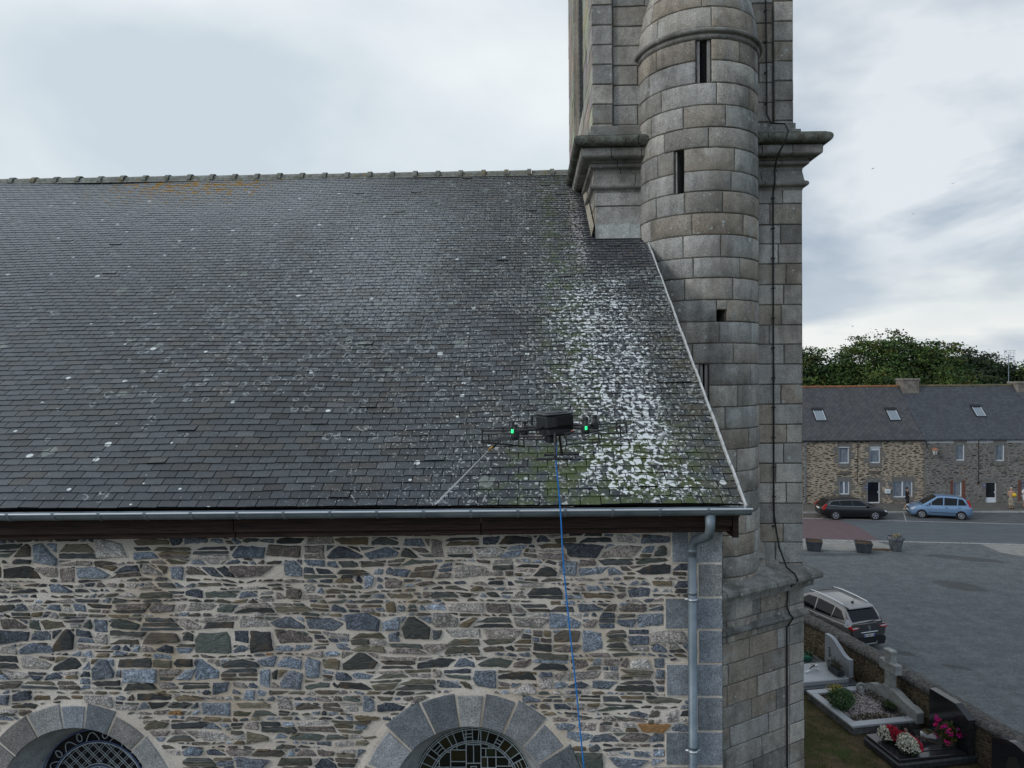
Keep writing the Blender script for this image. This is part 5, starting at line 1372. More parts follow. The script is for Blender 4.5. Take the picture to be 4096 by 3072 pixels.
for i, a in enumerate([
    (31.0, 80.5, 13.3, 3.4, 'dark tree with rounded crown nearest the tower edge', 101, 0),
    (35.0, 79.0, 11.9, 2.4, 'low yellowish green tree in the dip of the tree line', 102, 0),
    (38.6, 80.5, 14.7, 4.0, 'tall broad tree above the left chimney side with yellow sprays', 103, 0),
    (42.8, 81.0, 14.9, 4.2, 'tallest dark green tree directly above the chimney between the houses', 104, 0),
    (46.4, 80.5, 14.1, 3.2, 'wide dark tree sloping down to the right of the tallest crown', 105, 0),
    (50.6, 82.5, 12.9, 2.2, 'dark bluish tree with pointed top above the grey house', 106, 1),
    (53.8, 84.0, 12.3, 1.7, 'narrow dark tree left of the television aerial', 107, 1),
    (56.6, 84.5, 11.9, 1.3, 'small sparse tree behind the television aerial', 108, 1),
    (58.3, 83.0, 11.6, 2.0, 'pale green tree at the right edge of the picture', 109, 0),
    (37.5, 74.5, 10.8, 3.2, 'low front tree right behind the orange ridge', 110, 0),
    (44.2, 75.0, 10.9, 3.4, 'low front tree right behind the grey roof', 111, 0),
    (49.0, 76.5, 10.2, 2.6, 'low shrubby tree under the pointed dark crown', 112, 1)]):
    tree(*a, n=(19000 if i < 7 else 9000))
mb = MB(); r = random.Random(6)
ids = []
for j, (yy, hh) in enumerate(((420, 0), (520, 9), (700, 14), (900, 10))):
    ids.append([mb.vert((-300+i*60, yy, hh*(.6+.5*mnoise.noise(Vector((i*.5, j, 0)))))) for i in range(24)])
for j in range(3):
    for i in range(23): mb.face((ids[j][i], ids[j][i+1], ids[j+1][i+1], ids[j+1][i]))
tag(mb.build('hills', mat('far_hills', rough=1, fn=f_noise2((.05, .075, .06), (.08, .10, .06), .02, 0))), kind='structure')
# ================================================================== cars
tyrem = mat('tyre', color=(.012, .012, .013), rough=.9)
alloy = mat('alloy', color=(.42, .43, .45), rough=.35, metal=.7)
blackp = mat('black_plastic', color=(.014, .015, .016), rough=.55)
carglass = mat('car_glass', color=(.006, .008, .010), rough=.06, spec=.28)
chrome = mat('chrome', color=(.62, .64, .66), rough=.18, metal=.9)
redl = mat('tail_lamp', color=(.42, .02, .02), rough=.15, spec=.6)
clearl = mat('clear_lamp', color=(.62, .64, .68), rough=.1, spec=.8)
platem = mat('plate_white', color=(.68, .68, .64), rough=.4)
plateb = mat('plate_blue', color=(.02, .08, .42), rough=.4)
inkm = mat('ink', color=(.01, .01, .012), rough=.6)
def paint(name, c, metal=.3): 
    m = mat(name, color=c, rough=.28, metal=metal, spec=.5); b = m.node_tree.nodes['Principled BSDF']; b.inputs['Coat Weight'].default_value = .6; b.inputs['Coat Roughness'].default_value = .06; return m
def interp(pts, x):
    for (a, za), (b_, zb) in zip(pts, pts[1:]):
        if x <= b_: t_ = (x-a)/(b_-a); return za+(zb-za)*max(0, min(1, t_))
    return pts[-1][1]
def smooth_interp(pts, x, s_=.07): return sum(interp(pts, x+d) for d in (-s_, -s_/2, 0, s_/2, s_))/5
class Car:
    def __init__(s, name, label, loc, rz, sp, pm):
        s.root = empty(name, (*loc, 0), rz, label, 'car', 'cars parked by the street and car park'); s.sp = sp; s.pm = pm; s.build()
    def w(s, x):
        u = abs(2*x/s.sp['L']); return s.sp['W']/2*(1 - .05*u**2 - .16*max(0, u-.80)/.2*max(0, u-.80)/.2)
    def zt(s, x): return smooth_interp(s.sp['belt'], x)
    def zr(s, x): return smooth_interp(s.sp['roof'], x, .05)
    def gw(s, x, z): return s.w(x)*.95 - max(0, z-s.zt(x))*s.sp.get('tumble', .30)
    def mk(s, mb, name, m, par=None, smooth=False): return mb.build(name, m, par or s.root, smooth=smooth, world=False)
    def build(s):
        sp = s.sp; L = sp['L']; mb = MB(); n = 44; zb = sp['zb']; rings = []
        for i in range(n+1):
            x = -L/2 + L*i/n; w = s.w(x); zt = s.zt(x); u = abs(2*x/L); b0 = zb + (.10*max(0, (u-.9)/.1))
            half = [(w*.80, b0), (w*.96, b0+.10), (w*1.0, b0+.35*(zt-b0)), (w*.995, b0+.72*(zt-b0)), (w*.97, zt-.05), (w*.93, zt), (w*.55, zt+.03), (0, zt+.04)]
            ring = half + [(-y, z) for y, z in half[-2::-1]]; rings.append([mb.vert((x, y, z)) for y, z in ring])
        m_ = len(rings[0])
        for i in range(n):
            for k in range(m_-1): mb.face((rings[i][k], rings[i][k+1], rings[i+1][k+1], rings[i+1][k]))
            mb.face((rings[i][m_-1], rings[i][0], rings[i+1][0], rings[i+1][m_-1]), mat=1)
        mb.face(rings[0]); mb.face(rings[-1][::-1])
        D, C_, B, A = sp['roof'][0][0], sp['roof'][1][0], sp['roof'][-2][0], sp['roof'][-1][0]; rings = []
        for i in range(37):
            x = D + (A-D)*i/36; zt = s.zt(x)-.01; zr = max(s.zr(x), zt+.02); e = min(.07, (zr-zt)*.5)
            half = [(s.w(x)*.95, zt), (s.gw(x, zr-e), zr-e), (s.gw(x, zr-e)*.97, zr-e*.35), (s.gw(x, zr)*.90, zr), (s.gw(x, zr)*.5, zr+.02), (0, zr+.028)]
            ring = half + [(-y, z) for y, z in half[-2::-1]]; rings.append([mb.vert((x, y, z)) for y, z in ring])
        for i in range(36):
            for k in range(len(rings[0])-1): mb.face((rings[i][k], rings[i][k+1], rings[i+1][k+1], rings[i+1][k]))
        s.mk(mb, 'body', [s.pm, blackp], smooth=True)
        def topglass(name, xa, xb, frac, off=.012):
            mb = MB(); rows = []
            for i in range(9):
                x = xa+(xb-xa)*i/8; zr = s.zr(x); hw = s.gw(x, zr)*frac
                dz = s.zr(x+.02)-s.zr(x-.02); nx, nz = -dz, .04; l_ = math.hypot(nx, nz); nx, nz = nx/l_, nz/l_
                rows.append([mb.vert((x+nx*off, hw*t_, zr + .028*(1-t_*t_*1.1) + nz*off)) for t_ in (-1, -.6, -.2, .2, .6, 1)])
            for i in range(8):
                for k in range(5): mb.face((rows[i][k], rows[i][k+1], rows[i+1][k+1], rows[i+1][k]))
            return s.mk(mb, name, carglass, smooth=True)
        topglass('windscreen', B+.03, A-.06, .90); s.topglass = topglass
        topglass('rear_window', D+sp.get('rg0', .04), C_-.03, .86)
        for sg in (1, -1):
            for poly in sp['windows']:
                mb = MB(); mb.poly([(x, sg*(s.gw(x, z)+.007), z) for x, z in poly]); s.mk(mb, 'side_window', carglass)
            if sp.get('trim'):
                mb = MB(); P = sp['trim']; mb.tube([(x, sg*(s.gw(x, z)+.010), z) for x, z in P], .010, 5); s.mk(mb, 'window_trim', chrome)
            for P in sp['seams']:
                mb = MB(); mb.tube([(x, sg*(s.w(x)*.992+.0 if z < s.zt(x)-.06 else s.gw(x, z)+.002), z) for x, z in P], .006, 4); s.mk(mb, 'door_seam', blackp)
            for hx, hz in sp['handles']:
                mb = MB(); y = s.w(hx)*.995; mb.box(hx-.09, sg*y-.012, hz-.014, hx+.09, sg*y+.022, hz+.014, bev=.008); s.mk(mb, 'door_handle', sp.get('handle_mat', s.pm))
            mb = MB(); x = A-.32; y = s.gw(x, s.zt(x)+.05); mb.box(x-.08, sg*(y+.02), s.zt(x)+.0, x+.08, sg*(y+.22), s.zt(x)+.15, bev=.04); s.mk(mb, 'wing_mirror', sp.get('mirror_mat', s.pm))
            if sp.get('rub'):
                mb = MB(); P = sp['rub']; mb.tube([(x, sg*(s.w(x)*1.0+.004), P[2]) for x in np.linspace(P[0], P[1], 10)], .022, 6); s.mk(mb, 'rubbing_strip', blackp)
            for wx in sp['wheels']:
                rr = sp['wr']; y = s.w(wx)
                mb = MB(); mb.lathe((wx, sg*(y-.02), rr), [(rr+.055, 0), (rr+.05, .026*sg), (rr+.01, .028*sg), (0, .028*sg)], 28, axis='y'); arch = s.mk(mb, 'wheel_arch', blackp)
                mb = MB(); mb.lathe((wx, sg*(y-.18), rr), [(rr*.68, .19*sg), (rr*.72, .226*sg), (rr*.92, .232*sg), (rr, .20*sg), (rr, .02*sg), (rr*.9, 0)], 30, axis='y'); wh = s.mk(mb, 'wheel', tyrem, smooth=True)
                mb = MB(); yo = sg*(y+.036); mb.lathe((wx, yo, rr), [(rr*.70, 0), (rr*.66, .008*sg), (rr*.60, .006*sg), (rr*.60, -.03*sg)], 30, axis='y')
                ns = sp.get('spokes', 5)
                for k in range(ns):
                    a = 2*math.pi*k/ns+.3; ca, sa = math.cos(a), math.sin(a); hw = rr*(.085 if ns < 8 else .05)
                    P = [(wx+ca*rr*.08 - sa*hw, rr+sa*rr*.08+ca*hw), (wx+ca*rr*.08+sa*hw, rr+sa*rr*.08-ca*hw), (wx+ca*rr*.64+sa*hw*1.5, rr+sa*rr*.64-ca*hw*1.5), (wx+ca*rr*.64-sa*hw*1.5, rr+sa*rr*.64+ca*hw*1.5)]
                    mb.prism(P, yo-.012*sg, yo+.004*sg, 'y')
                mb.lathe((wx, yo, rr), [(rr*.14, -.01*sg), (rr*.14, .01*sg), (0, .012*sg)], 12, axis='y'); s.mk(mb, 'rim', alloy, wh)
        # bumpers
        for sg, nm in ((1, 'front_bumper'), (-1, 'rear_bumper')):
            mb = MB(); xs_ = []
            for k in range(13):
                t_ = -1+2*k/12; w = s.w(sg*(L/2-.10)); y = w*t_*1.0; x = sg*(L/2 + .035 - .26*abs(t_)**5); xs_.append((x, y))
            for k in range(12):
                (xa, ya), (xb, yb) = xs_[k], xs_[k+1]; z0_, z1_ = sp['bump'][sg > 0]
                for (za, ia), (zb_, ib) in (((z0_, .05), (z0_+.08, 0)), ((z0_+.08, 0), (z1_-.05, 0)), ((z1_-.05, 0), (z1_, .06))):
                    mb.poly([(xa-sg*ia, ya, za), (xb-sg*ia, yb, za), (xb-sg*ib, yb, zb_), (xa-sg*ib, ya, zb_)])
            s.mk(mb, nm, sp.get('bump_mat', s.pm), smooth=True)
# black estate car
volvo = Car('estate_car', 'black estate car with chrome window line parked in front of the tan house', (23.68, 51.25+.9), R(-3), dict(
    L=4.63, W=1.86, zb=.20, wr=.325, wheels=(-1.42, 1.36), tumble=.34,
    belt=[(-2.32, .80), (-2.2, .98), (-1.4, .97), (0.6, .93), (1.15, .93), (1.9, .84), (2.32, .62)],
    roof=[(-2.24, .98), (-1.78, 1.38), (-1.2, 1.44), (0.0, 1.48), (.35, 1.45), (1.22, .95)],
    windows=[[(-1.82, 1.08), (-1.62, 1.31), (-1.15, 1.35), (-1.05, 1.01)], [(-1.0, 1.01), (-1.05, 1.36), (-.25, 1.40), (-.22, .99)], [(-.15, .99), (-.18, 1.40), (.30, 1.37), (.92, 1.0)]],
    trim=[(.98, .985), (.32, 1.40), (-.3, 1.425), (-1.2, 1.385), (-1.66, 1.33), (-1.9, 1.09), (-1.88, 1.06), (-1.0, 1.0), (.98, .975)],
    seams=[[(-.18, .35), (-.18, .98)], [(-1.03, .45), (-1.03, 1.0)], [(.85, .35), (.85, .9)]], handles=[(-.35, .84), (-1.25, .87)], bump=((.28, .62), (.26, .58))),
    paint('black_paint', (.004, .0045, .006), .0))
mb = MB()
mb.tube([(1.9, -.86, .70), (2.06, -.80, .72)], .05, 8); 
mb = MB()
for sg in (-1, 1):
    mb = MB(); mb.prism([(-2.29, .72), (-2.12, .76), (-2.08, .92), (-1.98, 1.12), (-2.05, 1.14), (-2.20, 1.0), (-2.30, .85)], sg*.72, sg*.845, 'y'); volvo.mk(mb, 'tail_lamp', redl)
    mb = MB(); mb.prism([(2.22, .56), (1.88, .68), (1.80, .78), (1.95, .76), (2.2, .68)], sg*.70, sg*.845, 'y'); volvo.mk(mb, 'headlight', clearl)
mb = MB(); mb.box(-2.375, -.26, .70, -2.33, .26, .81, bev=.005); pl = volvo.mk(mb, 'rear_plate', platem)
mb = MB(); 
for sg in (-1, 1):
    mb = MB(); mb.tube([(-1.7, sg*.60, 1.44), (-1.0, sg*.62, 1.50), (-.2, sg*.62, 1.515), (.3, sg*.60, 1.48)], .014, 6); volvo.mk(mb, 'roof_rail', blackp)
# light blue small car facing left
fiat = Car('small_mpv', 'light blue compact car facing left with dark rubbing strip, headlights towards the black car', (30.10, 51.40+.80), R(180-17), dict(
    L=3.97, W=1.70, zb=.20, wr=.30, wheels=(-1.25, 1.26), tumble=.24, spokes=9,
    belt=[(-1.99, .85), (-1.9, 1.0), (-.5, .98), (.9, .96), (1.35, .90), (1.8, .78), (1.99, .60)],
    roof=[(-1.92, 1.0), (-1.52, 1.50), (-1.0, 1.60), (-.1, 1.64), (.25, 1.60), (1.22, .97)],
    windows=[[(-1.62, 1.06), (-1.38, 1.46), (-1.12, 1.50), (-1.05, 1.03)], [(-.98, 1.03), (-1.05, 1.51), (-.22, 1.55), (-.18, 1.0)], [(-.10, 1.0), (-.14, 1.55), (.22, 1.51), (.62, 1.22), (.62, .99)], [(.68, .99), (.68, 1.17), (.95, .99)]],
    seams=[[(-.14, .32), (-.14, .98)], [(-1.02, .5), (-1.02, 1.02)], [(.82, .32), (.82, .93)]], handles=[(-.32, .86), (-1.15, .88)], rub=(-1.0, .80, .48), handle_mat=blackp, bump=((.26, .60), (.24, .56))),
    paint('light_blue_paint', (.17, .28, .44), .35))
for sg in (-1, 1):
    mb = MB(); mb.prism([(1.95, .60), (1.62, .66), (1.50, .78), (1.70, .80), (1.93, .72)], sg*.60, sg*.775, 'y'); fiat.mk(mb, 'headlight', clearl)
    mb = MB(); mb.prism([(-1.90, .92), (-1.80, .92), (-1.62, 1.38), (-1.74, 1.42)], sg*.62, sg*.765, 'y'); fiat.mk(mb, 'tail_lamp', redl)
mb = MB(); mb.box(2.0, -.42, .60, 2.03, .42, .68, bev=.01); fiat.mk(mb, 'grille', blackp)
mb = MB(); mb.box(2.02, -.5, .27, 2.05, .5, .38, bev=.01); fiat.mk(mb, 'lower_grille', blackp)
mb = MB(); mb.box(2.03, -.25, .44, 2.05, .25, .54, bev=.004); fiat.mk(mb, 'front_plate', platem)
# grey people carrier beside the churchyard wall
hd = math.atan2(.952, -.305)
gp = paint('warm_grey_paint', (.24, .228, .22), .5); gpd = paint('grey_paint_dark_reflection', (.075, .078, .084), .5)  # one car paint; darker copy has tailgate reflections painted into its colour
Lc = 4.37; rc_ = Vector((13.12, 27.42)) + Vector((-.305, .952))*Lc/2
scen = Car('people_carrier', 'silver grey people carrier with roof rails parked behind the churchyard wall', (rc_.x, rc_.y), hd, dict(
    L=Lc, W=1.86, zb=.22, wr=.33, wheels=(-1.38, 1.32), tumble=.30, rg0=.05,
    belt=[(-2.185, .92), (-2.12, 1.06), (-1.2, 1.03), (.9, .98), (1.4, .93), (1.9, .82), (2.185, .62)],
    roof=[(-2.12, 1.06), (-1.72, 1.56), (-1.15, 1.63), (-.2, 1.66), (.3, 1.62), (1.55, .99)],
    windows=[[(-1.85, 1.16), (-1.58, 1.46), (-1.28, 1.52), (-1.18, 1.10)], [(-1.12, 1.09), (-1.21, 1.53), (-.30, 1.57), (-.24, 1.06)], [(-.16, 1.06), (-.21, 1.57), (.28, 1.53), (.86, 1.15), (.95, 1.03)]],
    seams=[[(-.20, .35), (-.20, 1.04)], [(-1.13, .45), (-1.13, 1.08)]], handles=[(-.42, .90), (-1.32, .94)], handle_mat=gp, bump=((.24, .64), (.26, .6)), bump_mat=gpd), gp)
def S_(name, fn, m, par=None, smooth=False):
    mb = MB(); fn(mb); return scen.mk(mb, name, m, par, smooth)
xr = -Lc/2
def yzslab(mb, P, x0, x1): mb.prism(P, x0, x1, 'x')
tg = S_('tailgate', lambda mb: yzslab(mb, [(-.74, .60), (.74, .60), (.80, .85), (.76, 1.04), (-.76, 1.04), (-.80, .85)], xr-.045, xr+.06), gpd)
S_('number_plate', lambda mb: mb.box(xr-.062, -.26, .575, xr-.05, .26, .685, bev=.003), platem, tg)
S_('plate_band', lambda mb: (mb.box(xr-.066, -.258, .578, xr-.060, -.215, .682), mb.box(xr-.066, .215, .578, xr-.060, .258, .682)), plateb, tg)
t_ = text('DJ 484 VA', .095, (xr-.066, 0, .63), (R(90), 0, R(-90)), inkm, tg, 'plate_letters', .001); t_.scale = (1.0, 1.1, 1)
S_('chrome_bar', lambda mb: mb.box(xr-.075, -.40, .735, xr-.04, .40, .775, bev=.012), chrome, tg)
def diamond(mb):
    P = [(0, .105), (.058, 0), (0, -.105), (-.058, 0)]; Q = [(a*.45, b_*.45) for a, b_ in P]
    for k in range(4):
        a, b_, c, d = P[k], P[(k+1) % 4], Q[(k+1) % 4], Q[k]
        mb.prism([(q[0], q[1]+.925) for q in (a, b_, c, d)], xr-.075, xr-.045, 'x')
S_('badge', diamond, chrome, tg)
text('SCENIC', .055, (xr-.048, 0, .80), (R(90), 0, R(-90)), chrome, tg, 'badge_letters', .002)
S_('lower_bumper', lambda mb: (yzslab(mb, [(-.72, .24), (.72, .24), (.78, .42), (.74, .55), (-.74, .55), (-.78, .42)], xr-.07, xr+.1)), blackp)
S_('bumper_trim', lambda mb: (mb.tube([(xr-.09, -.34, .40), (xr-.095, -.30, .31), (xr-.095, .30, .31), (xr-.09, .34, .40)], .024, 6)), mat('satin_trim', color=(.35, .37, .38), rough=.4, metal=.5))
for sg in (1, -1):
    S_('tail_lamp', lambda mb: mb.poly([(xr+.02, sg*(scen.w(xr+.06)+.012), .93), (xr+.30, sg*(scen.w(xr+.3)*.985+.012), .95), (xr+.26, sg*(scen.gw(xr+.26, 1.22)+.02), 1.24), (xr+.16, sg*(scen.gw(xr+.16, 1.2)+.014), 1.22), (xr+.05, sg*(scen.gw(xr+.07, 1.1)+.01), 1.06)]), clearl)
    S_('tail_lamp', lambda mb: mb.prism([(sg*.46, .965), (sg*.55, .91), (sg*.80, .87), (sg*.84, .92), (sg*.82, 1.0), (sg*.62, .99)], xr-.065, xr+.12, 'x'), redl)
    S_('lamp_lens', lambda mb: mb.prism([(sg*.50, .965), (sg*.62, .935), (sg*.80, .945), (sg*.80, .98), (sg*.62, .985)], xr-.072, xr-.05, 'x'), clearl)
    S_('roof_rail', lambda mb: mb.tube([(-1.62, sg*.57, 1.60), (-1.5, sg*.58, 1.665), (-.9, sg*.60, 1.715), (-.1, sg*.60, 1.735), (.32, sg*.585, 1.71), (.42, sg*.57, 1.64)], [.018, .026, .028, .028, .024, .018], 8), chrome, smooth=True)
S_('brake_lamp', lambda mb: mb.box(-1.80, -.17, 1.575, -1.74, .17, 1.60), redl)
S_('roof_spoiler', lambda mb: mb.prism([(-1.86, 1.565), (-1.62, 1.60), (-1.60, 1.635), (-1.84, 1.60)], -.60, .60, 'y'), gp)
S_('aerial', lambda mb: (mb.box(-1.42, -.04, 1.63, -1.30, .04, 1.68, bev=.02), mb.tube([(-1.36, 0, 1.67), (-1.52, 0, 1.88)], .006, 5)), blackp)
S_('rear_wiper', lambda mb: mb.tube([(-2.17, .05, 1.12), (-2.16, -.25, 1.15), (-2.14, -.42, 1.17)], .011, 5), blackp)

# ================================================================== planters
pott = mat('dark_planter', rough=.6, fn=f_noise2((.020, .026, .032), (.045, .055, .065), 3, .1))
pott2 = mat('grey_pot', rough=.7, fn=f_noise2((.035, .045, .055), (.16, .17, .18), 2.2, .1, 5, (1, 1, .6)))
def sprigs(mb, r, c, rad, n, h, cols, z):
    for _ in range(n):
        a = r.uniform(0, 6.28); d = rad*math.sqrt(r.random()); x, y = c[0]+d*math.cos(a), c[1]+d*math.sin(a); k = r.uniform(.6, 1.3); col = tuple(q*k for q in r.choice(cols))
        mb.tube([(x, y, z), (x+r.gauss(0, .03), y+r.gauss(0, .03), z+h*r.uniform(.3, 1))], .006, 4, col)
        mb.leaf((x, y, z+h*r.uniform(.2, .9)), .06, col, r=r)
def square_pot(x, y, rz, label, seed):
    t = empty('planter', (x, y, 0), rz, label, 'planter', 'planters at the edge of the car park'); mb = MB(); r = random.Random(seed)
    a, b_, H = .36, .46, .60
    for k in range(4):
        a0, a1 = k*math.pi/2+math.pi/4, (k+1)*math.pi/2+math.pi/4; q = 1.4142
        P = lambda rr, a_, z: (rr*q*math.cos(a_), rr*q*math.sin(a_), z)
        mb.poly([P(a, a0, 0), P(a, a1, 0), P(b_, a1, H-.06), P(b_, a0, H-.06)]); mb.poly([P(b_, a0, H-.06), P(b_, a1, H-.06), P(b_+.015, a1, H-.055), P(b_+.015, a0, H-.055)])
        mb.poly([P(b_+.015, a0, H-.055), P(b_+.015, a1, H-.055), P(b_+.015, a1, H), P(b_+.015, a0, H)]); mb.poly([P(b_+.015, a0, H), P(b_+.015, a1, H), P(b_-.035, a1, H), P(b_-.035, a0, H)]); mb.poly([P(b_-.035, a0, H), P(b_-.035, a1, H), P(b_-.05, a1, H-.08), P(b_-.05, a0, H-.08)])
    mb.build('pot', pott, t, world=False)
    mb = MB(); mb.poly([(-.42, -.42, H-.07), (.42, -.42, H-.07), (.42, .42, H-.07), (-.42, .42, H-.07)]); mb.build('soil', soil, t, world=False)
    mb = MB(); sprigs(mb, r, (0, 0), .36, 34, .16, [(.22, .12, .06), (.12, .08, .04), (.09, .09, .04)], H-.07); mb.build('dead_plants', leafm, t, world=False)
square_pot(17.2, 42.75, R(-21), 'square dark planter with dry brown stems nearest the church', 1)
square_pot(19.95, 42.3, R(-19), 'square dark planter between the other square planter and the round pot', 2)
t = empty('planter', (22.0, 42.55, 0), 0, 'large round grey pot with rolled rim and dead plant next to bark patch', 'planter', 'planters at the edge of the car park')
mb = MB(); mb.lathe((0, 0, 0), [(0, .01), (.27, 0), (.29, .02), (.40, .60), (.405, .64), (.455, .65), (.475, .70), (.475, .84), (.46, .87), (.42, .87), (.41, .78), (0, .77)], 28); mb.build('pot', pott2, t, smooth=True, world=False)
mb = MB(); r = random.Random(5); sprigs(mb, r, (0, 0), .33, 26, .16, [(.30, .22, .13), (.20, .11, .05)], .77)
for _ in range(110): mb.leaf((.04+r.gauss(0, .09), r.gauss(0, .09), .93+r.gauss(0, .06)), .08, tuple(q*r.uniform(.7, 1.3) for q in (.23, .21, .14)), r=r)
mb.build('dead_plant', leafm, t, world=False)

# ================================================================== people (far off, about a dozen pixels tall)
skinm = mat('skin', color=(.42, .25, .18), rough=.6)
def person(loc, rz, label, H, pose, cloth):
    t = empty('person', (*loc, .10), rz, label, 'person', 'people outside the houses'); s_ = H/1.75
    J = pose; V, Ed, Rd = [], [], []
    def chain(pts, par=None):
        prev = par
        for (p, rr) in pts:
            V.append(tuple(q*s_ for q in p)); Rd.append(rr*s_); i = len(V)-1
            if prev is not None: Ed.append((prev, i))
            prev = i
        return prev
    chain([((0, 0, .92), .125)]); 
    ch = chain([((0, .0, 1.10), .115), ((0, .01, 1.30), .135), ((0, .01, 1.42), .10), ((0, .0, 1.50), .052), ((.01, 0, 1.58), .075), ((.01, 0, 1.66), .088), ((0, 0, 1.73), .055)], 0)
    for sg in (1, -1):
        chain([((J['leg'][0][0]*.3, sg*.09, .86), .095), ((J['knee'+('L' if sg > 0 else 'R')][0], sg*.10, .48), .058), ((J['foot'+('L' if sg > 0 else 'R')][0]-.04, sg*.10, .09), .038), ((J['foot'+('L' if sg > 0 else 'R')][0]+.10, sg*.11, .035), .034)], 0)
        a = J['armL' if sg > 0 else 'armR']
        w_ = chain([((0, sg*.19, 1.42), .058), (a[0], .042), (a[1], .028)], 2+0)
        e, h = Vector(a[0]), Vector(a[1]); d = (h-e).normalized(); sd_ = d.cross(Vector((0, sg, .2))).normalized()
        pm_ = h + d*.045; V.append(tuple(pm_*s_)); Rd.append(.034*s_); Ed.append((w_, len(V)-1)); pk = len(V)-1
        for f in range(5):
            o = (f-1.5)*.017
            if f == 4: q0, q1 = h+d*.03+sd_*.035, h+d*.06+sd_*.055
            else: q0, q1 = h+d*.085+sd_*o, h+d*(.085+.04+(.012 if f in (1, 2) else 0))+sd_*o*1.15+Vector((0, -sg*.02, -.01))
            for q in (q0, q1): V.append(tuple(q*s_)); Rd.append(.0085*s_)
            Ed.append((pk, len(V)-2)); Ed.append((len(V)-2, len(V)-1))
    me = bpy.data.meshes.new('body'); me.from_pydata(V, Ed, []); o = bpy.data.objects.new('body', me); COL.objects.link(o)
    md = o.modifiers.new('skin', 'SKIN'); md.use_smooth_shade = True; o.modifiers.new('sub', 'SUBSURF').levels = 1
    if not me.skin_vertices: me.attributes.update()
    for i, rr in enumerate(Rd): me.skin_vertices[0].data[i].radius = (rr, rr); me.skin_vertices[0].data[i].use_root = (i == 0)
    dg = bpy.context.evaluated_depsgraph_get(); me2 = bpy.data.meshes.new_from_object(o.evaluated_get(dg)); bpy.data.objects.remove(o)
    me2.materials.clear(); me2.materials.append(skinm); b = bpy.data.objects.new('body', me2); COL.objects.link(b); b.parent = t
    S = lambda p: tuple(q*s_ for q in p)
    for nm, col, kind in cloth:
        m = mat(nm+'_cloth', rough=.9, fn=(f_noise2(col[0], col[1], 22, .1, 3, lo=.45, hi=.55) if isinstance(col[0], tuple) else None), color=None if isinstance(col[0], tuple) else col)
        mb = MB()
        if kind == 'top':
            mb.lathe((0, 0, 0), [(.15*s_, .88*s_), (.155*s_, 1.0*s_), (.14*s_, 1.12*s_), (.165*s_, 1.30*s_), (.16*s_, 1.40*s_), (.09*s_, 1.475*s_), (.06*s_, 1.49*s_)], 14)
            mb.v = [(x*.85, y*1.15, z) for x, y, z in mb.v]
            for a in (J['armL'], J['armR']):
                sg = 1 if a is J['armL'] else -1; e = Vector(a[0]); s0 = Vector((0, sg*.17, 1.41)); mb.tube([S(s0), S(s0.lerp(e, .5)), S(s0.lerp(e, .85))], [.072*s_, .065*s_, .060*s_], 10)
        elif kind == 'strap':
            mb.lathe((0, 0, 0), [(.15*s_, .90*s_), (.14*s_, 1.12*s_), (.158*s_, 1.28*s_), (.15*s_, 1.36*s_)], 14); mb.v = [(x*.85, y*1.1, z) for x, y, z in mb.v]
        elif kind == 'skirt': mb.lathe((0, 0, 0), [(.14*s_, .98*s_), (.18*s_, .86*s_), (.20*s_, .6*s_), (.23*s_, .30*s_)], 16)
        elif kind in ('shorts', 'trousers'):
            zz = .50 if kind == 'shorts' else .10
            mb.lathe((0, 0, 0), [(.15*s_, .98*s_), (.165*s_, .86*s_), (.14*s_, .80*s_)], 14)
            for sg, kk in ((1, 'L'), (-1, 'R')):
                kx = J['knee'+kk][0]; fx = J['foot'+kk][0]
                P = [S((0, sg*.09, .86)), S((kx, sg*.10, .50))] + ([S((fx-.03, sg*.10, .10))] if kind == 'trousers' else [])
                mb.tube(P, [.105*s_, .082*s_] + ([.065*s_] if kind == 'trousers' else []), 10)
        elif kind == 'hair':
            n = 10
            for i in range(n):
                th0, th1 = math.pi*.62*i/n, math.pi*.62*(i+1)/n
                for k in range(12):
                    a0, a1 = k*math.pi/6, (k+1)*math.pi/6; P = lambda th, a: (s_*(.0+.100*math.sin(th)*math.cos(a)-.012), s_*.094*math.sin(th)*math.sin(a), s_*(1.655+.105*math.cos(th)))
                    if th1 > math.pi*.42 and math.cos((a0+a1)/2) > .3: continue
                    mb.poly([P(th0, a0), P(th1, a0), P(th1, a1), P(th0, a1)])
        elif kind == 'shoes':
            for kk, sg in (('L', 1), ('R', -1)): fx = J['foot'+kk][0]; mb.box(s_*(fx-.10), s_*(sg*.105-.045), 0, s_*(fx+.17), s_*(sg*.105+.045), s_*.085, bev=.03)
        mb.build(nm, m, t, smooth=kind not in ('shoes',), world=False)
    mb = MB() # face: eyes, nose, mouth, ears
    for sg in (1, -1):
        mb.box(s_*.086, s_*(sg*.030-.009), s_*1.655, s_*.098, s_*(sg*.030+.009), s_*1.668, (.03, .02, .02), 0); mb.box(s_*-.012, s_*sg*.078, s_*1.62, s_*.016, s_*sg*.095, s_*1.675, (.4, .24, .17), 0, bev=.004)
    mb.prism([(s_*.088, s_*1.65), (s_*.115, s_*1.615), (s_*.088, s_*1.61)], -s_*.011, s_*.011, 'y', (.42, .25, .18)); mb.box(s_*.078, -s_*.022, s_*1.578, s_*.096, s_*.022, s_*1.588, (.25, .08, .07))
    mb.build('face', attrm, t, world=False); return t
walk = dict(leg=[(0, 0)], kneeL=(.10,), kneeR=(-.02,), footL=(.14,), footR=(-.22,), armL=((.02, .25, 1.17), (.20, .23, 1.02)), armR=((.04, -.24, 1.17), (.26, -.18, 1.08)))
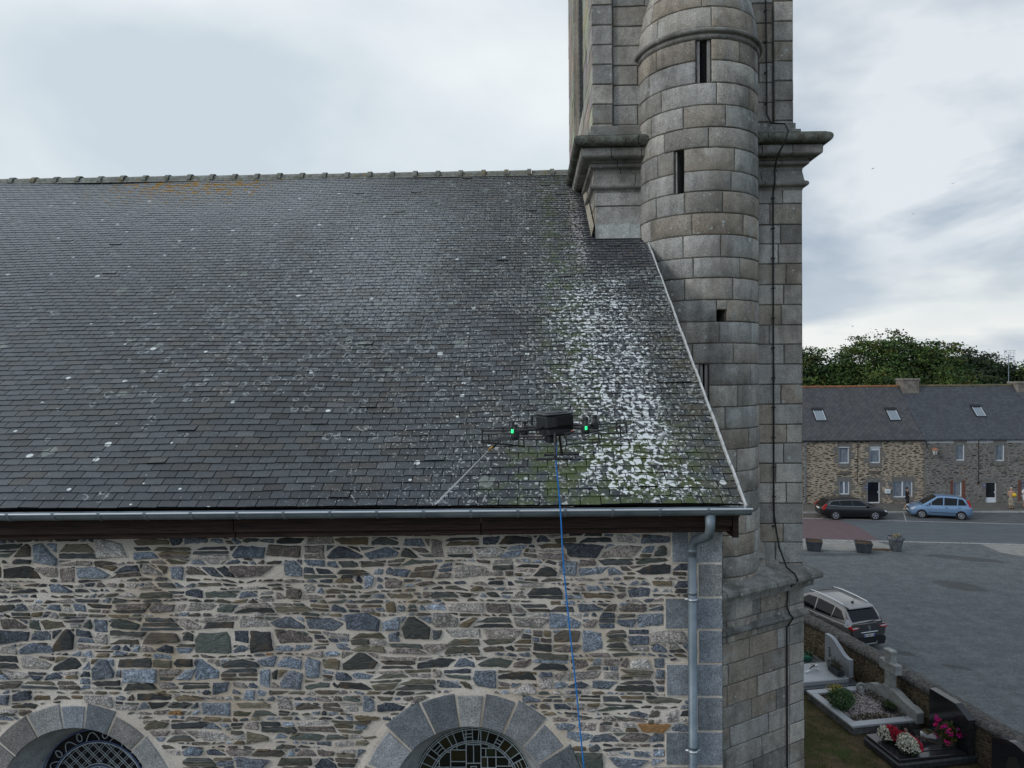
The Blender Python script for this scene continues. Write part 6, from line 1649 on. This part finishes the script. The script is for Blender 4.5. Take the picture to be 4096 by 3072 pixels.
stand = dict(leg=[(0, 0)], kneeL=(.03,), kneeR=(.02,), footL=(.0,), footR=(.03,), armL=((-.02, .24, 1.16), (.18, .14, 1.04)), armR=((-.02, -.24, 1.16), (.18, -.12, 1.06)))
person((29.0, 54.4), R(-15), 'person in black top and shorts walking behind the light blue car', 1.74, walk, [('shirt', (.012, .012, .014), 'top'), ('shorts', (.02, .02, .024), 'shorts'), ('hair', (.02, .014, .01), 'hair'), ('shoes', (.4, .4, .4), 'shoes')])
person((37.0, 54.6), R(-100), 'person with grey hair in long patterned skirt holding a yellow ball', 1.66, stand, [('camisole', (.36, .24, .18), 'strap'), ('skirt', ((.10, .085, .06), (.42, .38, .30)), 'skirt'), ('hair', (.40, .38, .38), 'hair'), ('sandals', (.10, .05, .03), 'shoes')])
person((38.25, 54.9), R(-80), 'person in white top and white shorts cut by the right picture edge', 1.72, stand, [('shirt', (.60, .60, .62), 'top'), ('shorts', (.55, .56, .58), 'shorts'), ('hair', (.03, .02, .015), 'hair'), ('boots', (.02, .02, .02), 'shoes')])
mb = MB(); mb.lathe((37.1, 54.40, 1.20), [(.15*math.sin(math.pi*k/10), -.15*math.cos(math.pi*k/10)) for k in range(11)], 16, (1, 1, 1)); mb.v = [(x, y, z) for x, y, z in mb.v]
tag(mb.build('ball', mat('yellow_ball', color=(.62, .42, .03), rough=.5), smooth=True), 'yellow ball held against the patterned skirt', 'ball')

# ================================================================== graves
lgran = mat('light_polished_granite', rough=.35, spec=.4, fn=f_noise2((.27, .28, .30), (.42, .43, .45), 40, .05, 3))
bgran = mat('black_polished_granite', rough=.12, spec=.55, fn=f_noise2((.012, .013, .015), (.03, .031, .034), 50, .0, 3))
roughg = mat('rock_faced_granite', rough=.9, fn=f_noise2((.06, .062, .06), (.17, .172, .17), 7, .9, 6))
greyst = mat('grey_cement_stone', rough=.9, fn=f_noise2((.22, .225, .22), (.36, .37, .355), 5, .4, 6))
GA = math.atan2(.45, 2.45)      # graves are laid out at a slight angle to the church
def gframe(x, y): return Matrix.Translation((x, y, 0)) @ Matrix.Rotation(GA, 4, 'Z')
def gpart(mb, name, m, par, smooth=False): return mb.build(name, m, par, smooth=smooth, world=False)
def grave(name, loc, label, rz=GA): return empty(name, (*loc, .02), rz, label, 'grave', 'graves along the churchyard wall')
# A: light slab with wavy headstone; head towards the wall (+x local)
gA = grave('grave', (8.0, 23.55), 'pale granite slab with wavy topped grey headstone beside the wall', R(11))
mb = MB(); mb.box(-.35, -.12, 0, 3.25, 1.50, .20, bev=.03); gpart(mb, 'plinth', mat('blue_grey_plinth', rough=.4, fn=f_noise2((.07, .08, .09), (.13, .145, .16), 20, .1)), gA)
mb = MB(); mb.box(-.2, .0, .20, 2.95, 1.38, .36, bev=.02); gpart(mb, 'slab', lgran, gA)
mb = MB(); P = [(-.0, .36)] + [(1.38*k/14, .36+.62+.42*(.5+.5*math.cos(math.pi*min(1, max(0, (k/14-.18)/.72))))) for k in range(0, 15)][::1] + [(1.38, .36)]
P = [(1.38-y, z) for y, z in P]
mb.prism([(y, z) for y, z in P[::-1]], 2.95, 3.10, 'x'); gpart(mb, 'headstone', mat('grey_headstone', rough=.4, spec=.4, fn=f_noise2((.20, .22, .24), (.32, .34, .36), 40, .05, 3)), gA)
mb = MB(); 
for q in range(7): mb.tube([(2.94, 1.06+.03*math.sin(q), 1.0-q*.05), (2.935, 1.14+.02*math.cos(q*2), .97-q*.05)], .014, 4)
gpart(mb, 'engraved_plant', blackp, gA)
def placed(name, label, cat, loc, rz=0, group=None): return empty(name, loc, rz, label, cat, group)
def gl(g, x, y, z): p = Matrix.Translation(g.location) @ Matrix.Rotation(g.rotation_euler.z, 4, 'Z') @ Vector((x, y, z)); return (p.x, p.y, p.z)
# crucifix lying on the slab
def crucifix(loc, rz, s_, label, m1, m2):
    t = placed('crucifix', label, 'crucifix', loc, rz); mb = MB()
    M = Matrix.Rotation(R(-14), 4, 'Y')
    mb.box(-.36*s_, -.035*s_, .05, .30*s_, .035*s_, .085, M=M, bev=.01); mb.box(.06*s_, -.20*s_, .052, .13*s_, .20*s_, .083, M=M, bev=.01); mb.box(.2*s_, -.03*s_, -.06, .26*s_, .03*s_, .06, M=M); gpart(mb, 'cross', m1, t)
    mb = MB(); mb.tube([tuple(M @ Vector(p)) for p in ((-.14*s_, 0, .10), (0, .01, .115), (.10*s_, 0, .12), (.15*s_, 0, .125))], [.012, .022, .026, .018], 7)
    for sg in (1, -1): mb.tube([tuple(M @ Vector(p)) for p in ((.09*s_, 0, .118), (.11*s_, sg*.16*s_, .105))], [.012, .008], 6)
    gpart(mb, 'figure', m2, t)
whitem = mat('white_enamel', color=(.60, .60, .60), rough=.5); bronze = mat('dark_bronze', color=(.06, .045, .04), rough=.4, metal=.6)
crucifix(gl(gA, 2.05, .75, .40), GA+R(20), 1.0, 'white crucifix with dark figure lying on pale granite slab', whitem, bronze)
def foliage(mb, r, c, rx, ry, rz_, n, cols, size=.05, shell=.5):
    for _ in range(n):
        while True:
            u = Vector((r.uniform(-1, 1), r.uniform(-1, 1), r.uniform(-1, 1)))
            if shell < u.length < 1: break
        k = r.uniform(.6, 1.35); q = r.choice(cols); b_ = 1+.2*mnoise.noise(u*2.5)
        mb.leaf((c[0]+u.x*rx*b_, c[1]+u.y*ry*b_, c[2]+u.z*rz_*b_), size*r.uniform(.7, 1.3), tuple(a*k for a in q), r=r)
def petals(mb, r, c, rx, ry, rz_, n, colf_, size=.045):
    for _ in range(n):
        u = Vector((r.gauss(0, 1), r.gauss(0, 1), abs(r.gauss(0, 1))+.05)).normalized(); k = r.uniform(.75, 1.2)
        p = (c[0]+u.x*rx*r.uniform(.92, 1.06), c[1]+u.y*ry*r.uniform(.92, 1.06), c[2]+u.z*rz_*r.uniform(.9, 1.06)); col = colf_(u)
        for q in range(3): mb.leaf((p[0]+r.gauss(0, .012), p[1]+r.gauss(0, .012), p[2]+r.gauss(0, .012)), size, tuple(a*k for a in col), r=r)
G1 = [(.04, .07, .02), (.06, .09, .03), (.03, .05, .02)]
t = placed('planter_box', 'grey trough with dry grassy plant at foot of wavy headstone', 'planter', gl(gA, 2.7, .38, .40), GA)
mb = MB(); mb.box(-.12, -.30, 0, .12, .30, .18, bev=.01); gpart(mb, 'trough', pott, t); mb = MB(); r = random.Random(3); foliage(mb, r, (0, 0, .26), .12, .3, .16, 220, [(.05, .06, .03), (.10, .08, .05)], .06, .1)
for _ in range(40): x, y = r.uniform(-.1, .1), r.uniform(-.26, .26); mb.tube([(x, y, .15), (x+r.gauss(0, .05), y+r.gauss(0, .05), .42+r.uniform(0, .14))], .004, 3, (.08, .07, .05))
gpart(mb, 'plant', leafm, t)
t = placed('vase', 'grey stone vase leaning by the wavy headstone', 'vase', gl(gA, 2.78, .95, .40), 0)
mb = MB(); mb.lathe((0, 0, 0), [(.05, 0), (.06, .03), (.04, .08), (.08, .20), (.11, .26), (.12, .27), (.10, .25)], 16); gpart(mb, 'bowl', greyst, t, True)
# A0: flat old slab with green wreath, by the wall
g0 = grave('grave', (8.9, 25.7), 'flat weathered slab with green wreath nearest the tower', R(12))
mb = MB(); mb.box(-.6, -.35, 0, 1.95, .75, .16, bev=.03); gpart(mb, 'slab', roughg, g0)
t = placed('wreath', 'dark green box and yellow green wreath lying on flat slab', 'wreath', gl(g0, 1.35, .2, .18), GA)
mb = MB(); mb.box(-.34, -.25, 0, .14, .08, .16, bev=.02, M=Matrix.Rotation(R(10), 4, 'Y')); gpart(mb, 'box', mat('green_box', color=(.03, .13, .09), rough=.4), t)
mb = MB(); r = random.Random(13); foliage(mb, r, (.12, .12, .14), .34, .22, .16, 420, [(.07, .10, .04), (.18, .20, .12), (.035, .06, .02)], .07, .2); gpart(mb, 'leaves', leafm, t)
# B: frame grave with cross
gB = grave('grave', (9.58, 21.0), 'grey kerbed grave filled with gravel and topped by a stone cross')
gwid, glen = 2.27, 2.35
mb = MB()
for (x0, y0, x1, y1) in ((0, 0, gwid, .22), (0, glen-.22, gwid, glen), (0, .221, .22, glen-.221), (gwid-.24, .221, gwid, glen-.221)): mb.box(x0-.0, y0, 0, x1, y1, .22, bev=.02)
gpart(mb, 'kerb_base', roughg, gB)
mb = MB()
for (x0, y0, x1, y1) in ((-.03, -.03, gwid+.03, .24), (-.03, glen-.24, gwid+.03, glen+.03), (-.03, .242, .22, glen-.242)): mb.box(x0, y0, .222, x1, y1, .30, bev=.012)
gpart(mb, 'kerb_top', lgran, gB)
mb = MB(); n = 20; ids = [[mb.vert((.2+(gwid-.4)*i/n, .2+(glen-.4)*j/n, .20+.03*mnoise.noise(Vector((i*.6, j*.6, 1))))) for j in range(n+1)] for i in range(n+1)]
for i in range(n):
    for j in range(n): mb.face((ids[i][j], ids[i+1][j], ids[i+1][j+1], ids[i][j+1]))
def f_gravel(t, b):
    o = objc(t); g = noise_(t, o, 38, 3, .8); h = noise_(t, o, 2.4, 5, .6)
    c = mixc(t, ramp(t, g, [(.4, 0.0), (.6, 1.0)]), (.08, .06, .055), (.42, .37, .35)); link(t, mixc(t, ramp(t, h, [(.45, 0.0), (.6, .85)]), c, (.06, .042, .028)), b.inputs['Base Color']); bump(t, b, g, 1, .02)
gpart(mb, 'gravel_bed', mat('grave_gravel', rough=1, fn=f_gravel), gB)
mb = MB(); r = random.Random(23)
for _ in range(1500):
    x, y = r.uniform(.25, gwid-.3), r.uniform(.25, glen-.25); d = math.hypot(x-1.15, y-1.2)
    if d > .75+r.uniform(-.2, .5): continue
    k = r.uniform(.5, 1.3); s_ = r.uniform(.012, .03); mb.box(x-s_, y-s_*.7, .21, x+s_, y+s_*.7, .24+s_*.4, (.36*k, .32*k, .31*k), bev=s_*.4)
tag(gpart(mb, 'pebbles', attrm, gB), kind='stuff')
mb = MB(); foliage(mb, random.Random(31), (1.9, 1.15, .30), .16, 1.0, .14, 900, [(.04, .045, .02), (.09, .06, .035), (.03, .04, .015), (.30, .30, .26)], .04, .0); foliage(mb, random.Random(32), (.9, .45, .26), .7, .2, .07, 500, [(.05, .055, .02), (.12, .085, .05)], .05, 0)
foliage(mb, random.Random(33), (.9, 2.0, .26), .6, .18, .09, 400, [(.06, .045, .02), (.12, .085, .05)], .05, 0)
tag(gpart(mb, 'low_plants', leafm, gB), kind='stuff')
mb = MB()
mb.prism([(-.12, .22), (-.12, .55), (.02, .62), (.30, .62), (.85, .78), (1.15, .80), (1.38, .80), (1.72, .60), (2.0, .56), (2.36, .38), (2.42, .22)], gwid-.24, gwid+.02, 'x')
gpart(mb, 'stele_base', greyst, gB)
mb = MB(); X0_, X1_ = gwid-.22, gwid+.0
mb.box(X0_, 1.03, .75, X1_, 1.33, 1.95, bev=.015); mb.box(X0_-.02, .80, 1.28, X1_+.02, 1.56, 1.60, bev=.02); mb.box(X0_-.01, 1.0, 1.88, X1_+.01, 1.36, 1.98, bev=.02)
gpart(mb, 'stone_cross', greyst, gB)
t = placed('plant_bush', 'round green bush with yellow flowers in front corner of gravel grave', 'bush', gl(gB, .42, 1.15, .25), 0)
mb = MB(); r = random.Random(17); foliage(mb, r, (0, 0, .30), .42, .42, .34, 2600, [(.06, .12, .045), (.08, .15, .05), (.035, .07, .03)], .05, .45); foliage(mb, r, (-.1, .2, .52), .30, .22, .14, 260, [(.42, .30, .02), (.34, .26, .03)], .045, .3); mb.build('leaves', leafm, t, world=False, recalc=False)
mb = MB()
for k in range(8): mb.tube([(0, 0, -.05), (.2*math.cos(k*.8), .2*math.sin(k*.8), .3)], .01, 5)
mb.build('stems', barkm, t, world=False)
t = placed('grave_ornament', 'small round stone ornament on back edge of gravel grave', 'ornament', gl(gB, 1.72, 2.02, .30), 0)
mb = MB(); mb.lathe((0, 0, .12), [(.13, -.04), (.16, -.02), (.16, .02), (.13, .04), (.06, .04), (.05, 0), (.06, -.04), (.13, -.04)], 20, axis='y'); mb.box(-.1, -.06, -.08, .1, .06, .0, bev=.01); gpart(mb, 'ring', greyst, t, True)
t = placed('grave_bowl', 'dark oval bowl of leaves leaning on the stele base', 'bowl', gl(gB, 1.8, .75, .26), 0)
mb = MB(); mb.lathe((0, 0, 0), [(.10, 0), (.22, .06), (.25, .09), (.22, .08), (.1, .03)], 18); gpart(mb, 'dish', blackp, t, True); mb = MB(); foliage(mb, random.Random(3), (0, 0, .16), .16, .18, .14, 160, G1, .07, .1); gpart(mb, 'leaves', leafm, t)
# C: black grave
gC = grave('grave', (9.98, 19.15), 'polished black granite grave with upright black headstone and many flowers')
mb = MB(); mb.box(-.06, -.08, 0, 2.42, 1.42, .22, bev=.04); gpart(mb, 'plinth', mat('black_rock_face', rough=.5, spec=.4, fn=f_noise2((.015, .017, .019), (.05, .054, .06), 9, .9, 6)), gC)
mb = MB(); mb.box(0, -.02, .22, 2.08, 1.36, .31, bev=.012); gpart(mb, 'slab', bgran, gC)
mb = MB(); mb.box(.35, .25, .31, 2.0, 1.20, .335, bev=.01); gpart(mb, 'slab_top', bgran, gC)
mb = MB(); mb.prism([(-.05, .22), (1.40, .22), (1.40, 1.48), (.42, 1.48), (-.05, 1.22)], 2.10, 2.32, 'x'); gpart(mb, 'headstone', bgran, gC)
# D: black headstone cut by the picture corner
gD = grave('grave', (11.72, 17.25), 'black headstone with arched top cut by the bottom right corner')
mb = MB(); mb.box(-1.6, -.05, 0, 1.05, 1.4, .2, bev=.03); gpart(mb, 'plinth', greyst, gD)
mb = MB(); mb.prism([(0, .2), (1.25, .2), (1.25, 1.22)] + [(1.25-1.25*k/12, 1.22+.20*math.sin(math.pi*k/12)) for k in range(1, 12)] + [(0, 1.22)], .62, .82, 'x'); gpart(mb, 'headstone', bgran, gD)
mb = MB(); mb.prism([(.35, .55), (.62, .50), (.80, .70), (.72, 1.0), (.5, 1.1), (.38, .9)], .612, .619, 'x'); gpart(mb, 'engraving', mat('engraved_grey', color=(.035, .03, .028), rough=.5), gD)
# flowers on C
WH, RD, MG = (.62, .60, .50), (.42, .015, .045), (.50, .012, .16)
for k, (lx, ly, rr, cf, lab) in enumerate(((.42, .92, .30, lambda u: WH if u.x < -.25 else RD, 'red begonia mound with white left side at back of flower row'), (.66, .60, .24, lambda u: RD if (u.y > .1 or u.x > .55) else WH, 'red and white flower mound in the middle of flower row'), (.55, .26, .31, lambda u: WH if u.x < .45 else RD, 'white flower mound with red right side at front of flower row'))):
    t = placed('flower_mound', lab, 'flowers', gl(gC, lx, ly, .33), 0, 'flower mounds on the black grave'); r = random.Random(50+k)
    mb = MB(); foliage(mb, r, (0, 0, .14), rr*.92, rr*.92, rr*.8, 420, G1, .06, .5); mb.build('leaves', leafm, t, world=False, recalc=False)
    mb = MB(); petals(mb, r, (0, 0, .12), rr, rr, rr*.92, 420, cf, .05); tag(mb.build('blossoms', leafm, t, world=False, recalc=False), kind='stuff')
    mb = MB(); mb.lathe((0, 0, -.02), [(.11, 0), (.14, .14), (.12, .14)], 14); mb.build('pot', blackp, t, world=False)
t = placed('flower_pot', 'magenta flowers in a pot standing against the black headstone', 'flowers', gl(gC, 1.88, .42, .335), 0); r = random.Random(71)
mb = MB(); mb.lathe((0, 0, 0), [(.12, 0), (.17, .14), (.18, .15), (.15, .15)], 18); gpart(mb, 'pot', mat('terracotta_pot', color=(.12, .07, .05), rough=.8), t, True)
mb = MB(); foliage(mb, r, (0, 0, .36), .26, .30, .26, 380, [(.05, .06, .015), (.09, .07, .015), (.03, .05, .02)], .09, .1); mb.build('leaves', leafm, t, world=False, recalc=False)
mb = MB()
for _ in range(15):
    a = r.uniform(0, 6.28); c = (.28*math.cos(a), .30*math.sin(a), .45+r.uniform(-.28, .26))
    for q in range(16): mb.leaf((c[0]+r.gauss(0, .035), c[1]+r.gauss(0, .035), c[2]+r.gauss(0, .03)), .07, tuple(v*r.uniform(.7, 1.3) for v in MG), r=r)
mb.build('blossoms', leafm, t, world=False, recalc=False)
t = placed('memorial_plaque', 'dark pointed memorial plaque with small oval portrait behind the flowers', 'plaque', gl(gC, .98, .92, .335), GA+R(-60))
mb = MB(); mb.prism([(-.20, 0), (.20, 0), (.20, .26), (.12, .26), (.0, .42), (-.13, .30), (-.20, .30)], -.02, .02, 'y', M=Matrix.Rotation(R(-14), 4, 'X')); gpart(mb, 'stone', bgran, t)
mb = MB(); mb.lathe((-.02, -.03, .24), [(0, -.004), (.045, -.004), (.05, 0)], 16, axis='y'); gpart(mb, 'portrait', mat('portrait', color=(.35, .27, .22), rough=.3), t)
crucifix(gl(gC, 1.35, .62, .335), GA+R(150), .85, 'dark bronze crucifix lying on black granite slab', bronze, mat('aged_bronze', color=(.12, .09, .07), rough=.4, metal=.6))
t = placed('open_book_plaque', 'small white trough with trailing plant beside magenta flowers', 'planter', gl(gC, 1.62, .86, .335), GA+R(-35))
mb = MB(); mb.box(-.2, -.07, 0, .2, .07, .12, bev=.015); gpart(mb, 'trough', whitem, t); mb = MB(); foliage(mb, random.Random(8), (0, 0, .15), .18, .10, .08, 130, [(.07, .10, .05), (.2, .14, .06)], .06, 0); gpart(mb, 'leaves', leafm, t)

# ================================================================== drone
DY = 5.8
def D(zx, zy, dy=0.0):
    px, py = 462.5 + zx*.0791, 400 + zy*.0791; y = DY + dy
    return Vector(((px-528.5)/700*y, y, ZC - (py-371.6-(528.5-px)*-.0094*-1)/700*y))
dm = mat('drone_shell', color=(.020, .022, .025), rough=.42, spec=.4); dl = mat('drone_grey_lid', color=(.07, .075, .08), rough=.5); carb = mat('carbon_tube', color=(.022, .022, .024), rough=.35, spec=.5)
c0 = D(1165, 330)
drone = empty('cleaning_drone', tuple(c0), 0, 'black cleaning drone with green lamps and prop guards hovering before the roof', 'drone')
def DB(name, m, fn, par=None, smooth=False): mb = MB(); fn(mb); return mb.build(name, m, par or drone, smooth=smooth)
Mb = Matrix.Translation(D(1165, 245)) @ Matrix.Rotation(R(20), 4, 'Z') @ Matrix.Scale(.92, 4) @ Matrix.Rotation(R(-3), 4, 'Y')
DB('fuselage', dm, lambda mb: (mb.box(-.135, -.10, -.075, .135, .16, .045, M=Mb, bev=.018), mb.box(-.12, -.09, -.145, .12, .15, -.07, M=Mb, bev=.02), mb.box(-.105, -.07, -.20, -.02, .05, -.14, M=Mb, bev=.01)))
DB('battery_pack', mat('battery_case', color=(.007, .007, .009), rough=.6), lambda mb: (mb.box(-.035, -.112, -.055, .128, -.098, .040, M=Mb, bev=.006)))
DB('top_cover', dl, lambda mb: (mb.box(-.138, -.105, .045, .138, .165, .062, M=Mb, bev=.008), mb.box(-.10, -.07, .062, .09, .13, .070, M=Mb, bev=.004), mb.box(-.02, -.09, .062, .02, -.05, .076, M=Mb, bev=.004)))
arms = {}
for nm, P, r_ in (('a', [(1010, 350, -.06), (900, 372, -.10), (760, 385, -.16), (640, 400, -.20)], .0105), ('b', [(1000, 335, .14), (900, 335, .20), (800, 340, .30), (760, 345, .34)], .0095), ('c', [(1320, 345, .0), (1430, 350, -.06), (1500, 352, -.10), (1560, 352, -.13)], .0105), ('d', [(1345, 310, .16), (1450, 320, .26), (1560, 318, .34), (1650, 318, .40)], .0095)):
    DB('arm', carb, lambda mb: mb.tube([D(*p) for p in P], r_*1.25, 10), smooth=True)
    DB('arm_collar', dm, lambda mb: (mb.tube([D(*P[0]), D(*P[0]).lerp(D(*P[1]), .55)], r_*1.7, 10), mb.tube([D(*P[0]).lerp(D(*P[1]), .7), D(*P[0]).lerp(D(*P[1]), .85)], r_*1.5, 10)))
def pod(zx, zy, dy, blade=True, tall=1.0):
    p = D(zx, zy, dy)
    m_ = DB('motor', dm, lambda mb: (mb.lathe(p, [(0, -.055), (.028, -.055), (.036, -.035), (.036, .012), (.024, .02), (.018, .045*tall), (.022, .048*tall), (.022, .066*tall), (0, .068*tall)], 14), mb.box(p.x-.03, p.y-.02, p.z-.035, p.x+.03, p.y+.02, p.z-.005, bev=.008)))
    if blade:
        a = rnd.uniform(-.5, .5)
        def bl(mb):
            for sg in (1, -1):
                P = []; q0 = p + Vector((0, 0, .058*tall))
                for k in range(7):
                    t_ = k/6; w_ = .006+.016*math.sin(math.pi*min(1, t_*.8+.18)); c_ = q0 + Vector((math.cos(a)*sg, math.sin(a)*sg, 0))*(.02+.20*t_); n_ = Vector((-math.sin(a), math.cos(a), .25))*w_; P.append((c_-n_, c_+n_))
                for (a0, a1), (b0, b1) in zip(P, P[1:]): mb.poly([a0, b0, b1, a1]); mb.poly([a0+Vector((0,0,-.0025)), a1+Vector((0,0,-.0025)), b1+Vector((0,0,-.0025)), b0+Vector((0,0,-.0025))])
        DB('propeller', carb, bl, m_)
    return m_
m1 = pod(650, 415, -.20, False); m2 = pod(770, 365, .34, False); m3 = pod(1545, 340, -.13, False, 1.2); m4 = pod(1660, 300, .40, False, 1.2)
for (zx, zy, dy, w_, h, tl) in ((627, 318, -.21, 36, 108, 3), (865, 262, .22, 34, 115, 3), (1537, 278, -.12, 62, 66, 0), (1662, 236, .40, 60, 60, 0)):
    p = D(zx, zy, dy); hw, hh = w_*.0791*.5/700*(DY+dy), h*.0791*.5/700*(DY+dy)
    DB('folded_blade' if tl else 'motor_dome', dm, lambda mb: (mb.box(-hw, -hw*.4 if tl else -hw*.8, -hh, hw, hw*.4 if tl else hw*.8, hh, M=Matrix.Translation(p) @ Matrix.Rotation(R(tl), 4, 'Y'), bev=hw*.5)))
led = mat('green_lamp', color=(.1, .9, .4)); bb = led.node_tree.nodes['Principled BSDF']; bb.inputs['Emission Color'].default_value = (.01, .9, .16, 1); bb.inputs['Emission Strength'].default_value = 1.8
for (zx, zy, dy) in ((616, 396, -.235), (1549, 352, -.165)):
    p = D(zx, zy, dy); DB('status_lamp', led, lambda mb: mb.tube([p+Vector((0, 0, -.014)), p+Vector((0, 0, .014))], .0085, 8))
rl = mat('amber_lamp', color=(.9, .3, .1)); bb = rl.node_tree.nodes['Principled BSDF']; bb.inputs['Emission Color'].default_value = (1, .22, .05, 1); bb.inputs['Emission Strength'].default_value = 1.2
p = D(1376, 392, .0); DB('rear_lamp', rl, lambda mb: mb.box(p.x-.012, p.y-.004, p.z-.003, p.x+.012, p.y+.004, p.z+.003))
# prop guards: thin rod frames
for P in ([(600, 388, -.2), (235, 392, -.25), (235, 535, -.25), (500, 560, -.05), (762, 588, .1), (760, 430, .1), (700, 368, -.1)], [(610, 420, -.18), (315, 436, -.02), (322, 570, -.02)], [(960, 336, .2), (790, 350, .4), (508, 350, .5), (508, 440, .5)],
          [(1480, 372, -.1), (1700, 382, -.22), (1715, 530, -.22), (1300, 562, -.25), (1290, 424, -.25), (1400, 395, -.1)], [(1715, 530, -.22), (1985, 466, .2), (1975, 322, .2), (1720, 385, -.2)], [(1640, 312, .36), (1930, 292, .5), (2050, 282, .6), (2058, 412, .6), (1730, 425, .5)], [(1930, 292, .5), (1938, 405, .5)], [(1300, 420, -.2), (1550, 418, .1), (1970, 330, .22)]):
    DB('prop_guard', carb, lambda mb: ([mb.tube([D(*a), D(*b_)], .0072, 7) for a, b_ in zip(P, P[1:])], [mb.tube([D(*a)+Vector((0, 0, -.008)), D(*a)+Vector((0, 0, .008))], .0095, 8) for a in P[1:-1]]))
# landing gear
for (top, mid, foot, s0, s1, dy) in (((1150, 335), (1152, 540), (1155, 738), (915, 750), (1385, 738), -.16), ((1205, 380), (1222, 540), (1240, 688), (1015, 697), (1460, 682), .18)):
    DB('landing_leg', carb, lambda mb: (mb.tube([D(*top, dy*.4), D(*mid, dy*.7), D(*foot, dy)], .0105, 10), mb.tube([D(*top, dy*.4), D(*top, dy*.4)-Vector((0, 0, .05))], .0145, 10), mb.tube([D(foot[0], foot[1]-40, dy), D(*foot, dy)], .014, 10)), smooth=False)
    DB('skid', carb, lambda mb: (mb.tube([D(*s0, dy), D(*s1, dy)], .0095, 10), mb.tube([D(*s0, dy), D(s0[0]+22, s0[1], dy)], .0125, 10), mb.tube([D(s1[0]-22, s1[1], dy), D(*s1, dy)], .0125, 10)))
# lance, nozzle
DB('lance', carb, lambda mb: (mb.tube([D(1010, 455, -.05), D(850, 458, .0), D(690, 465, .1)], .011, 10), mb.tube([D(960, 497, 0), D(720, 498, .1)], .006, 7)))
DB('nozzle_head', dl, lambda mb: (mb.prism([(-.11, -.005), (-.04, .014), (.08, .006), (.06, -.012), (-.05, -.024), (-.11, -.018)], -.012, .012, 'y', M=Matrix.Translation(D(560, 480, .2)))))
DB('nozzle', dm, lambda mb: mb.tube([D(445, 520, .28), D(420, 552, .3), D(372, 592, .33)], [.006, .009, .011], 10))
DB('nozzle_tip', mat('brass', color=(.62, .36, .12), rough=.3, metal=.7), lambda mb: mb.tube([D(374, 590, .33), D(340, 615, .35), D(312, 640, .37)], [.012, .011, .007], 12))
# hose falling to the ground
mb = MB(); P = [(1176, 475, .02), (1172, 560, .0), (1168, 740, 0), (1176, 900, 0), (1198, 1150, 0), (1222, 1500, 0)]
pts = [D(*p) for p in P]
tgt = [(553.2, 430), (561.0, 560), (566.0, 620), (573.0, 690), (580.0, 768)]
for px, py in tgt[1:]: pts.append(Vector(((px-528.5)/700*5.8, 5.8, ZC-(py-371.4)/700*5.8)))
e_ = pts[-1]; pts += [Vector((e_.x+.22, 5.7, e_.z-2.2)), Vector((e_.x+.5, 5.5, 2.2)), Vector((e_.x+.75, 5.2, .5)), Vector((e_.x+.9, 4.8, .05)), Vector((e_.x+1.3, 3.2, .03)), Vector((e_.x+1.0, 0, .03))]
def smooth_path(p, n=6):
    o = []
    for i in range(len(p)-1):
        p0, p1, p2, p3 = p[max(0, i-1)], p[i], p[i+1], p[min(len(p)-1, i+2)]
        for k in range(n):
            t_ = k/n; o.append(.5*((2*p1)+(p2-p0)*t_+(2*p0-5*p1+4*p2-p3)*t_*t_+(3*p1-p0-3*p2+p3)*t_**3))
    return o+[p[-1]]
mb.tube(smooth_path(pts), .0062, 8)
tag(mb.build('hose', mat('blue_hose', color=(.02, .18, .52), rough=.5), smooth=True), 'bright blue water hose hanging from the drone down past the wall', 'hose')
# jet of water striking the lowest slates
def f_jet(t, b):
    link(t, ramp(t, noise_(t, mapping(t, objc(t), scale=(30, 6, 30)), 1.5, 4, .7), [(.35, .25), (.7, .75)]), b.inputs['Alpha']); b.inputs['Base Color'].default_value = (.82, .86, .90, 1)
jetm = mat('water_spray', rough=.5, spec=.3, fn=f_jet)
a = D(310, 643, .37); hit = Vector((-1.03, 7.62, 9.56)); mb = MB(); n = 14
mb.tube([a.lerp(hit, k/n) for k in range(n+1)], [.0035+.010*(k/n)**1.5 for k in range(n+1)], 8)
r = random.Random(2)
for _ in range(260):
    t_ = r.random()**.5; p = a.lerp(hit, t_) + Vector((r.gauss(0, 1), r.gauss(0, 1), r.gauss(0, 1)))*.012*t_; mb.leaf(p, .008, r=r)
for _ in range(300):
    p = hit + Vector((r.gauss(0, .07), r.gauss(0, .04), abs(r.gauss(0, .035)))); mb.leaf(p, .008, r=r)
tag(mb.build('water_jet', jetm, recalc=False), 'thin white jet of water spraying from the drone nozzle to the gutter', 'water jet', kind='stuff')
# birds
birdm = mat('bird_dark', color=(.03, .03, .035), rough=.9)
for k, (p, lab) in enumerate((((19.40, 40, 22.2), 'small bird flying highest, left of the other right hand birds'), ((23.83, 40, 21.3), 'small bird flying farthest to the right'), ((21.66, 40, 19.65), 'small bird flying between the highest bird and the tree tops'), ((18.28, 40, 13.38), 'small bird flying lowest, just above the trees'))):
    t = empty('bird', p, R(40*k), lab.replace('small', 'tiny'), 'bird', 'birds in the sky'); mb = MB()
    mb.tube([(-.16, 0, 0), (-.08, 0, 0), (0, 0, .01), (.08, 0, .015), (.12, 0, .02), (.15, 0, .012)], [.012, .028, .034, .026, .02, .004], 8); t.scale = (.36, .36, .36)
    mb.poly([(-.16, .0, 0), (-.25, .04, 0), (-.23, 0, .0), (-.25, -.04, 0)]); mb.build('body', birdm, t, world=False)
    for sg in (1, -1):
        mb = MB(); mb.prism([(.06, sg*.02), (.08, sg*.16), (.0, sg*.34), (-.04, sg*.18), (-.05, sg*.02)], .012, .018, 'z'); mb.v = [(x, y, z+abs(y)*.3) for x, y, z in mb.v]; mb.build('wing', birdm, t, world=False)
